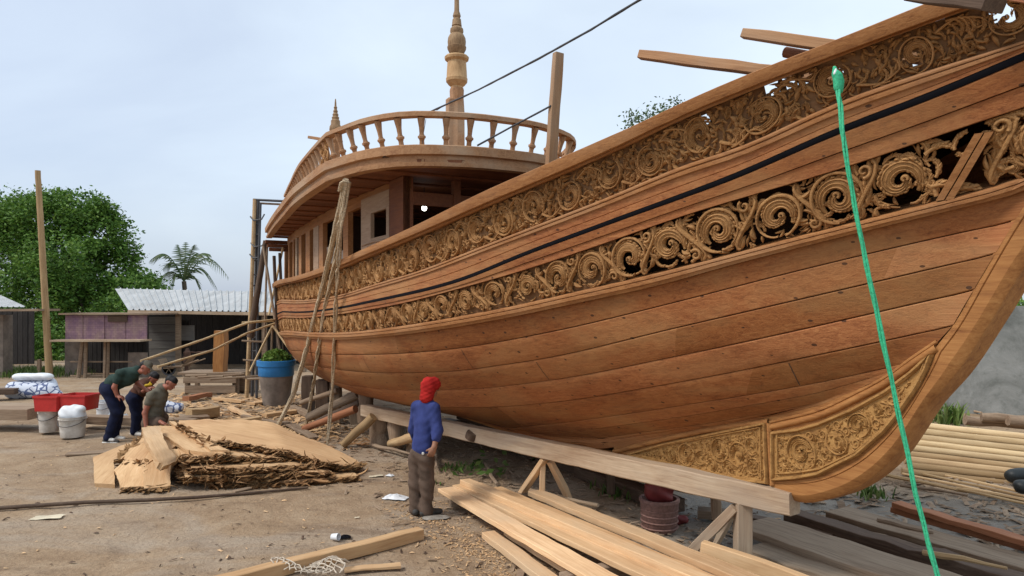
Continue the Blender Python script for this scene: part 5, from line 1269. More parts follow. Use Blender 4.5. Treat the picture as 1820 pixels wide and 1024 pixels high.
def hand_caps(wrist, d, palm_n, side, curl=.6):
    """palm, four bent fingers of different lengths and a thumb from the palm's side"""
    d = vn(d); n = vn(Vector(palm_n) - d * Vector(palm_n).dot(d)); x = d.cross(n) * side; w = Vector(wrist); out = [(w, w + d * .05, .024, .026), (w + d * .045 - x * .022, w + d * .085 - x * .03, .016, .014), (w + d * .045 + x * .022, w + d * .085 + x * .028, .016, .014), (w + d * .05, w + d * .09, .018, .015)]
    for k, (o, l) in enumerate(((-.030, .070), (-.010, .080), (.010, .076), (.029, .060))):
        p = w + d * .088 + x * o; a = d; r = .0095 - .0006 * k
        for s_, q in enumerate((.42, .32, .26)):
            ang = curl * (.5 + .5 * s_); a = vn(a * math.cos(ang) + n * math.sin(ang)); e = p + a * l * q; out.append((p, e, r, r * .94, Vector((0, 0, 1)), .999, .006)); p = e; r *= .94
    p = w + d * .03 - x * .026; a = vn(d * .75 - x * .6 + n * .35)
    for l, r in ((.035, .0125), (.03, .011), (.024, .0095)):
        e = p + a * l; out.append((p, e, r, r * .95, Vector((0, 0, 1)), .999, .01)); p = e; a = vn(a + n * .35 + x * .2)
    return out
def folds(seed, amp=.006, fr=26):
    return lambda X, Y, Z: (amp * (np.sin(X * fr * .7 + Z * fr * 1.25 + seed) * np.sin(Z * fr * .6 - Y * fr * .8 + seed * 2) + .6 * np.sin(Z * fr * 2.1 + X * fr * 1.3 + seed))).astype(np.float32)
def shoe_caps(ank, toe_d, L=.26):
    t = vn((toe_d[0], toe_d[1], 0)); a = Vector((ank[0], ank[1], 0)); return [(a - t * .06 + Vector((0, 0, .045)), a + t * .05 + Vector((0, 0, .05)), .042, .045), (a + t * .05 + Vector((0, 0, .04)), a + t * (L - .09) + Vector((0, 0, .03)), .043, .034)]
def person(label, base, body, parts, eyes=None):
    p = empty('person', base); tag(p, label, 'person'); inv = -Vector(base)
    def mk(nm, caps, mat, **k):
        caps = [(Vector(c[0]) + inv, Vector(c[1]) + inv, *c[2:]) for c in caps]
        if 'cuts' in k: k['cuts'] = [(Vector(q) + inv, n_) for q, n_ in k['cuts']]
        return blob(nm, caps, mat, p, **k)
    mk('body', body[0], body[1], res=.0085, k=.022)
    for nm, caps, mat, kw in parts: mk(nm, caps, mat, **kw)
    for e in eyes or []:
        mb = MB(); mb.lathe([(.002, -.008), (.008, -.004), (.009, 0), (.008, .004), (.002, .008)], Vector(e) + inv, 8); mb.build('eye', M['eye'], p, 80)
    return p
def chain(pts, rs): return [(pts[i], pts[i + 1], rs[i], rs[i + 1]) for i in range(len(pts) - 1)]

# ---- man with the red head cloth, seen from behind, looking at the ship
Ym = 8.42; q = lambda x, y, d=0.0: P(x, y, Ym + d)
hc = q(766, 690, .0); fdir = vn((.80, .60, -.12)); hcaps, HC = head_caps(hc, fdir, (0, 0, 1), .96)
shR, shL = q(772, 726, -.08), q(741, 724, .10); elR, wrR = q(778, 765, -.14), q(772, 794, -.20)
elL, wrL = q(735, 764, .20), q(744, 795, .28)
neck, chest, waist, pel = q(759, 712, .01), q(756, 742, .02), q(752, 785, .01), q(749, 806, .0)
hipR, hipL = q(757, 815, -.05), q(741, 814, .06); knR, knL = q(760, 861, -.03), q(738, 860, .05); anR, anL = q(757, 904, -.02), q(739, 903, .05)
anR.z = anL.z = .085
arm = chain([shR, elR, wrR], [.050, .042, .030]) + chain([shL, elL, wrL], [.050, .042, .030])
body = hcaps + [(hc + Vector((0, 0, -.05)), neck, .052, .058)] + [(neck, chest, .07, .095), (chest, waist, .095, .09), (waist, pel, .09, .09)] + arm + chain([hipR, knR, anR], [.075, .055, .042]) + chain([hipL, knL, anL], [.075, .055, .042]) \
    + hand_caps(wrR, q(765, 812, -.20) - wrR, (-.3, 1, 0), 1, .75) + hand_caps(wrL, q(748, 812, .30) - wrL, (.3, -1, 0), -1, .5)
ax = vn(shR - shL)
shirt = [(shL.lerp(shR, .12), shR.lerp(shL, .12), .078, .078), (neck + Vector((0, 0, -.02)), chest, .088, .155, vn(fdir), .74), (chest, waist, .158, .142, vn(fdir), .76), (waist, q(751, 797, .0), .142, .150, vn(fdir), .78), (shR, elR, .070, .060), (elR, elR.lerp(wrR, .45), .060, .055), (shL, elL, .070, .060), (elL, elL.lerp(wrL, .45), .060, .055), (neck, neck + Vector((0, 0, .025)), .066, .062)]
trs = [(q(751, 797), pel, .132, .142, vn(fdir), .80), (hipR, knR, .098, .082), (knR, anR, .082, .070), (hipL, knL, .098, .082), (knL, anL, .082, .072), (pel, hipR, .11, .10), (pel, hipL, .11, .10), (anR, anR + Vector((.01, 0, -.03)), .074, .078), (anL, anL + Vector((0, 0, -.03)), .074, .078)]
scarf = [(HC(-.035, 0, .045), HC(.03, 0, .05), .092, .088), (HC(-.045, 0, .0), HC(-.05, 0, -.06), .078, .062), (HC(-.03, .045, -.02), HC(-.04, .035, -.09), .05, .046), (HC(-.03, -.045, -.02), HC(-.04, -.035, -.09), .05, .046), (HC(-.045, 0, -.06), HC(-.05, .0, -.115), .068, .080), (HC(.05, -.06, .065), HC(.085, -.068, .0), .035, .018)]
tail = []
person('man seen from behind in a blue long sleeved top, brown trousers and red head cloth', (pel.x, pel.y, 0), (body, M['skin']), [
    ('shirt', shirt, M['blue_shirt'], dict(res=.010, k=.05, noise=lambda X, Y, Z: (.004 * np.sin(X * 9 + Z * 16 + 1.2 * np.sin(Z * 7)) * np.sin(Z * 7 + 1) + .0016 * np.sin(Z * 60 - X * 45 + 2 * np.sin(X * 20))).astype(np.float32))),
    ('trousers', trs, M['brown_trousers'], dict(res=.010, k=.035, noise=lambda X, Y, Z: (.005 * np.sin(Z * 30 + X * 18 + 1.5 * np.sin(Z * 8)) * np.sin(Z * 6.5) + .0025 * np.sin(Z * 60 + X * 35)).astype(np.float32))),
    ('head_cloth', scarf, M['red_cloth'], dict(res=.009, k=.045, noise=lambda X, Y, Z: (.004 * np.sin(X * 55 + Z * 95 + 2 * np.sin(Z * 30)) * np.sin(Y * 40 + Z * 25) + .002 * np.sin(Z * 130 - X * 60)).astype(np.float32))),
    ('shoe', shoe_caps(anL, (-.1, .95)), M['shoe'], dict(res=.009, k=.02)), ('shoe', shoe_caps(anR + Vector((.02, 0, 0)), (.75, .55)), M['shoe'], dict(res=.009, k=.02))],
    eyes=[HC(.082, .03, .012), HC(.082, -.03, .012)])
# key fob on his belt
mb = MB(); mb.lathe([(.004, -.02), (.016, -.016), (.018, 0), (.016, .016), (.004, .02)], (0, 0, 0), 10, M=Matrix.Rotation(R(90), 3, 'X'))
c = q(752, 806, -.135); tag(mb.build('key_fob', M['white_sole'], None, 60, loc=c), 'small shiny clip on the waistband of the blue shirted man', 'clip')

# ---- tall man bending forward, dark green T-shirt and navy trousers
Yt2 = 13.0; q = lambda x, y, d=0.0: P(x, y, Yt2 + d)
sc_ = 180 / 1024.0
z_ = lambda x, y, d=0.0: P(160 + x * sc_, 620 + y * sc_, Yt2 + d)       # from the enlarged crop
hc = z_(560, 195, -.02); fdir = vn((.85, -.15, -.55)); hcaps, HC = head_caps(hc, fdir, (.5, 0, .8), 1.0)
shN, shF = z_(300, 250, -.17), z_(420, 255, .17); elN, wrN = z_(245, 390, -.22), z_(275, 478, -.20); elF, wrF = z_(480, 350, .20), z_(570, 415, .10)
neck, chest, waist, pel = z_(470, 225), z_(370, 285), z_(250, 340), z_(190, 400)
hipN, hipF = z_(190, 420, -.09), z_(205, 420, .09); knN, knF = z_(265, 640, -.10), z_(300, 600, .14); anN, anF = z_(180, 885, -.12), z_(250, 880, .20)
anN.z = .09; anF.z = .09
fw = vn((1, -.15, 0))
body = hcaps + [(hc + Vector((-.03, 0, -.05)), neck, .052, .058), (neck, chest, .09, .13), (chest, waist, .13, .12), (waist, pel, .12, .125)] + chain([shN, elN, wrN], [.052, .044, .031]) + chain([shF, elF, wrF], [.05, .042, .03]) + chain([hipN, knN, anN], [.08, .055, .042]) + chain([hipF, knF, anF], [.08, .055, .042]) \
    + hand_caps(wrN, z_(330, 490, -.20) - wrN, (0, .3, -1), 1, .9) + hand_caps(wrF, z_(600, 440, .08) - wrF, (0, -.3, -1), -1, .9)
shirt = [(shN.lerp(chest, .2), shF.lerp(chest, .2), .09, .09), (neck, chest, .10, .160), (chest, waist, .162, .145), (waist, z_(225, 352), .145, .14), (shN, shN.lerp(elN, .55), .075, .070), (shF, shF.lerp(elF, .55), .075, .070)]
trs = [(z_(225, 360), pel, .14, .155), (pel, hipN, .14, .125), (pel, hipF, .14, .125), (hipN, knN, .125, .092), (knN, anN, .092, .075), (hipF, knF, .125, .092), (knF, anF, .092, .075)]
hair = [(HC(-.045, 0, .045), HC(.01, 0, .06), .082, .074), (HC(-.06, 0, .02), HC(-.065, 0, -.02), .066, .05)]
cap_ = [(HC(-.015, 0, .075), HC(.02, 0, .080), .078, .074), (HC(.07, .02, .065), HC(.14, .0, .045), .05, .038, Vector((.3, 0, 1)), .25)]
person('man bending forward in a dark green shirt, navy trousers and black and white trainers', (pel.x, pel.y, 0), (body, M['skin_red']), [
    ('shirt', shirt, M['green_shirt'], dict(res=.011, k=.05, noise=folds(5, .006))), ('trousers', trs, M['navy'], dict(res=.012, k=.04, noise=folds(6, .006, 20))),
    ('cap', cap_, M['olive_shirt'], dict(res=.010, k=.02)), ('hair', hair, M['hair'], dict(res=.011, k=.02)),
    ('shoe', shoe_caps(anN, fw, .29), M['shoe'], dict(res=.010, k=.02)), ('shoe', shoe_caps(anF, fw, .28), M['white_sole'], dict(res=.010, k=.02)),
    ('shoe_sole', [(Vector((anN.x - .06, anN.y, .014)), Vector((anN.x + .19, anN.y - .03, .014)), .046, .040, (0, 0, 1), .4), (Vector((anN.x + .02, anN.y - .02, .07)), Vector((anN.x + .12, anN.y - .03, .06)), .040, .034)], M['white_sole'], dict(res=.009, k=.012))],
    eyes=[HC(.08, .03, .012), HC(.08, -.03, .012)])

# ---- man behind, mostly hidden, holding something yellow
Yh = 13.7; z_ = lambda x, y, d=0.0: P(160 + x * sc_, 620 + y * sc_, Yh + d)
hc = z_(640, 300, .0); fdir = vn((.7, -.3, -.6)); hcaps, HC = head_caps(hc, fdir, (.5, 0, .8), .95)
pel, waist, chest, neck = z_(450, 500), z_(480, 450), z_(540, 385), z_(600, 335)
hipN, hipF = z_(445, 510, -.09), z_(455, 510, .09); knN, knF = z_(470, 680, -.09), z_(490, 680, .1); anN, anF = z_(450, 860, -.1), z_(470, 850, .14)
anN.z = anF.z = .08
shN, shF = z_(520, 390, -.16), z_(560, 380, .16); elN, wrN = z_(520, 440, -.2), z_(590, 400, -.26); elF, wrF = z_(600, 440, .16), z_(650, 450, .1)
body = hcaps + [(hc + Vector((-.03, 0, -.05)), neck, .05, .055), (neck, chest, .085, .12), (chest, waist, .12, .115), (waist, pel, .115, .12)] + chain([shN, elN, wrN], [.048, .042, .03]) + chain([shF, elF, wrF], [.048, .042, .03]) + chain([hipN, knN, anN], [.08, .055, .042]) + chain([hipF, knF, anF], [.08, .055, .042]) \
    + hand_caps(wrN, (.8, -.1, .2), (0, .3, -1), 1, .9) + hand_caps(wrF, (.8, 0, -.3), (0, -.3, -1), -1, .9)
person('man half hidden between two bent men, in a brown top and dark trousers', (pel.x, pel.y, 0), (body, M['skin_red']), [
    ('shirt', [(shN.lerp(chest, .2), shF.lerp(chest, .2), .09, .09), (neck, chest, .095, .15), (chest, waist, .15, .14), (shN, elN, .07, .062), (shF, elF, .07, .062)], M['brown_shirt'], dict(res=.012, k=.05, noise=folds(7, .006))),
    ('trousers', [(waist, pel, .135, .15), (pel, hipN, .14, .12), (pel, hipF, .14, .12), (hipN, knN, .12, .09), (knN, anN, .09, .075), (hipF, knF, .12, .09), (knF, anF, .09, .075)], M['navy'], dict(res=.012, k=.04, noise=folds(8, .006, 20))),
    ('hair', [(HC(-.03, 0, .05), HC(.01, 0, .06), .086, .078)], M['hair'], dict(res=.011, k=.02)),
    ('shoe', shoe_caps(anN, (1, -.3)), M['white_sole'], dict(res=.010, k=.02)), ('shoe', shoe_caps(anF, (1, -.3)), M['shoe'], dict(res=.010, k=.02))])
v_, f_ = sdf_mesh([((-.05, 0, 0), (.05, 0, .02), .028, .022), ((.02, 0, .02), (.03, 0, .06), .02, .016)], .01, .02)
tag(link('yellow_grip', mesh('yellow_grip', v_, f_, M['yellow_glove'], 60), loc=z_(592, 372, -.27)), 'bright yellow tool grip in the hand of the half hidden man', 'tool')

# ---- crouching man at the slab heap, olive shirt
Yc = 12.75; z_ = lambda x, y, d=0.0: P(160 + x * sc_, 620 + y * sc_, Yc + d)
hc = z_(815, 350, -.02); fdir = vn((.80, -.25, -.55)); hcaps, HC = head_caps(hc, fdir, (.6, 0, .8), 1.02)
neck, chest, waist, pel = z_(730, 400), z_(680, 500), z_(650, 640), z_(620, 740)
shN, shF = z_(620, 470, -.17), z_(745, 460, .17); elN, wrN = z_(555, 650, -.22), z_(565, 790, -.30); elF, wrF = z_(640, 680, -.02), z_(720, 745, -.22)
wrN = z_(570, 800, -.26)
hipN, hipF = z_(600, 760, -.1), z_(640, 750, .1); knN, knF = z_(700, 800, -.12), z_(730, 790, .14); anN, anF = z_(590, 900, .0), z_(620, 890, .2)
anN.z = anF.z = .09; knN.z = max(knN.z, .42); knF.z = max(knF.z, .45)
body = hcaps + [(hc + Vector((-.04, 0, -.05)), neck, .055, .062), (neck, chest, .09, .13), (chest, waist, .13, .12), (waist, pel, .12, .13)] + chain([shN, elN, wrN], [.056, .046, .034]) + chain([shF, elF, wrF], [.054, .044, .033]) + chain([hipN, knN, anN], [.085, .058, .045]) + chain([hipF, knF, anF], [.085, .058, .045]) \
    + hand_caps(wrN, (.15, -.1, -.9), (1, 0, 0), 1, .4) + hand_caps(wrF, (.9, -.3, -.25), (0, 0, -1), -1, .5)
person('crouching man in an olive grey shirt gripping the edge of the slabs', (pel.x, pel.y, 0), (body, M['skin_red']), [
    ('shirt', [(shN.lerp(chest, .25), shF.lerp(chest, .25), .09, .09), (neck, chest, .10, .155), (chest, waist, .158, .15), (waist, pel, .15, .155), (shN, shN.lerp(elN, .42), .078, .074), (shF, shF.lerp(elF, .42), .078, .074)], M['olive_shirt'], dict(res=.011, k=.05, noise=folds(9, .006))),
    ('trousers', [(waist.lerp(pel, .6), pel, .15, .16), (hipN, knN, .125, .10), (knN, anN, .10, .08), (hipF, knF, .125, .10), (knF, anF, .10, .08)], M['brown_trousers'], dict(res=.012, k=.04, noise=folds(10, .006, 20))),
    ('hair', [(HC(-.04, 0, .05), HC(.02, 0, .065), .086, .076), (HC(-.06, 0, .02), HC(-.06, 0, -.02), .066, .05)], M['hair'], dict(res=.011, k=.02)),
    ('shoe', shoe_caps(anN, (1, -.3)), M['shoe'], dict(res=.010, k=.02)), ('shoe', shoe_caps(anF, (1, -.3)), M['shoe'], dict(res=.010, k=.02))],
    eyes=[HC(.08, .03, .012), HC(.08, -.03, .012)])
# ================================================================== ropes, rigging, things on the ship
def rope(name, pts, r, mat, label, cat, twist=0, group=None, strands=1, n=6, seed=1):
    """a rope through points; several strands lie loosely together"""
    pts = [Vector(p) for p in pts]; c0 = pts[len(pts) // 2].copy(); mb = MB(); g = random.Random(seed); den = []
    for a, b in zip(pts[:-1], pts[1:]):
        m = max(2, int((b - a).length / (.16 if r > .012 or r < .008 else .05))); den += [a.lerp(b, i / m) for i in range(m)]
    den.append(pts[-1])
    for s_ in range(strands):
        ph = 6.283 * s_ / strands; q = []
        for i, p in enumerate(den):
            d = (den[min(i + 1, len(den) - 1)] - den[max(i - 1, 0)]).normalized(); e1 = d.orthogonal().normalized(); e2 = d.cross(e1); o = r * 1.15 if strands > 1 else 0
            a = ph + i * twist + g.uniform(-.12, .12); q.append(p - c0 + (e1 * math.cos(a) + e2 * math.sin(a)) * o * g.uniform(.85, 1.1) + Vector((g.uniform(-1, 1), g.uniform(-1, 1), 0)) * r * .15)
        mb.tube(q, [r * g.uniform(.85, 1.15) for _ in q], n, g.random())
    o = mb.build(name, mat, None, 60, loc=c0); return tag(o, label, cat, group)
top = P(615, 321, 9.75)
def lerp3(a, b, k, sag=0): p = a.lerp(b, k); p.z -= sag * math.sin(math.pi * k); return p
fA = G(494, 757, .02)
def RP(x, y, Y):
    q = ray(x, y)
    if q: Y = min(Y, Wd(q[0], float(T(q[0], q[1])), 0).y - .16)
    return P(x, y, Y)
rope('rope_bundle', [top, RP(598, 400, 10.6), RP(576, 500, 12.0), RP(548, 610, 13.6), RP(522, 700, 14.4), fA], .022, M['rope'], 'thick leaning bundle of pale ropes from the roof corner to the offcuts', 'rope', .03, None, 6, 6, 1)
rope('rope_bundle', [top + Vector((.02, 0, -.02)), RP(603, 400, 10.2), RP(600, 440, 10.7), RP(588, 500, 11.6), RP(578, 545, 12.6), RP(566, 620, 13.6), RP(556, 690, 14.3), G(545, 752, .02)], .018, M['rope'], 'knotted rope hanging just right of the thick leaning bundle', 'rope', .5, None, 3, 5, 2)
rope('single_rope', [top + Vector((.03, 0, -.03)), RP(607, 400, 10.1), RP(601, 470, 10.6), RP(597, 540, 11.2), RP(594, 600, 11.7), RP(593, 640, 12.1), RP(590, 700, 12.5), G(582, 790, .02)], .018, M['rope'], 'single thin rope hanging from the roof corner to the earth right of the others', 'rope', .5, None, 2, 5, 3)
g = random.Random(5); mb = MB()
for k in range(9): p = lerp3(top, P(596, 400, 10.6), .05 + .02 * k); mb.tube([p - top + Vector((.07 * math.cos(a), .07 * math.sin(a), .01 * math.sin(3 * a))) for a in np.linspace(0, 6.28, 12)], .016, 5)
tag(mb.build('rope_knot', M['rope'], None, 60, loc=top), 'lashing that ties the hanging ropes to the roof corner', 'knot')
M['green_rope'] = plain('green_rope', (.045, .50, .25), .65, .3, 60, .6, .4)
g0 = P(1487, 148, 4.30); gpts = [P(1487, 138, 4.34), P(1493, 190, 4.26), P(1501, 262, 4.22), P(1518, 360, 4.2), P(1540, 470, 4.17), P(1568, 600, 4.13), P(1597, 735, 4.08), P(1628, 880, 4.02), P(1655, 985, 3.97), P(1690, 1110, 3.92), P(1740, 1290, 3.86)]
gpts[-1].z = .01
rope('green_rope', gpts, .0078, M['green_rope'], 'bright green rope tied to the upper carved band and running down past the bow', 'rope', 1.15, None, 3, 6, 4)
v_, f_ = sdf_mesh([((0, 0, .03), (.0, 0, -.04), .030, .024), ((-.015, 0, .05), (-.02, 0, .085), .020, .012), ((.02, 0, 0), (.02, 0, -.06), .018, .012)], .008, .02)
tag(link('green_knot', mesh('green_knot', v_, f_, M['green_rope'], 60), loc=P(1489, 145, 4.31)), 'lumpy green knot at the head of the green rope', 'knot')
v_, f_ = sdf_mesh([((0, 0, 0), (.005, 0, .025), .013, .009)], .007, .02)
tag(link('white_wrap', mesh('white_wrap', v_, f_, M['white_plastic'], 60), loc=P(1484, 131, 4.30)), 'white scrap tucked in above the green knot', 'scrap')
rope('stay_cable', [P(764, 199, 11.6), P(850, 160, 10.8), P(960, 103, 9.6), P(1050, 53, 8.6), P(1140, -2, 7.6), P(1260, -80, 6.6)], .014, M['cable'], 'thick dark cable rising from the mast out of the top of the picture', 'cable')
rope('stay_wire', [P(776, 196, 11.8), P(800, 181, 11.6), P(850, 160, 11.0)], .007, M['cable'], 'thin wire joining the thick cable left of the mast', 'wire')
rope('stay_cable', [P(848, 259, 9.3), P(910, 225, 9.2), P(980, 188, 8.95)], .013, M['cable'], 'short cable from the roof deck up to the plank post', 'cable')
rope('stay_wire', [P(757, 212, 9.2), P(753, 235, 9.2), P(751, 256, 9.2)], .004, M['cable'], 'very thin wire hanging inside the railing left of the mast', 'wire')
# timbers lying across the ship near the bow, their ends sticking out over the cap rail
TB = 'timbers lying across the bow'
timber('cross_timber', P(1138, 97, 6.6), P(1500, 143, 5.6), .10, .085, M['roof'], 'lower of the long timbers sticking out above the cap rail', 'timber', TB)
timber('cross_timber', P(1321, 60, 6.0), P(1640, 105, 5.1), .09, .085, M['roof'], 'upper of the long timbers sticking out above the cap rail', 'timber', TB)
log('cross_log', P(1396, 93, 5.9), P(1600, 130, 5.2), .045, M['soffit'], 'short rounded timber end between the two long timbers at the rail', 'timber', TB, 10, 1, .03)
timber('cross_timber', P(1628, -8, 3.98), P(1768, 8, 3.55), .16, .07, M['dark_timber'], 'dark timber laid over the cap rail in the top right corner', 'timber', TB)
timber('cross_timber', P(1700, -30, 4.4), P(1850, -4, 3.7), .12, .08, M['red_timber'], 'brown timber above the dark one in the top right corner', 'timber', TB)
timber('roof_plank', P(556, 245, 14.0), P(600, 252, 13.2), .22, .06, M['roof'], 'plank end jutting out left behind the roof railing', 'plank')

# ================================================================== scaffold by the stern
Ys = 19.5
sc = empty('scaffold_tower', P(447, 712, Ys)); tag(sc, 'thin bamboo scaffold tower with a top arm reaching to the ship stern', 'scaffold'); off = -sc.location
def sp_(nm, pts, r, mat=None, n=7):
    mb = MB(); pts = [Vector(p) + off for p in pts]; mb.tube(pts, r, n); return mb.build(nm, mat or M['pole_wood'], sc, 60)
sp_('upright', [P(438, 712, Ys), P(447, 520, Ys), P(453, 354, Ys)], .055); sp_('upright', [P(448, 712, Ys + .3), P(454, 520, Ys + .2), P(459, 357, Ys)], .045, M['cable']); sp_('upright', [P(456, 712, Ys - .3), P(458, 540, Ys - .2), P(463, 362, Ys)], .035, M['cable'])
sp_('arm', [P(450, 355, Ys), P(512, 358, Ys)], .035, M['cable']); sp_('arm', [P(455, 361, Ys + .1), P(512, 364, Ys)], .03, M['old'])
for k in range(14): y = 372 + k * 23; sp_('rung', [P(450 - k * .6, y, Ys), P(463 - k * .5, y + rnd.uniform(-6, 6), Ys)], .018, M['cable'], 5)
for x, y in ((445, 385), (446, 432), (444, 452)): sp_('cable_loop', [P(x, y, Ys), P(x + 6, y + 7, Ys - .1), P(x + 20, y + 5, Ys - .1), P(x + 25, y - 4, Ys)], .022, M['cable'], 5)
log('leaning_pole', P(445, 600, 18.9), P(472, 428, 18.9), .095, M['dark_timber'], 'dark pole leaning against the scaffold tower', 'pole', None, 10, .7, .05)
SG = 'poles lashed round the stern'
for k, (a, b, r, mt, lb) in enumerate((((468, 438, 18.7), (500, 640, 18.0), .035, 'old', 'grey stick slanting from the dark leaning pole to the stern'), ((487, 455, 18.5), (496, 660, 18.3), .045, 'dark_timber', 'dark upright pole close against the stern'), ((503, 440, 18.8), (478, 560, 18.4), .03, 'bamboo', 'thin bamboo stick crossing in front of the stern windows'),
        ((497, 450, 18.6), (505, 640, 18.2), .04, 'dark_timber', 'second dark upright pole close against the stern'), ((484, 580, 18.0), (444, 660, 17.8), .03, 'bamboo', 'pale stick slanting down left of the blue tub'), ((484, 578, 18.0), (528, 640, 17.7), .03, 'bamboo', 'pale stick slanting down behind the blue tub'), ((484, 580, 18.1), (482, 640, 18.0), .03, 'old', 'short upright stick behind the plant'), ((475, 430, 18.9), (470, 600, 18.7), .03, 'old', 'slim grey pole just left of the stern'))):
    log('stern_pole', P(*a), P(*b), r, M[mt], lb, 'pole', SG, 7, .9, .05)
for k, (x, y, l) in enumerate(((430, 606, 40), (432, 640, 36), (432, 672, 34))): log('lashing_bar', P(x, y, Ys - .3), P(x + l, y + 2, Ys - .3), .03, M['old'], ['topmost short cross stick low on the scaffold tower', 'middle short cross stick low on the scaffold tower', 'lowest short cross stick low on the scaffold tower'][k], 'stick', None, 6)
rope('long_bamboo', [P(488, 568, 18.2), P(440, 574, 17.5), P(360, 604, 16.5), P(250, 642, 15.2)], .028, M['bamboo'], 'upper long bamboo slanting from the stern down to the left', 'bamboo'); rope('long_bamboo', [P(488, 575, 18.0), P(440, 592, 17.3), P(380, 622, 16.2), P(280, 652, 15.0)], .026, M['bamboo'], 'lower long bamboo slanting from the stern down to the left', 'bamboo')
log('long_bamboo', P(430, 574, 18.0), P(487, 570, 18.2), .035, M['bamboo'], 'short level bamboo at the stern beside the scaffold tower', 'bamboo')

# ================================================================== tub with a plant, sacks, buckets, bench
M['blue_paint'] = plain('blue_plastic', (.035, .21, .50), .45, .12, 6, .1); M['clay'] = plain('grey_clay', (.24, .195, .16), .85, .3, 5, .3)
Yp = 18.0; pb0 = P(491, 706, Yp); tub = empty('plant_tub', (pb0.x, pb0.y, 0)); tag(tub, 'big grey tub with a blue rim holding a clipped green bush', 'tub'); k_ = Yp / FP
h0 = CZ - (668 - HZ) * k_; h1 = CZ - (640 - HZ) * k_
mb = MB(); mb.lathe([(22 * k_, 0), (23 * k_, .05), (29 * k_, h0 - .02), (29.3 * k_, h0)], n=28); mb.build('tub_body', M['clay'], tub, 50)
mb = MB(); mb.lathe([(29.3 * k_, h0), (30.5 * k_, h0 + .02), (31 * k_, h1 - .15), (33 * k_, h1 - .14), (33.5 * k_, h1 - .01), (32.6 * k_, h1), (30 * k_, h1 - .01), (29 * k_, h1 - .1)], n=28); mb.build('tub_rim', M['blue_paint'], tub, 50)
def leafmat(name, cols, rough=.6):
    m, nt, b = newmat(name); geo = nt.nodes.new('ShaderNodeNewGeometry'); at = nt.nodes.new('ShaderNodeAttribute'); at.attribute_name = 'tint'
    c = ramp(nt, at.outputs['Fac'], [(i / (len(cols) - 1), c) for i, c in enumerate(cols)]); nt.links.new(c, b.inputs['Base Color']); b.inputs['Roughness'].default_value = rough; b.inputs['Specular IOR Level'].default_value = .25
    tr = nt.nodes.new('ShaderNodeBsdfTranslucent'); nt.links.new(c, tr.inputs[0]); mx = nt.nodes.new('ShaderNodeMixShader'); mx.inputs[0].default_value = .22
    out = [n for n in nt.nodes if n.type == 'OUTPUT_MATERIAL'][0]; nt.links.new(b.outputs[0], mx.inputs[1]); nt.links.new(tr.outputs[0], mx.inputs[2]); nt.links.new(mx.outputs[0], out.inputs[0]); return m
M['bush'] = leafmat('bush_leaves', [(.06, .12, .02), (.14, .24, .04), (.24, .33, .07)])
M['leaf'] = leafmat('tree_leaves', [(.030, .070, .012), (.065, .145, .022), (.125, .235, .036), (.20, .30, .06)])
M['palm'] = leafmat('palm_leaves', [(.05, .085, .035), (.08, .13, .05), (.14, .17, .075)]); M['trunk'] = wood('tree_bark', (.06, .045, .035), (.12, .095, .07), (.18, .145, .11))
def leaves(name, centres, size, mat, parent=None, per=10, spread=.3, seed=1, aspect=.5, tint_fn=None):
    """leaf-sized faces gathered into sprays around many centres"""
    g = np.random.default_rng(seed); C = np.repeat(np.asarray(centres, float), per, axis=0); n = len(C)
    p = C + g.normal(0, spread, (n, 3)); a = g.normal(0, 1, (n, 3)); a[:, 2] = a[:, 2] * .5 - .25; a /= np.linalg.norm(a, axis=1)[:, None]; b = np.cross(a, g.normal(0, 1, (n, 3))); b /= np.linalg.norm(b, axis=1)[:, None]
    s = size * g.uniform(.6, 1.4, n)[:, None]; w = s * aspect
    V = np.stack([p - a * s * .5, p + b * w * .5 + a * s * .05, p + a * s * .5, p - b * w * .5 + a * s * .05], 1).reshape(-1, 3); F = np.arange(n * 4).reshape(-1, 4)
    base = np.repeat(g.uniform(.2, .75, len(centres)), per); t = np.clip(base + g.normal(0, .16, n), 0, 1)
    return link(name, mesh(name, V, F, mat, None, t), parent)
pts = []; g = random.Random(3)
for _ in range(700):
    v = Vector((g.gauss(0, 1), g.gauss(0, 1), abs(g.gauss(0, 1)))).normalized(); pts.append((v.x * 23 * k_ * g.uniform(.75, 1), v.y * 23 * k_ * g.uniform(.75, 1), h1 - .05 + v.z * 19 * k_ * g.uniform(.8, 1)))
leaves('bush', pts, .085, M['bush'], tub, 8, .03, 4, .6)
# white sack on a printed sack
M['print'] = None
m, nt, b = newmat('printed_sack'); tc = nt.nodes.new('ShaderNodeTexCoord'); vz = nt.nodes.new('ShaderNodeTexVoronoi'); vz.feature = 'DISTANCE_TO_EDGE'; vz.inputs['Scale'].default_value = 6; nt.links.new(tc.outputs['Object'], vz.inputs['Vector'])
n_ = noise(nt, tc.outputs['Object'], 2.2, 3); f_ = math_(nt, 'MULTIPLY', math_(nt, 'LESS_THAN', vz.outputs['Distance'], .09), math_(nt, 'GREATER_THAN', n_, .45)); nt.links.new(mix(nt, f_, (.56, .60, .68), (.08, .11, .22)), b.inputs['Base Color']); b.inputs['Roughness'].default_value = .8; M['print'] = m
c = G(55, 707); v_, f_ = sdf_mesh([((-.45, 0, .2), (.45, .1, .18), .26, .24, (0, 0, 1), .9), ((.4, 0, .14), (.75, 0, .08), .2, .12), ((-.3, .3, .3), (.3, .3, .3), .22, .22)], .04, .12, noise=folds(3, .015, 9)); tag(link('printed_sack', mesh('printed_sack', v_, f_, M['print'], 60), loc=(c.x, c.y, 0)), 'blue and white printed sacks heaped on the earth at left', 'sack')
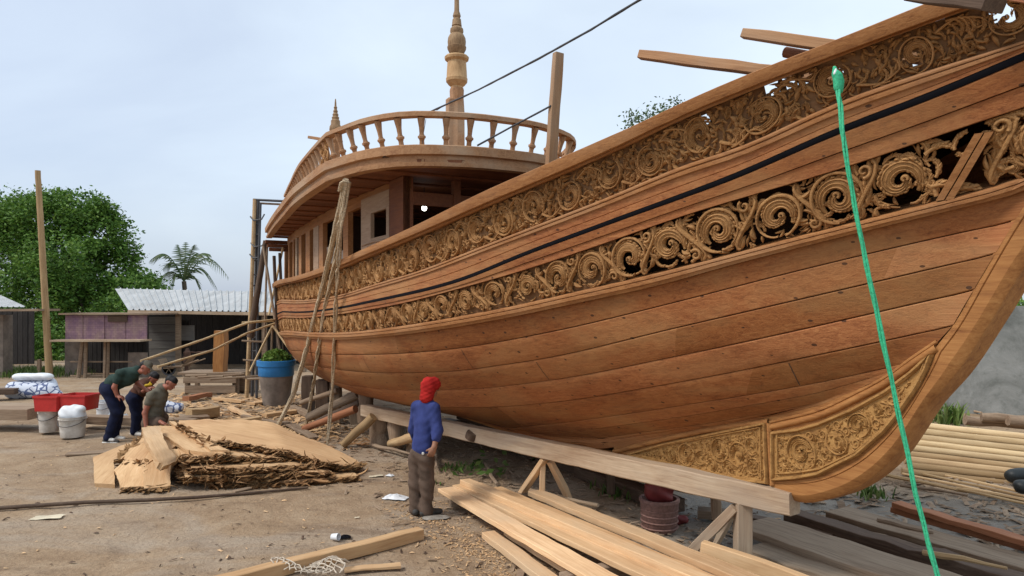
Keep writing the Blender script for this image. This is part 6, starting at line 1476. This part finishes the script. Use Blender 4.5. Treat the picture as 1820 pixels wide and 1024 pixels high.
v_, f_ = sdf_mesh([((-.38, 0, 0), (.42, 0, 0), .15, .14, (0, 0, 1), .7)], .03, .1, noise=folds(5, .012, 10)); tag(link('white_sack', mesh('white_sack', v_, f_, M['white_plastic'], 60), loc=(c.x - .05, c.y + .15, .56)), 'plump white sack lying on top of the printed sacks', 'sack')
# red tubs over white buckets
M['red_plastic'] = plain('red_plastic', (.52, .035, .03), .5, .18, 5, .1); M['dirty_white'] = plain('dirty_white_plastic', (.66, .63, .58), .55, .25, 4, .2, col2=(.34, .30, .25))
Yb2 = FP * CZ / (768 - HZ); kb = Yb2 / FP
def bucket(x, ybot, ytop, r, label, mat, lid=None):
    c = G(x, ybot); k = c.y / FP; h = (ybot - ytop) * k; e = empty('bucket', c); tag(e, label, 'bucket', 'buckets left of the workers'); mb = MB()
    mb.lathe([(r * .84 * k, 0), (r * .86 * k, .01), (r * .97 * k, h * .86), (r * 1.03 * k, h * .87), (r * 1.03 * k, h * .91), (r * .99 * k, h * .92), (r * 1.02 * k, h), (r * .94 * k, h), (r * .80 * k, .03)], n=22); mb.build('pail', mat, e, 45)
    mb = MB(); mb.tube([Vector((r * 1.03 * k * math.cos(a), -r * 1.04 * k * abs(math.sin(a)) , h * .86 - h * .30 * math.sin(a))) for a in np.linspace(0, math.pi, 12)], .006, 5); mb.build('handle', M['cable'], e, 60); return e, h, k
bucket(87, 767, 729, 17, 'white bucket with dark stains under the left red tub', M['dirty_white']); bucket(122, 763, 730, 16, 'white bucket standing behind the one holding the white bag', M['dirty_white'])
e_, h_, k2 = bucket(129, 776, 740, 22, 'white bucket brimming with a white bag, nearest of the buckets', M['dirty_white'])
v_, f_ = sdf_mesh([((-.10, 0, 0), (.10, 0, .02), .15, .14), ((-.12, 0, .1), (.0, 0, .12), .09, .09), ((.08, 0, .08), (.17, 0, .12), .08, .05)], .02, .06, noise=folds(8, .014, 17)); tag(link('white_bag', mesh('white_bag', v_, f_, M['white_plastic'], 60), loc=(e_.location.x, e_.location.y, h_ + .02)), 'bunched white plastic bag stuffed into the nearest bucket', 'bag')
bucket(187, 745, 712, 15, 'white bucket half hidden behind the bending man', M['white_plastic'])
for x, w, y0, lb in ((94, 48, 729, 'left red plastic tub lying over the buckets'), (142, 52, 727, 'right red plastic tub lying over the buckets')):
    c = P(x, y0, Yb2 - .0); wd = w * kb; hh = 27 * kb; e = MB()
    def rr(z, s_, o=0): return [Vector((sx * wd / 2 * s_ - o * sx, sy * .22 * s_, z)) for sx, sy in ((-.88, -1), (.88, -1), (1, -.8), (1, .8), (.88, 1), (-.88, 1), (-1, .8), (-1, -.8), (-.88, -1))]
    e.sheet([rr(0, .93), rr(hh * .86, 1.0), rr(hh * .87, 1.06), rr(hh, 1.07), rr(hh, .98), rr(.03, .88)]); e.add(rr(0, .93)[:-1], [tuple(range(8))]); e.add(rr(.03, .88)[:-1], [tuple(range(8))])
    o = e.build('red_tub', M['red_plastic'], None, 40, loc=c); o.rotation_euler = (0, 0, rnd.uniform(-.12, .12)); tag(o, lb, 'tub', 'red tubs on the buckets')
px_timber('long_timber', (-60, 722), (75, 722), .9, .22, M['old'], 'broad timber baulk entering the picture at the left edge', 'timber', None, .45)
px_timber('long_timber', (150, 738), (345, 745), .30, .16, M['old'], 'grey baulk on the ground behind the legs of the workers', 'timber', None, .22)
px_timber('long_timber', (-50, 692), (30, 690), .4, .15, M['dark_timber'], 'dark timber behind the sacks at the left edge', 'timber', None, .3)
crumple('white_wrap_heap', 195, 745, .7, .4, .25, M['white_plastic'], 'low white heap behind the bending man', 'heap', 12)
for k, (x, y) in enumerate(((330, 720), (362, 760), (418, 702))): pass
v_, f_ = sdf_mesh([((-.2, 0, .12), (.2, 0, .1), .14, .12)], .03, .08, noise=folds(4, .02, 16)); c = G(303, 732); tag(link('printed_bag', mesh('printed_bag', v_, f_, M['print'], 60), loc=(c.x, c.y, 0)), 'small speckled bag behind the crouching man', 'bag')
# low work bench
bq = G(384, 697); bn = empty('work_bench', bq); tag(bn, 'low weathered plank bench in front of the dark shed', 'bench'); kk = bq.y / FP; Mb = MB()
for j in range(3): Mb.box((0, -.3 + .33 * j, 35 * kk), (112 * kk, .30, .08), None, rnd.random(), .01)
Mb.build('bench_top', M['old'], bn, 30); Mb = MB(); Mb.box((0, -.42, 24 * kk), (92 * kk, .06, .17), None, .4, .008); Mb.build('apron', M['old'], bn, 30); Mb = MB(); Mb.box((0, -.40, 8 * kk), (88 * kk, .05, .22), None, .3, .008); Mb.build('apron', M['old'], bn, 30)
for sx in (-1, 1):
    for sy in (-1, 1): Mb = MB(); Mb.box((sx * 43 * kk, .05 + sy * .32, 17 * kk - .02), (.12, .12, 33 * kk), None, None, .01); Mb.build('leg', M['old'], bn, 30)
c = G(437, 695); mb = MB(); mb.box((0, 0, .26), (.62, .5, .52), None, .6, .02); tag(mb.build('wooden_crate', M['old'], None, 30, loc=c), 'boxy weathered crate at the right end of the bench', 'crate')
timber('yellow_post', P(391, 664, 20.4), P(394, 588, 20.4), .34, .30, M['stem'], 'thick yellow brown post standing behind the bench', 'post', up=(1, 0, 0), wob=.015)
for k in range(6): a = G(330 + k * 22, 668 + (k % 3) * 3, .62); log('bench_stick', a, a + Vector((rnd.uniform(.5, 1.0), rnd.uniform(-.2, .2), .04)), .035, M['old'], 'stick lying among others on the plank bench', 'stick', 'sticks on the bench', 6)
# hand pump / engine and wheelbarrow in front of the shed
wb = empty('wheelbarrow', G(300, 668)); tag(wb, 'old wheelbarrow with a spoked wheel in front of the grey siding', 'wheelbarrow'); mb = MB(); mb.lathe([(.20, -.03), (.25, -.03), (.26, 0), (.25, .03), (.20, .03), (.19, 0), (.20, -.03)], (0, 0, .26), 20, M=Matrix.Rotation(R(90), 3, 'X')); w_ = mb.build('wheel', M['cable'], wb, 40)
mb = MB()
for a in range(6): mb.bar((0, 0, .26), (.2 * math.cos(a * 1.047), 0, .26 + .2 * math.sin(a * 1.047)), .02, .02)
mb.build('spokes', M['beam'], wb, 40); mb = MB(); mb.sheet([[Vector((x, y, z)) for y in (-.3, 0, .3)] for x, z in ((-.25, .62), (-.1, .36), (.6, .36), (.85, .66))]); mb.tube([(-.1, -.2, .30), (.5, -.22, .34), (1.2, -.28, .6)], .025, 6); mb.tube([(-.1, .2, .30), (.5, .22, .34), (1.2, .28, .6)], .025, 6); mb.tube([(.6, .25, .35), (.65, .27, 0)], .022, 6); mb.tube([(.6, -.25, .35), (.65, -.27, 0)], .022, 6); mb.build('tray', M['old'], wb, 40)
pm = empty('hand_pump', G(333, 664)); tag(pm, 'rusty hand pump with a long handle standing before the dark shed', 'pump'); M['rust'] = plain('rusty_iron', (.14, .075, .05), .8, .4, 9, .4); mb = MB(); mb.lathe([(.16, 0), (.16, .04), (.10, .06), (.10, .55), (.17, .57), (.17, .62), (.13, .66), (.14, .80), (.09, .84), (.05, .95)], n=14); mb.build('pump_body', M['rust'], pm, 40); mb = MB(); mb.tube([(-.05, 0, .82), (.3, 0, .78), (.75, 0, .83)], .03, 7); mb.build('handle', M['rust'], pm, 60); mb = MB(); mb.tube([(0, -.1, .5), (0, -.25, .5), (0, -.3, .42)], .035, 8); mb.build('spout', M['rust'], pm, 60)
# red jerry-can shaped bag and net sack in the shade by the bow
c = G(1172, 942); M['dark_red'] = plain('dark_red_plastic', (.17, .028, .026), .5, .3, 8, .3)
v_, f_ = sdf_mesh([((-.02, 0, .44), (.05, 0, .62), .15, .13, (0, 1, 0), .7), ((.08, 0, .35), (.13, 0, .60), .07, .05)], .015, .05, noise=folds(2, .008, 24)); tag(link('red_bag', mesh('red_bag', v_, f_, M['dark_red'], 60), loc=c), 'dark red plastic bag slumped on the pinkish basket under the beam', 'bag')
M['pink_net'] = plain('pinkish_basket', (.25, .14, .115), .85, .3, 30, .5); mb = MB(); mb.lathe([(.17, 0), (.19, .02), (.215, .32), (.225, .33), (.225, .36), (.19, .36), (.16, .05)], n=22)
for k in range(5): mb.tube([(.20 * math.cos(a), .20 * math.sin(a), .05 + .065 * k) for a in np.linspace(0, 6.283, 24)], .012, 5)
tag(mb.build('basket', M['pink_net'], None, 40, loc=c), 'pinkish ribbed basket standing in the shade behind the fresh planks', 'basket')
for k, (x, y) in enumerate(((1208, 930),)):
    cc = G(x, y); v_, f_ = sdf_mesh([((-.05, 0, .04), (.05, 0, .04), .055, .05)], .012, .03, noise=folds(k, .006, 40)); tag(link('red_rag', mesh('red_rag', v_, f_, M['dark_red'], 60), loc=cc), ['round red lump beside the basket', 'red rag between the basket and the bow post'][k], 'rag')
M['tarp'] = plain('dark_tarpaulin', (.02, .024, .026), .5, .3, 6)
for k, (x, y, Y, lb) in enumerate(((1850, 870, 9.3, 'black plastic drum lying at the right edge of the picture'), (1832, 846, 9.9, 'dark sheet heaped behind the black drum at the right edge'))):
    v_, f_ = sdf_mesh([((-.25, 0, .1), (.5, 0, .12), .10, .12)], .02, .05, noise=folds(k, .008, 14)); cc = P(x, y, Y); tag(link('black_drum' if k == 0 else 'dark_heap', mesh('drum', v_, f_, M['tarp'], 60), loc=(cc.x, cc.y, .02)), lb, 'drum' if k == 0 else 'heap')

# ================================================================== plants at ground level
M['grass'] = leafmat('grass_blades', [(.05, .10, .02), (.10, .17, .035), (.18, .22, .07)])
def tuft(name, spots, mat, label, cat, h=.16, n=40, spread=.12, seed=1, kind=None, w=.012):
    g = random.Random(seed); mb = MB(); c = spots[0]
    for s_ in spots:
        for _ in range(n):
            a = g.uniform(0, 6.28); x, y = s_[0] - c[0] + g.gauss(0, spread), s_[1] - c[1] + g.gauss(0, spread); l = h * g.uniform(.5, 1.2); dx, dy = math.cos(a), math.sin(a); b_ = g.uniform(.2, .8) * l; ww = w * g.uniform(.7, 1.3)
            mb.add([(x - dy * ww, y + dx * ww, 0), (x + dy * ww, y - dx * ww, 0), (x + dx * b_ * .5 + dy * ww * .8, y + dy * b_ * .5 - dx * ww * .8, l * .7), (x + dx * b_, y + dy * b_, l), (x + dx * b_ * .5 - dy * ww * .8, y + dy * b_ * .5 + dx * ww * .8, l * .7)], [(0, 1, 2, 4), (4, 2, 3)])
    o = mb.build(name, mat, None, None, loc=(c[0], c[1], 0)); return tag(o, label, cat, None, kind)
q_ = lambda x, y: tuple(G(x, y))[:2]
tuft('weeds', [q_(1110, 878), q_(1135, 880), q_(1090, 874)], M['grass'], 'bright green weeds under the beam beside the red bag', 'weeds', .15, 70, .13, 2, w=.012)
tuft('weeds', [q_(805, 838), q_(822, 830)], M['grass'], 'small green weeds in the shade right of the blue shirted man', 'weeds', .09, 30, .12, 3, w=.012)
tuft('weeds', [q_(1540, 880), q_(1552, 884)], M['grass'], 'small dark green tuft just under the stem foot', 'weeds', .14, 40, .08, 4)
tuft('weeds', [q_(1684, 752)], M['grass'], 'green tuft between the stem and the grey wall', 'weeds', .4, 90, .18, 5, w=.03)
tuft('grass_strip', [q_(x, 660 + (x * 7 % 9)) for x in range(-40, 125, 7)], M['grass'], None, None, .24, 90, .55, 6, 'stuff', .014)
c = G(865, 835); leaves('fallen_leaves', [(c.x + rnd.gauss(0, .5), c.y + rnd.gauss(0, .35), .05) for _ in range(25)], .14, M['grass'], None, 2, .06, 8, .5)['kind'] = 'stuff'

# ================================================================== trees
def tree(name, label, base, clumps, leaf, per, spread, seed, group, trunk_r=.3, mat='leaf', density=26):
    """clumps: (x, y, Y, rx, rz) crown lobes given as photo centres and radii in photo pixels"""
    t = empty(name, base); tag(t, label, 'tree', group); g = random.Random(seed); pts = []; tm = MB(); lob = []
    for x, y, Y, rx, rz in clumps:
        c = P(x, y, Y) - Vector(base); ax_, az_ = rx / FP * Y, rz / FP * Y; lob.append(c); n = int(density * (rx * rz) / 900) + 6
        subs = [Vector((g.gauss(0, 1), g.gauss(0, 1), g.gauss(0, 1))).normalized() * g.uniform(.5, .86) for _ in range(max(5, int((rx * rz) ** .5 / 3.2)))]
        for _ in range(n):
            v = g.choice(subs) + Vector((g.gauss(0, 1), g.gauss(0, 1), g.gauss(0, 1) * .75)).normalized() * (g.random() ** .35) * .36; r_ = 1 + .22 * mn.noise(Vector((v.x * 2.2 + x, v.y * 2.2, v.z * 2.2 + y)))
            pts.append((c.x + v.x * ax_ * r_, c.y + v.y * ax_ * r_, c.z + v.z * az_ * r_))
    leaves('crown', pts, leaf, M[mat], t, per, spread, seed, .5)
    top_ = sum(lob, Vector()) / len(lob); tm.tube([(0, 0, -.1), (.05, 0, top_.z * .25), (top_.x * .3, top_.y * .3, top_.z * .55), top_ * .8], [trunk_r, trunk_r * .8, trunk_r * .6, trunk_r * .3], 9)
    for c in lob: tm.tube([(top_.x * .25, top_.y * .25, top_.z * .4), top_.lerp(c, .5) * .85, c * .97], [trunk_r * .4, trunk_r * .25, trunk_r * .08], 6)
    tm.build('trunk', M['trunk'], t, 60); return t
TG = 'trees behind the sheds'
tree('broad_tree', 'huge dark green tree at left with a domed crown', (P(110, 600, 42).x, 42, 0), [(20, 440, 42, 80, 90), (100, 400, 42, 75, 58), (110, 470, 40, 90, 80), (170, 420, 42, 55, 55), (200, 470, 42, 42, 65), (60, 540, 40, 90, 80), (150, 550, 40, 75, 75), (215, 515, 41, 45, 50), (-50, 480, 42, 80, 120), (5, 390, 43, 50, 38), (55, 372, 43, 40, 28), (130, 362, 43, 45, 24), (240, 520, 41, 30, 26), (205, 400, 42, 25, 25), (225, 450, 42, 26, 40), (255, 505, 42, 30, 30), (278, 535, 42, 22, 28), (120, 380, 42, 60, 40), (30, 400, 42, 55, 45), (180, 385, 42, 30, 30)], .21, 15, .22, 5, TG, .55, 'leaf', 62)
tree('round_tree', 'lower leafy tree behind the left end of the metal roof', (P(250, 600, 38).x, 38, 0), [(235, 550, 38, 50, 42), (262, 515, 39, 28, 26), (275, 545, 38, 30, 30), (205, 590, 38, 45, 45)], .19, 15, .2, 9, TG, .25, 'leaf', 62)
tree('dark_tree', 'dark thicket tree filling the gap left of the purple hut', (P(50, 640, 34).x, 34, 0), [(40, 600, 34, 55, 45), (95, 610, 34, 40, 40), (10, 640, 34, 50, 30), (75, 645, 33, 50, 22), (-45, 600, 34, 50, 55)], .2, 13, .22, 12, TG, .2, 'leaf', 55)
tree('distant_tree', 'feathery tree top showing above the cap rail', (P(1165, 600, 36).x, 36, 0), [(1185, 195, 36, 28, 17), (1155, 205, 36, 18, 14), (1122, 212, 36, 11, 16), (1205, 185, 36, 16, 10), (1150, 230, 36, 60, 22)], .16, 10, .2, 14, TG, .2, 'palm', 42)
pm_ = empty('palm_tree', (P(327, 600, 46).x, 46, 0)); tag(pm_, 'coconut palm rising behind the metal roofed shed', 'palm'); tp_ = P(327, 500, 46) - pm_.location; mb = MB(); mb.tube([(0, 0, 0), (tp_.x + .2, 0, tp_.z * .5), (tp_.x, tp_.y, tp_.z)], [.22, .17, .14], 9); mb.build('trunk', M['trunk'], pm_, 60)
for k, (ex, ey, dy, sag) in enumerate(((330, 432, .6, .1), (345, 436, -.8, .3), (316, 436, .4, .2), (268, 462, -.5, 1.1), (280, 500, .8, .7), (372, 452, .5, .8), (405, 492, -.4, 1.5), (385, 512, .8, 1.2), (300, 520, -.6, .9), (360, 520, .5, .8), (290, 478, .3, .9), (350, 450, 1.0, .5))):
    e = P(ex, ey, 46 + dy) - pm_.location; mb = MB(); n = 20; g = random.Random(k); P0 = tp_.copy(); rib = []
    for i in range(n + 1): t = i / n; p = P0.lerp(e, t); p.z += sag * math.sin(math.pi * t) * .9; rib.append(p)
    mb.tube(rib, [.04 * (1 - .8 * i / n) for i in range(n + 1)], 5)
    for i in range(2, n + 1):
        d = (rib[min(i + 1, n)] - rib[i - 1]).normalized(); s_ = d.cross(Vector((0, 0, 1))); s_ = s_.normalized() if s_.length > .05 else Vector((0, 1, 0)); t = i / n; l = (1.0 * math.sin(math.pi * (t * .8 + .15)) + .15)
        for sd in (-1, 1):
            tip = rib[i] + (s_ * sd * .55 + d * .55) * l + Vector((0, 0, -.55 * l * g.uniform(.7, 1.2))); w = d * .05; mb.add([rib[i] - w, rib[i] + w, tip], [(0, 1, 2)], g.random())
    mb.build('frond', M['palm'], pm_, None)

# ================================================================== sheds, hut, wall, pole
m, nt, b = newmat('corrugated_iron'); tc = nt.nodes.new('ShaderNodeTexCoord'); n_ = noise(nt, mapping(nt, tc.outputs['Object'], (1, .3, 1), False), 1.6, 6, .65); c_ = ramp(nt, n_, [(.3, (.30, .31, .31)), (.55, (.42, .43, .43)), (.8, (.52, .53, .53))]); c_ = mix(nt, math_(nt, 'MULTIPLY', ramp(nt, noise(nt, mapping(nt, tc.outputs['Object'], (3, .25, 1), False), 1.3, 6, .7), [(.56, (0, 0, 0)), (.7, (1, 1, 1))]), .5), c_, (.26, .20, .16)); nt.links.new(c_, b.inputs['Base Color']); b.inputs['Roughness'].default_value = .6; M['iron'] = m
M['shed_wall'] = wood('dark_shed_boards', (.018, .016, .015), (.034, .030, .028), (.055, .049, .045), (3, 3, .6), tints=.4); M['grey_siding'] = wood('grey_siding', (.14, .13, .12), (.21, .20, .185), (.28, .265, .245), (.5, 8, 8), tints=.2)
def corr(mb, a, b, c, d, n, amp):
    """corrugated sheet between ridge a-b and eave c-d"""
    rows = []; nn = ((b - a).cross(c - a)).normalized()
    if nn.z < 0: nn = -nn
    for i in range(n):
        for fr_, h_ in ((0, 0), (.70, 0), (.78, 1), (.92, 1)): t = (i + fr_) / n; o = nn * amp * h_; rows.append([a.lerp(b, t) + o, c.lerp(d, t) + o])
    rows.append([b, d])
    mb.sheet(rows)
def shed(label, RA, RB, EA, EB, ybase, th=.05, n=30):
    s_ = empty('shed', ((EA.x + EB.x) / 2, EA.y, 0)); tag(s_, label, 'shed'); o = s_.location; mb = MB(); corr(mb, RA - o, RB - o, EA - o, EB - o, n, .05); mb.build('roof', M['iron'], s_, 60); mb = MB(); dq = Vector((0, -.02, -.07)); mb.bar(EA - o + dq, EB - o + dq, .06, .12); mb.build('eave_board', M['beam'], s_, 30); return s_, o
EA, EB = P(228, 551, 27), P(545, 556, 27); RA, RB = P(208, 513, 31.5), P(560, 521, 31.5); RA.x -= .1
s1, o = shed('long low shed with a corrugated metal roof and dark walls', RA, RB, EA, EB, 657)
def wall(par, o, x0, x1, Y, z0, z1, mat, nm='wall', th=.1, boards=0, vertical=False):
    mb = MB(); X0, X1 = (x0 - 910) / FP * Y, (x1 - 910) / FP * Y
    if boards:
        for k in range(boards):
            if vertical: a = X0 + (X1 - X0) * k / boards; w = (X1 - X0) / boards; mb.box((a + w / 2 - o.x, Y - o.y + rnd.uniform(-.01, .01), (z0 + z1) / 2), (w - .015, th, z1 - z0), None, rnd.random(), .006)
            else: h = (z1 - z0) / boards; mb.box(((X0 + X1) / 2 - o.x, Y - o.y + rnd.uniform(-.01, .01), z0 + h * (k + .5)), (X1 - X0, th, h - .02), None, rnd.random(), .006)
    else: mb.box(((X0 + X1) / 2 - o.x, Y - o.y, (z0 + z1) / 2), (X1 - X0, th, z1 - z0), None, .5)
    return mb.build(nm, mat, par, 30)
wall(s1, o, 235, 560, 31, -.05, 3.0, M['shed_wall'], boards=34, vertical=True); wall(s1, o, 266, 316, 28.2, .15, 2.1, M['grey_siding'], 'siding', boards=6); wall(s1, o, 318, 338, 28.4, .6, 1.95, M['shed_wall'], 'door_leaf', boards=3, vertical=True)
wall(s1, o, 320, 345, 28.1, 1.15, 1.75, M['grey_siding'], 'notice_panel')
for x in (232, 317, 470, 540): mb = MB(); X = (x - 910) / FP * 27.2; mb.box((X - o.x, 27.2 - o.y, 1.1), (.16, .16, 2.3), None, .4); mb.build('post', M['old'], s1, 30)
EA, EB = P(-120, 551, 25), P(88, 549, 25); RA, RB = P(-150, 508, 28), P(46, 546, 25.5)
s2 = empty('shed', (P(-10, 550, 26).x, 26, 0)); tag(s2, 'shed at the left edge with a pale pillar and metal roof', 'shed'); o = s2.location; mb = MB(); corr(mb, P(-200, 500, 29) - o, P(2, 526, 29) - o, P(-200, 545, 26) - o, P(46, 546, 25.8) - o, 24, .03); mb.build('roof', M['iron'], s2, 60); mb = MB(); mb.bar(P(-160, 552, 25) - o, P(88, 551, 25) - o, 1.2, .08); mb.build('eave_board', M['old'], s2, 30)
wall(s2, o, -60, 14, 25.4, -.05, 2.2, M['clay'], 'pillar', .5); wall(s2, o, -160, 60, 31, -.05, 2.4, M['shed_wall'], boards=24, vertical=True)
m, nt, b = newmat('purple_matting'); tc = nt.nodes.new('ShaderNodeTexCoord'); n_ = noise(nt, mapping(nt, tc.outputs['Object'], (1.2, 1, .8), False), 1.8, 5, .7); br = nt.nodes.new('ShaderNodeTexBrick'); br.inputs['Scale'].default_value = 3.2; br.inputs['Mortar Size'].default_value = .012; mp = nt.nodes.new('ShaderNodeMapping'); mp.inputs['Rotation'].default_value = (R(90), 0, 0); nt.links.new(tc.outputs['Object'], mp.inputs[0]); nt.links.new(mp.outputs[0], br.inputs['Vector']); br.inputs['Color1'].default_value = (1, 1, 1, 1); br.inputs['Color2'].default_value = (.8, .8, .8, 1); br.inputs['Mortar'].default_value = (.55, .5, .5, 1)
c_ = ramp(nt, n_, [(.34, (.17, .095, .16)), (.5, (.25, .15, .175)), (.62, (.30, .20, .185)), (.8, (.20, .09, .22))]); nt.links.new(mix(nt, 1.0, c_, br.outputs['Color'], 'MULTIPLY'), b.inputs['Base Color']); b.inputs['Roughness'].default_value = .85; M['purple'] = m
hut = empty('stilt_hut', (P(190, 560, 25).x, 25, 0)); tag(hut, 'small stilted hut with faded purple panel walls', 'hut'); o = hut.location; zt, zb = CZ - (560 - HZ) / FP * 25, CZ - (603 - HZ) / FP * 25
for x0, x1 in ((117, 148), (149, 186), (187, 224), (225, 261)): wall(hut, o, x0, x1, 25 + rnd.uniform(-.02, .02), zb, zt, M['purple'], 'wall_panel', .06)
wall(hut, o, 192, 226, 24.93, zt - .24, zt - .02, M['dark_timber'], 'dark_window_board', .04); mb = MB(); mb.box((0, .9, zt + .04), (3.2, 2.2, .06), None, .5); mb.build('roof', M['old'], hut, 30); mb = MB(); mb.box((-.05, -.25, zb - .03), (157 * .02, .8, .06), None, .5); mb.build('ledge', M['beam'], hut, 30)  # dark board on the panel stands in for the shade of an opening
for x, w in ((147, .07), (153, .06), (187, .05), (193, .05)): mb = MB(); X = (x - 910) / FP * 24.8 - o.x; mb.tube([(X, -.2, zb - .05), (X - .12 * (x < 150), -.25, -.02)], w, 7); mb.build('stilt', M['old'], hut, 50)
for y in (643, 668): mb = MB(); z = max(.05, CZ - (y - HZ) / FP * 24.9); mb.bar(((125 - 910) / FP * 24.9 - o.x, -.1, z), ((235 - 910) / FP * 24.9 - o.x, -.1, z), .04, .05); mb.build('rail', M['old'], hut, 30)
wall(hut, o, 116, 148, 25.6, -.05, zb, M['clay'], 'side_panel', .05); wall(hut, o, 150, 262, 26.6, -.05, zb, M['shed_wall'], 'back_wall', boards=14, vertical=True); wall(hut, o, 228, 262, 25.3, -.05, .85, M['clay'], 'low_panel', .05)
c = G(132, 662); mb = MB(); mb.box((0, 0, .42), (.62, .22, .26), None, .5, .03); mb.tube([(-.25, 0, .3), (-.28, 0, 0)], .025, 6); mb.tube([(.25, 0, .3), (.28, 0, 0)], .025, 6); tag(mb.build('white_tank', M['dirty_white'], None, 40, loc=(c.x, c.y, 0)), 'small white tank on thin legs beside the hut stilts', 'tank')
log('tall_pole', G(88, 672, -.05), P(67, 303, 24.3), .125, M['pole_wood'], 'tall bare pole leaning slightly left in front of the big tree', 'pole', None, 10, .72, .03)
timber('fence_stake', G(70, 668, 0), G(70, 668, 0) + Vector((0, 0, .6)), .12, .10, M['old'], 'short stake in the grass left of the tall pole', 'stake')
# stained wall on the right
m, nt, b = newmat('stained_render'); tc = nt.nodes.new('ShaderNodeTexCoord'); n1 = noise(nt, mapping(nt, tc.outputs['Object'], (1, 1, .6), False), .9, 8, .7, .8); n2 = noise(nt, mapping(nt, tc.outputs['Object'], (1, 1, 1), False), 5, 6, .7); c_ = ramp(nt, n1, [(.33, (.10, .108, .098)), (.5, (.215, .222, .208)), (.68, (.32, .325, .31))]); c_ = mix(nt, math_(nt, 'MULTIPLY', ramp(nt, n2, [(.5, (0, 0, 0)), (.68, (1, 1, 1))]), .5), c_, (.11, .12, .105)); nt.links.new(c_, b.inputs['Base Color']); b.inputs['Roughness'].default_value = .9; bump(nt, b, n2, .4, .03); M['render'] = m
mb = MB(); a, e = P(1500, 735, 17.5), P(2100, 735, 15.5); a.z = e.z = 1.24; mb.bar(a - Vector((a.x, a.y, 0)), e - Vector((a.x, a.y, 0)), .2, 2.55); tag(mb.build('boundary_wall', M['render'], None, 30, loc=(a.x, a.y, 0)), 'grey stained plaster wall at the right behind the stem', 'wall')
tree('low_shrub', 'small green shrub over the top of the grey wall at right', (P(1812, 600, 19).x, 19, 0), [(1800, 575, 19, 18, 10), (1835, 570, 19, 22, 14)], .16, 9, .12, 21, None, .06, 'leaf', 40)

# far-off line of trees all round the yard, mostly hidden behind the sheds
pts = []; g = random.Random(77)
for _ in range(2600):
    a = g.uniform(-1.15, 1.15); d = g.uniform(78, 92); hgt = 3.0 + 1.0 * mn.noise(Vector((a * 14, 0, 0))); pts.append((d * math.sin(a), d * math.cos(a), hgt * g.random() ** .7))
o_ = leaves('distant_woods', pts, .7, M['leaf'], None, 8, .5, 31, .5); tag(o_, kind='stuff')
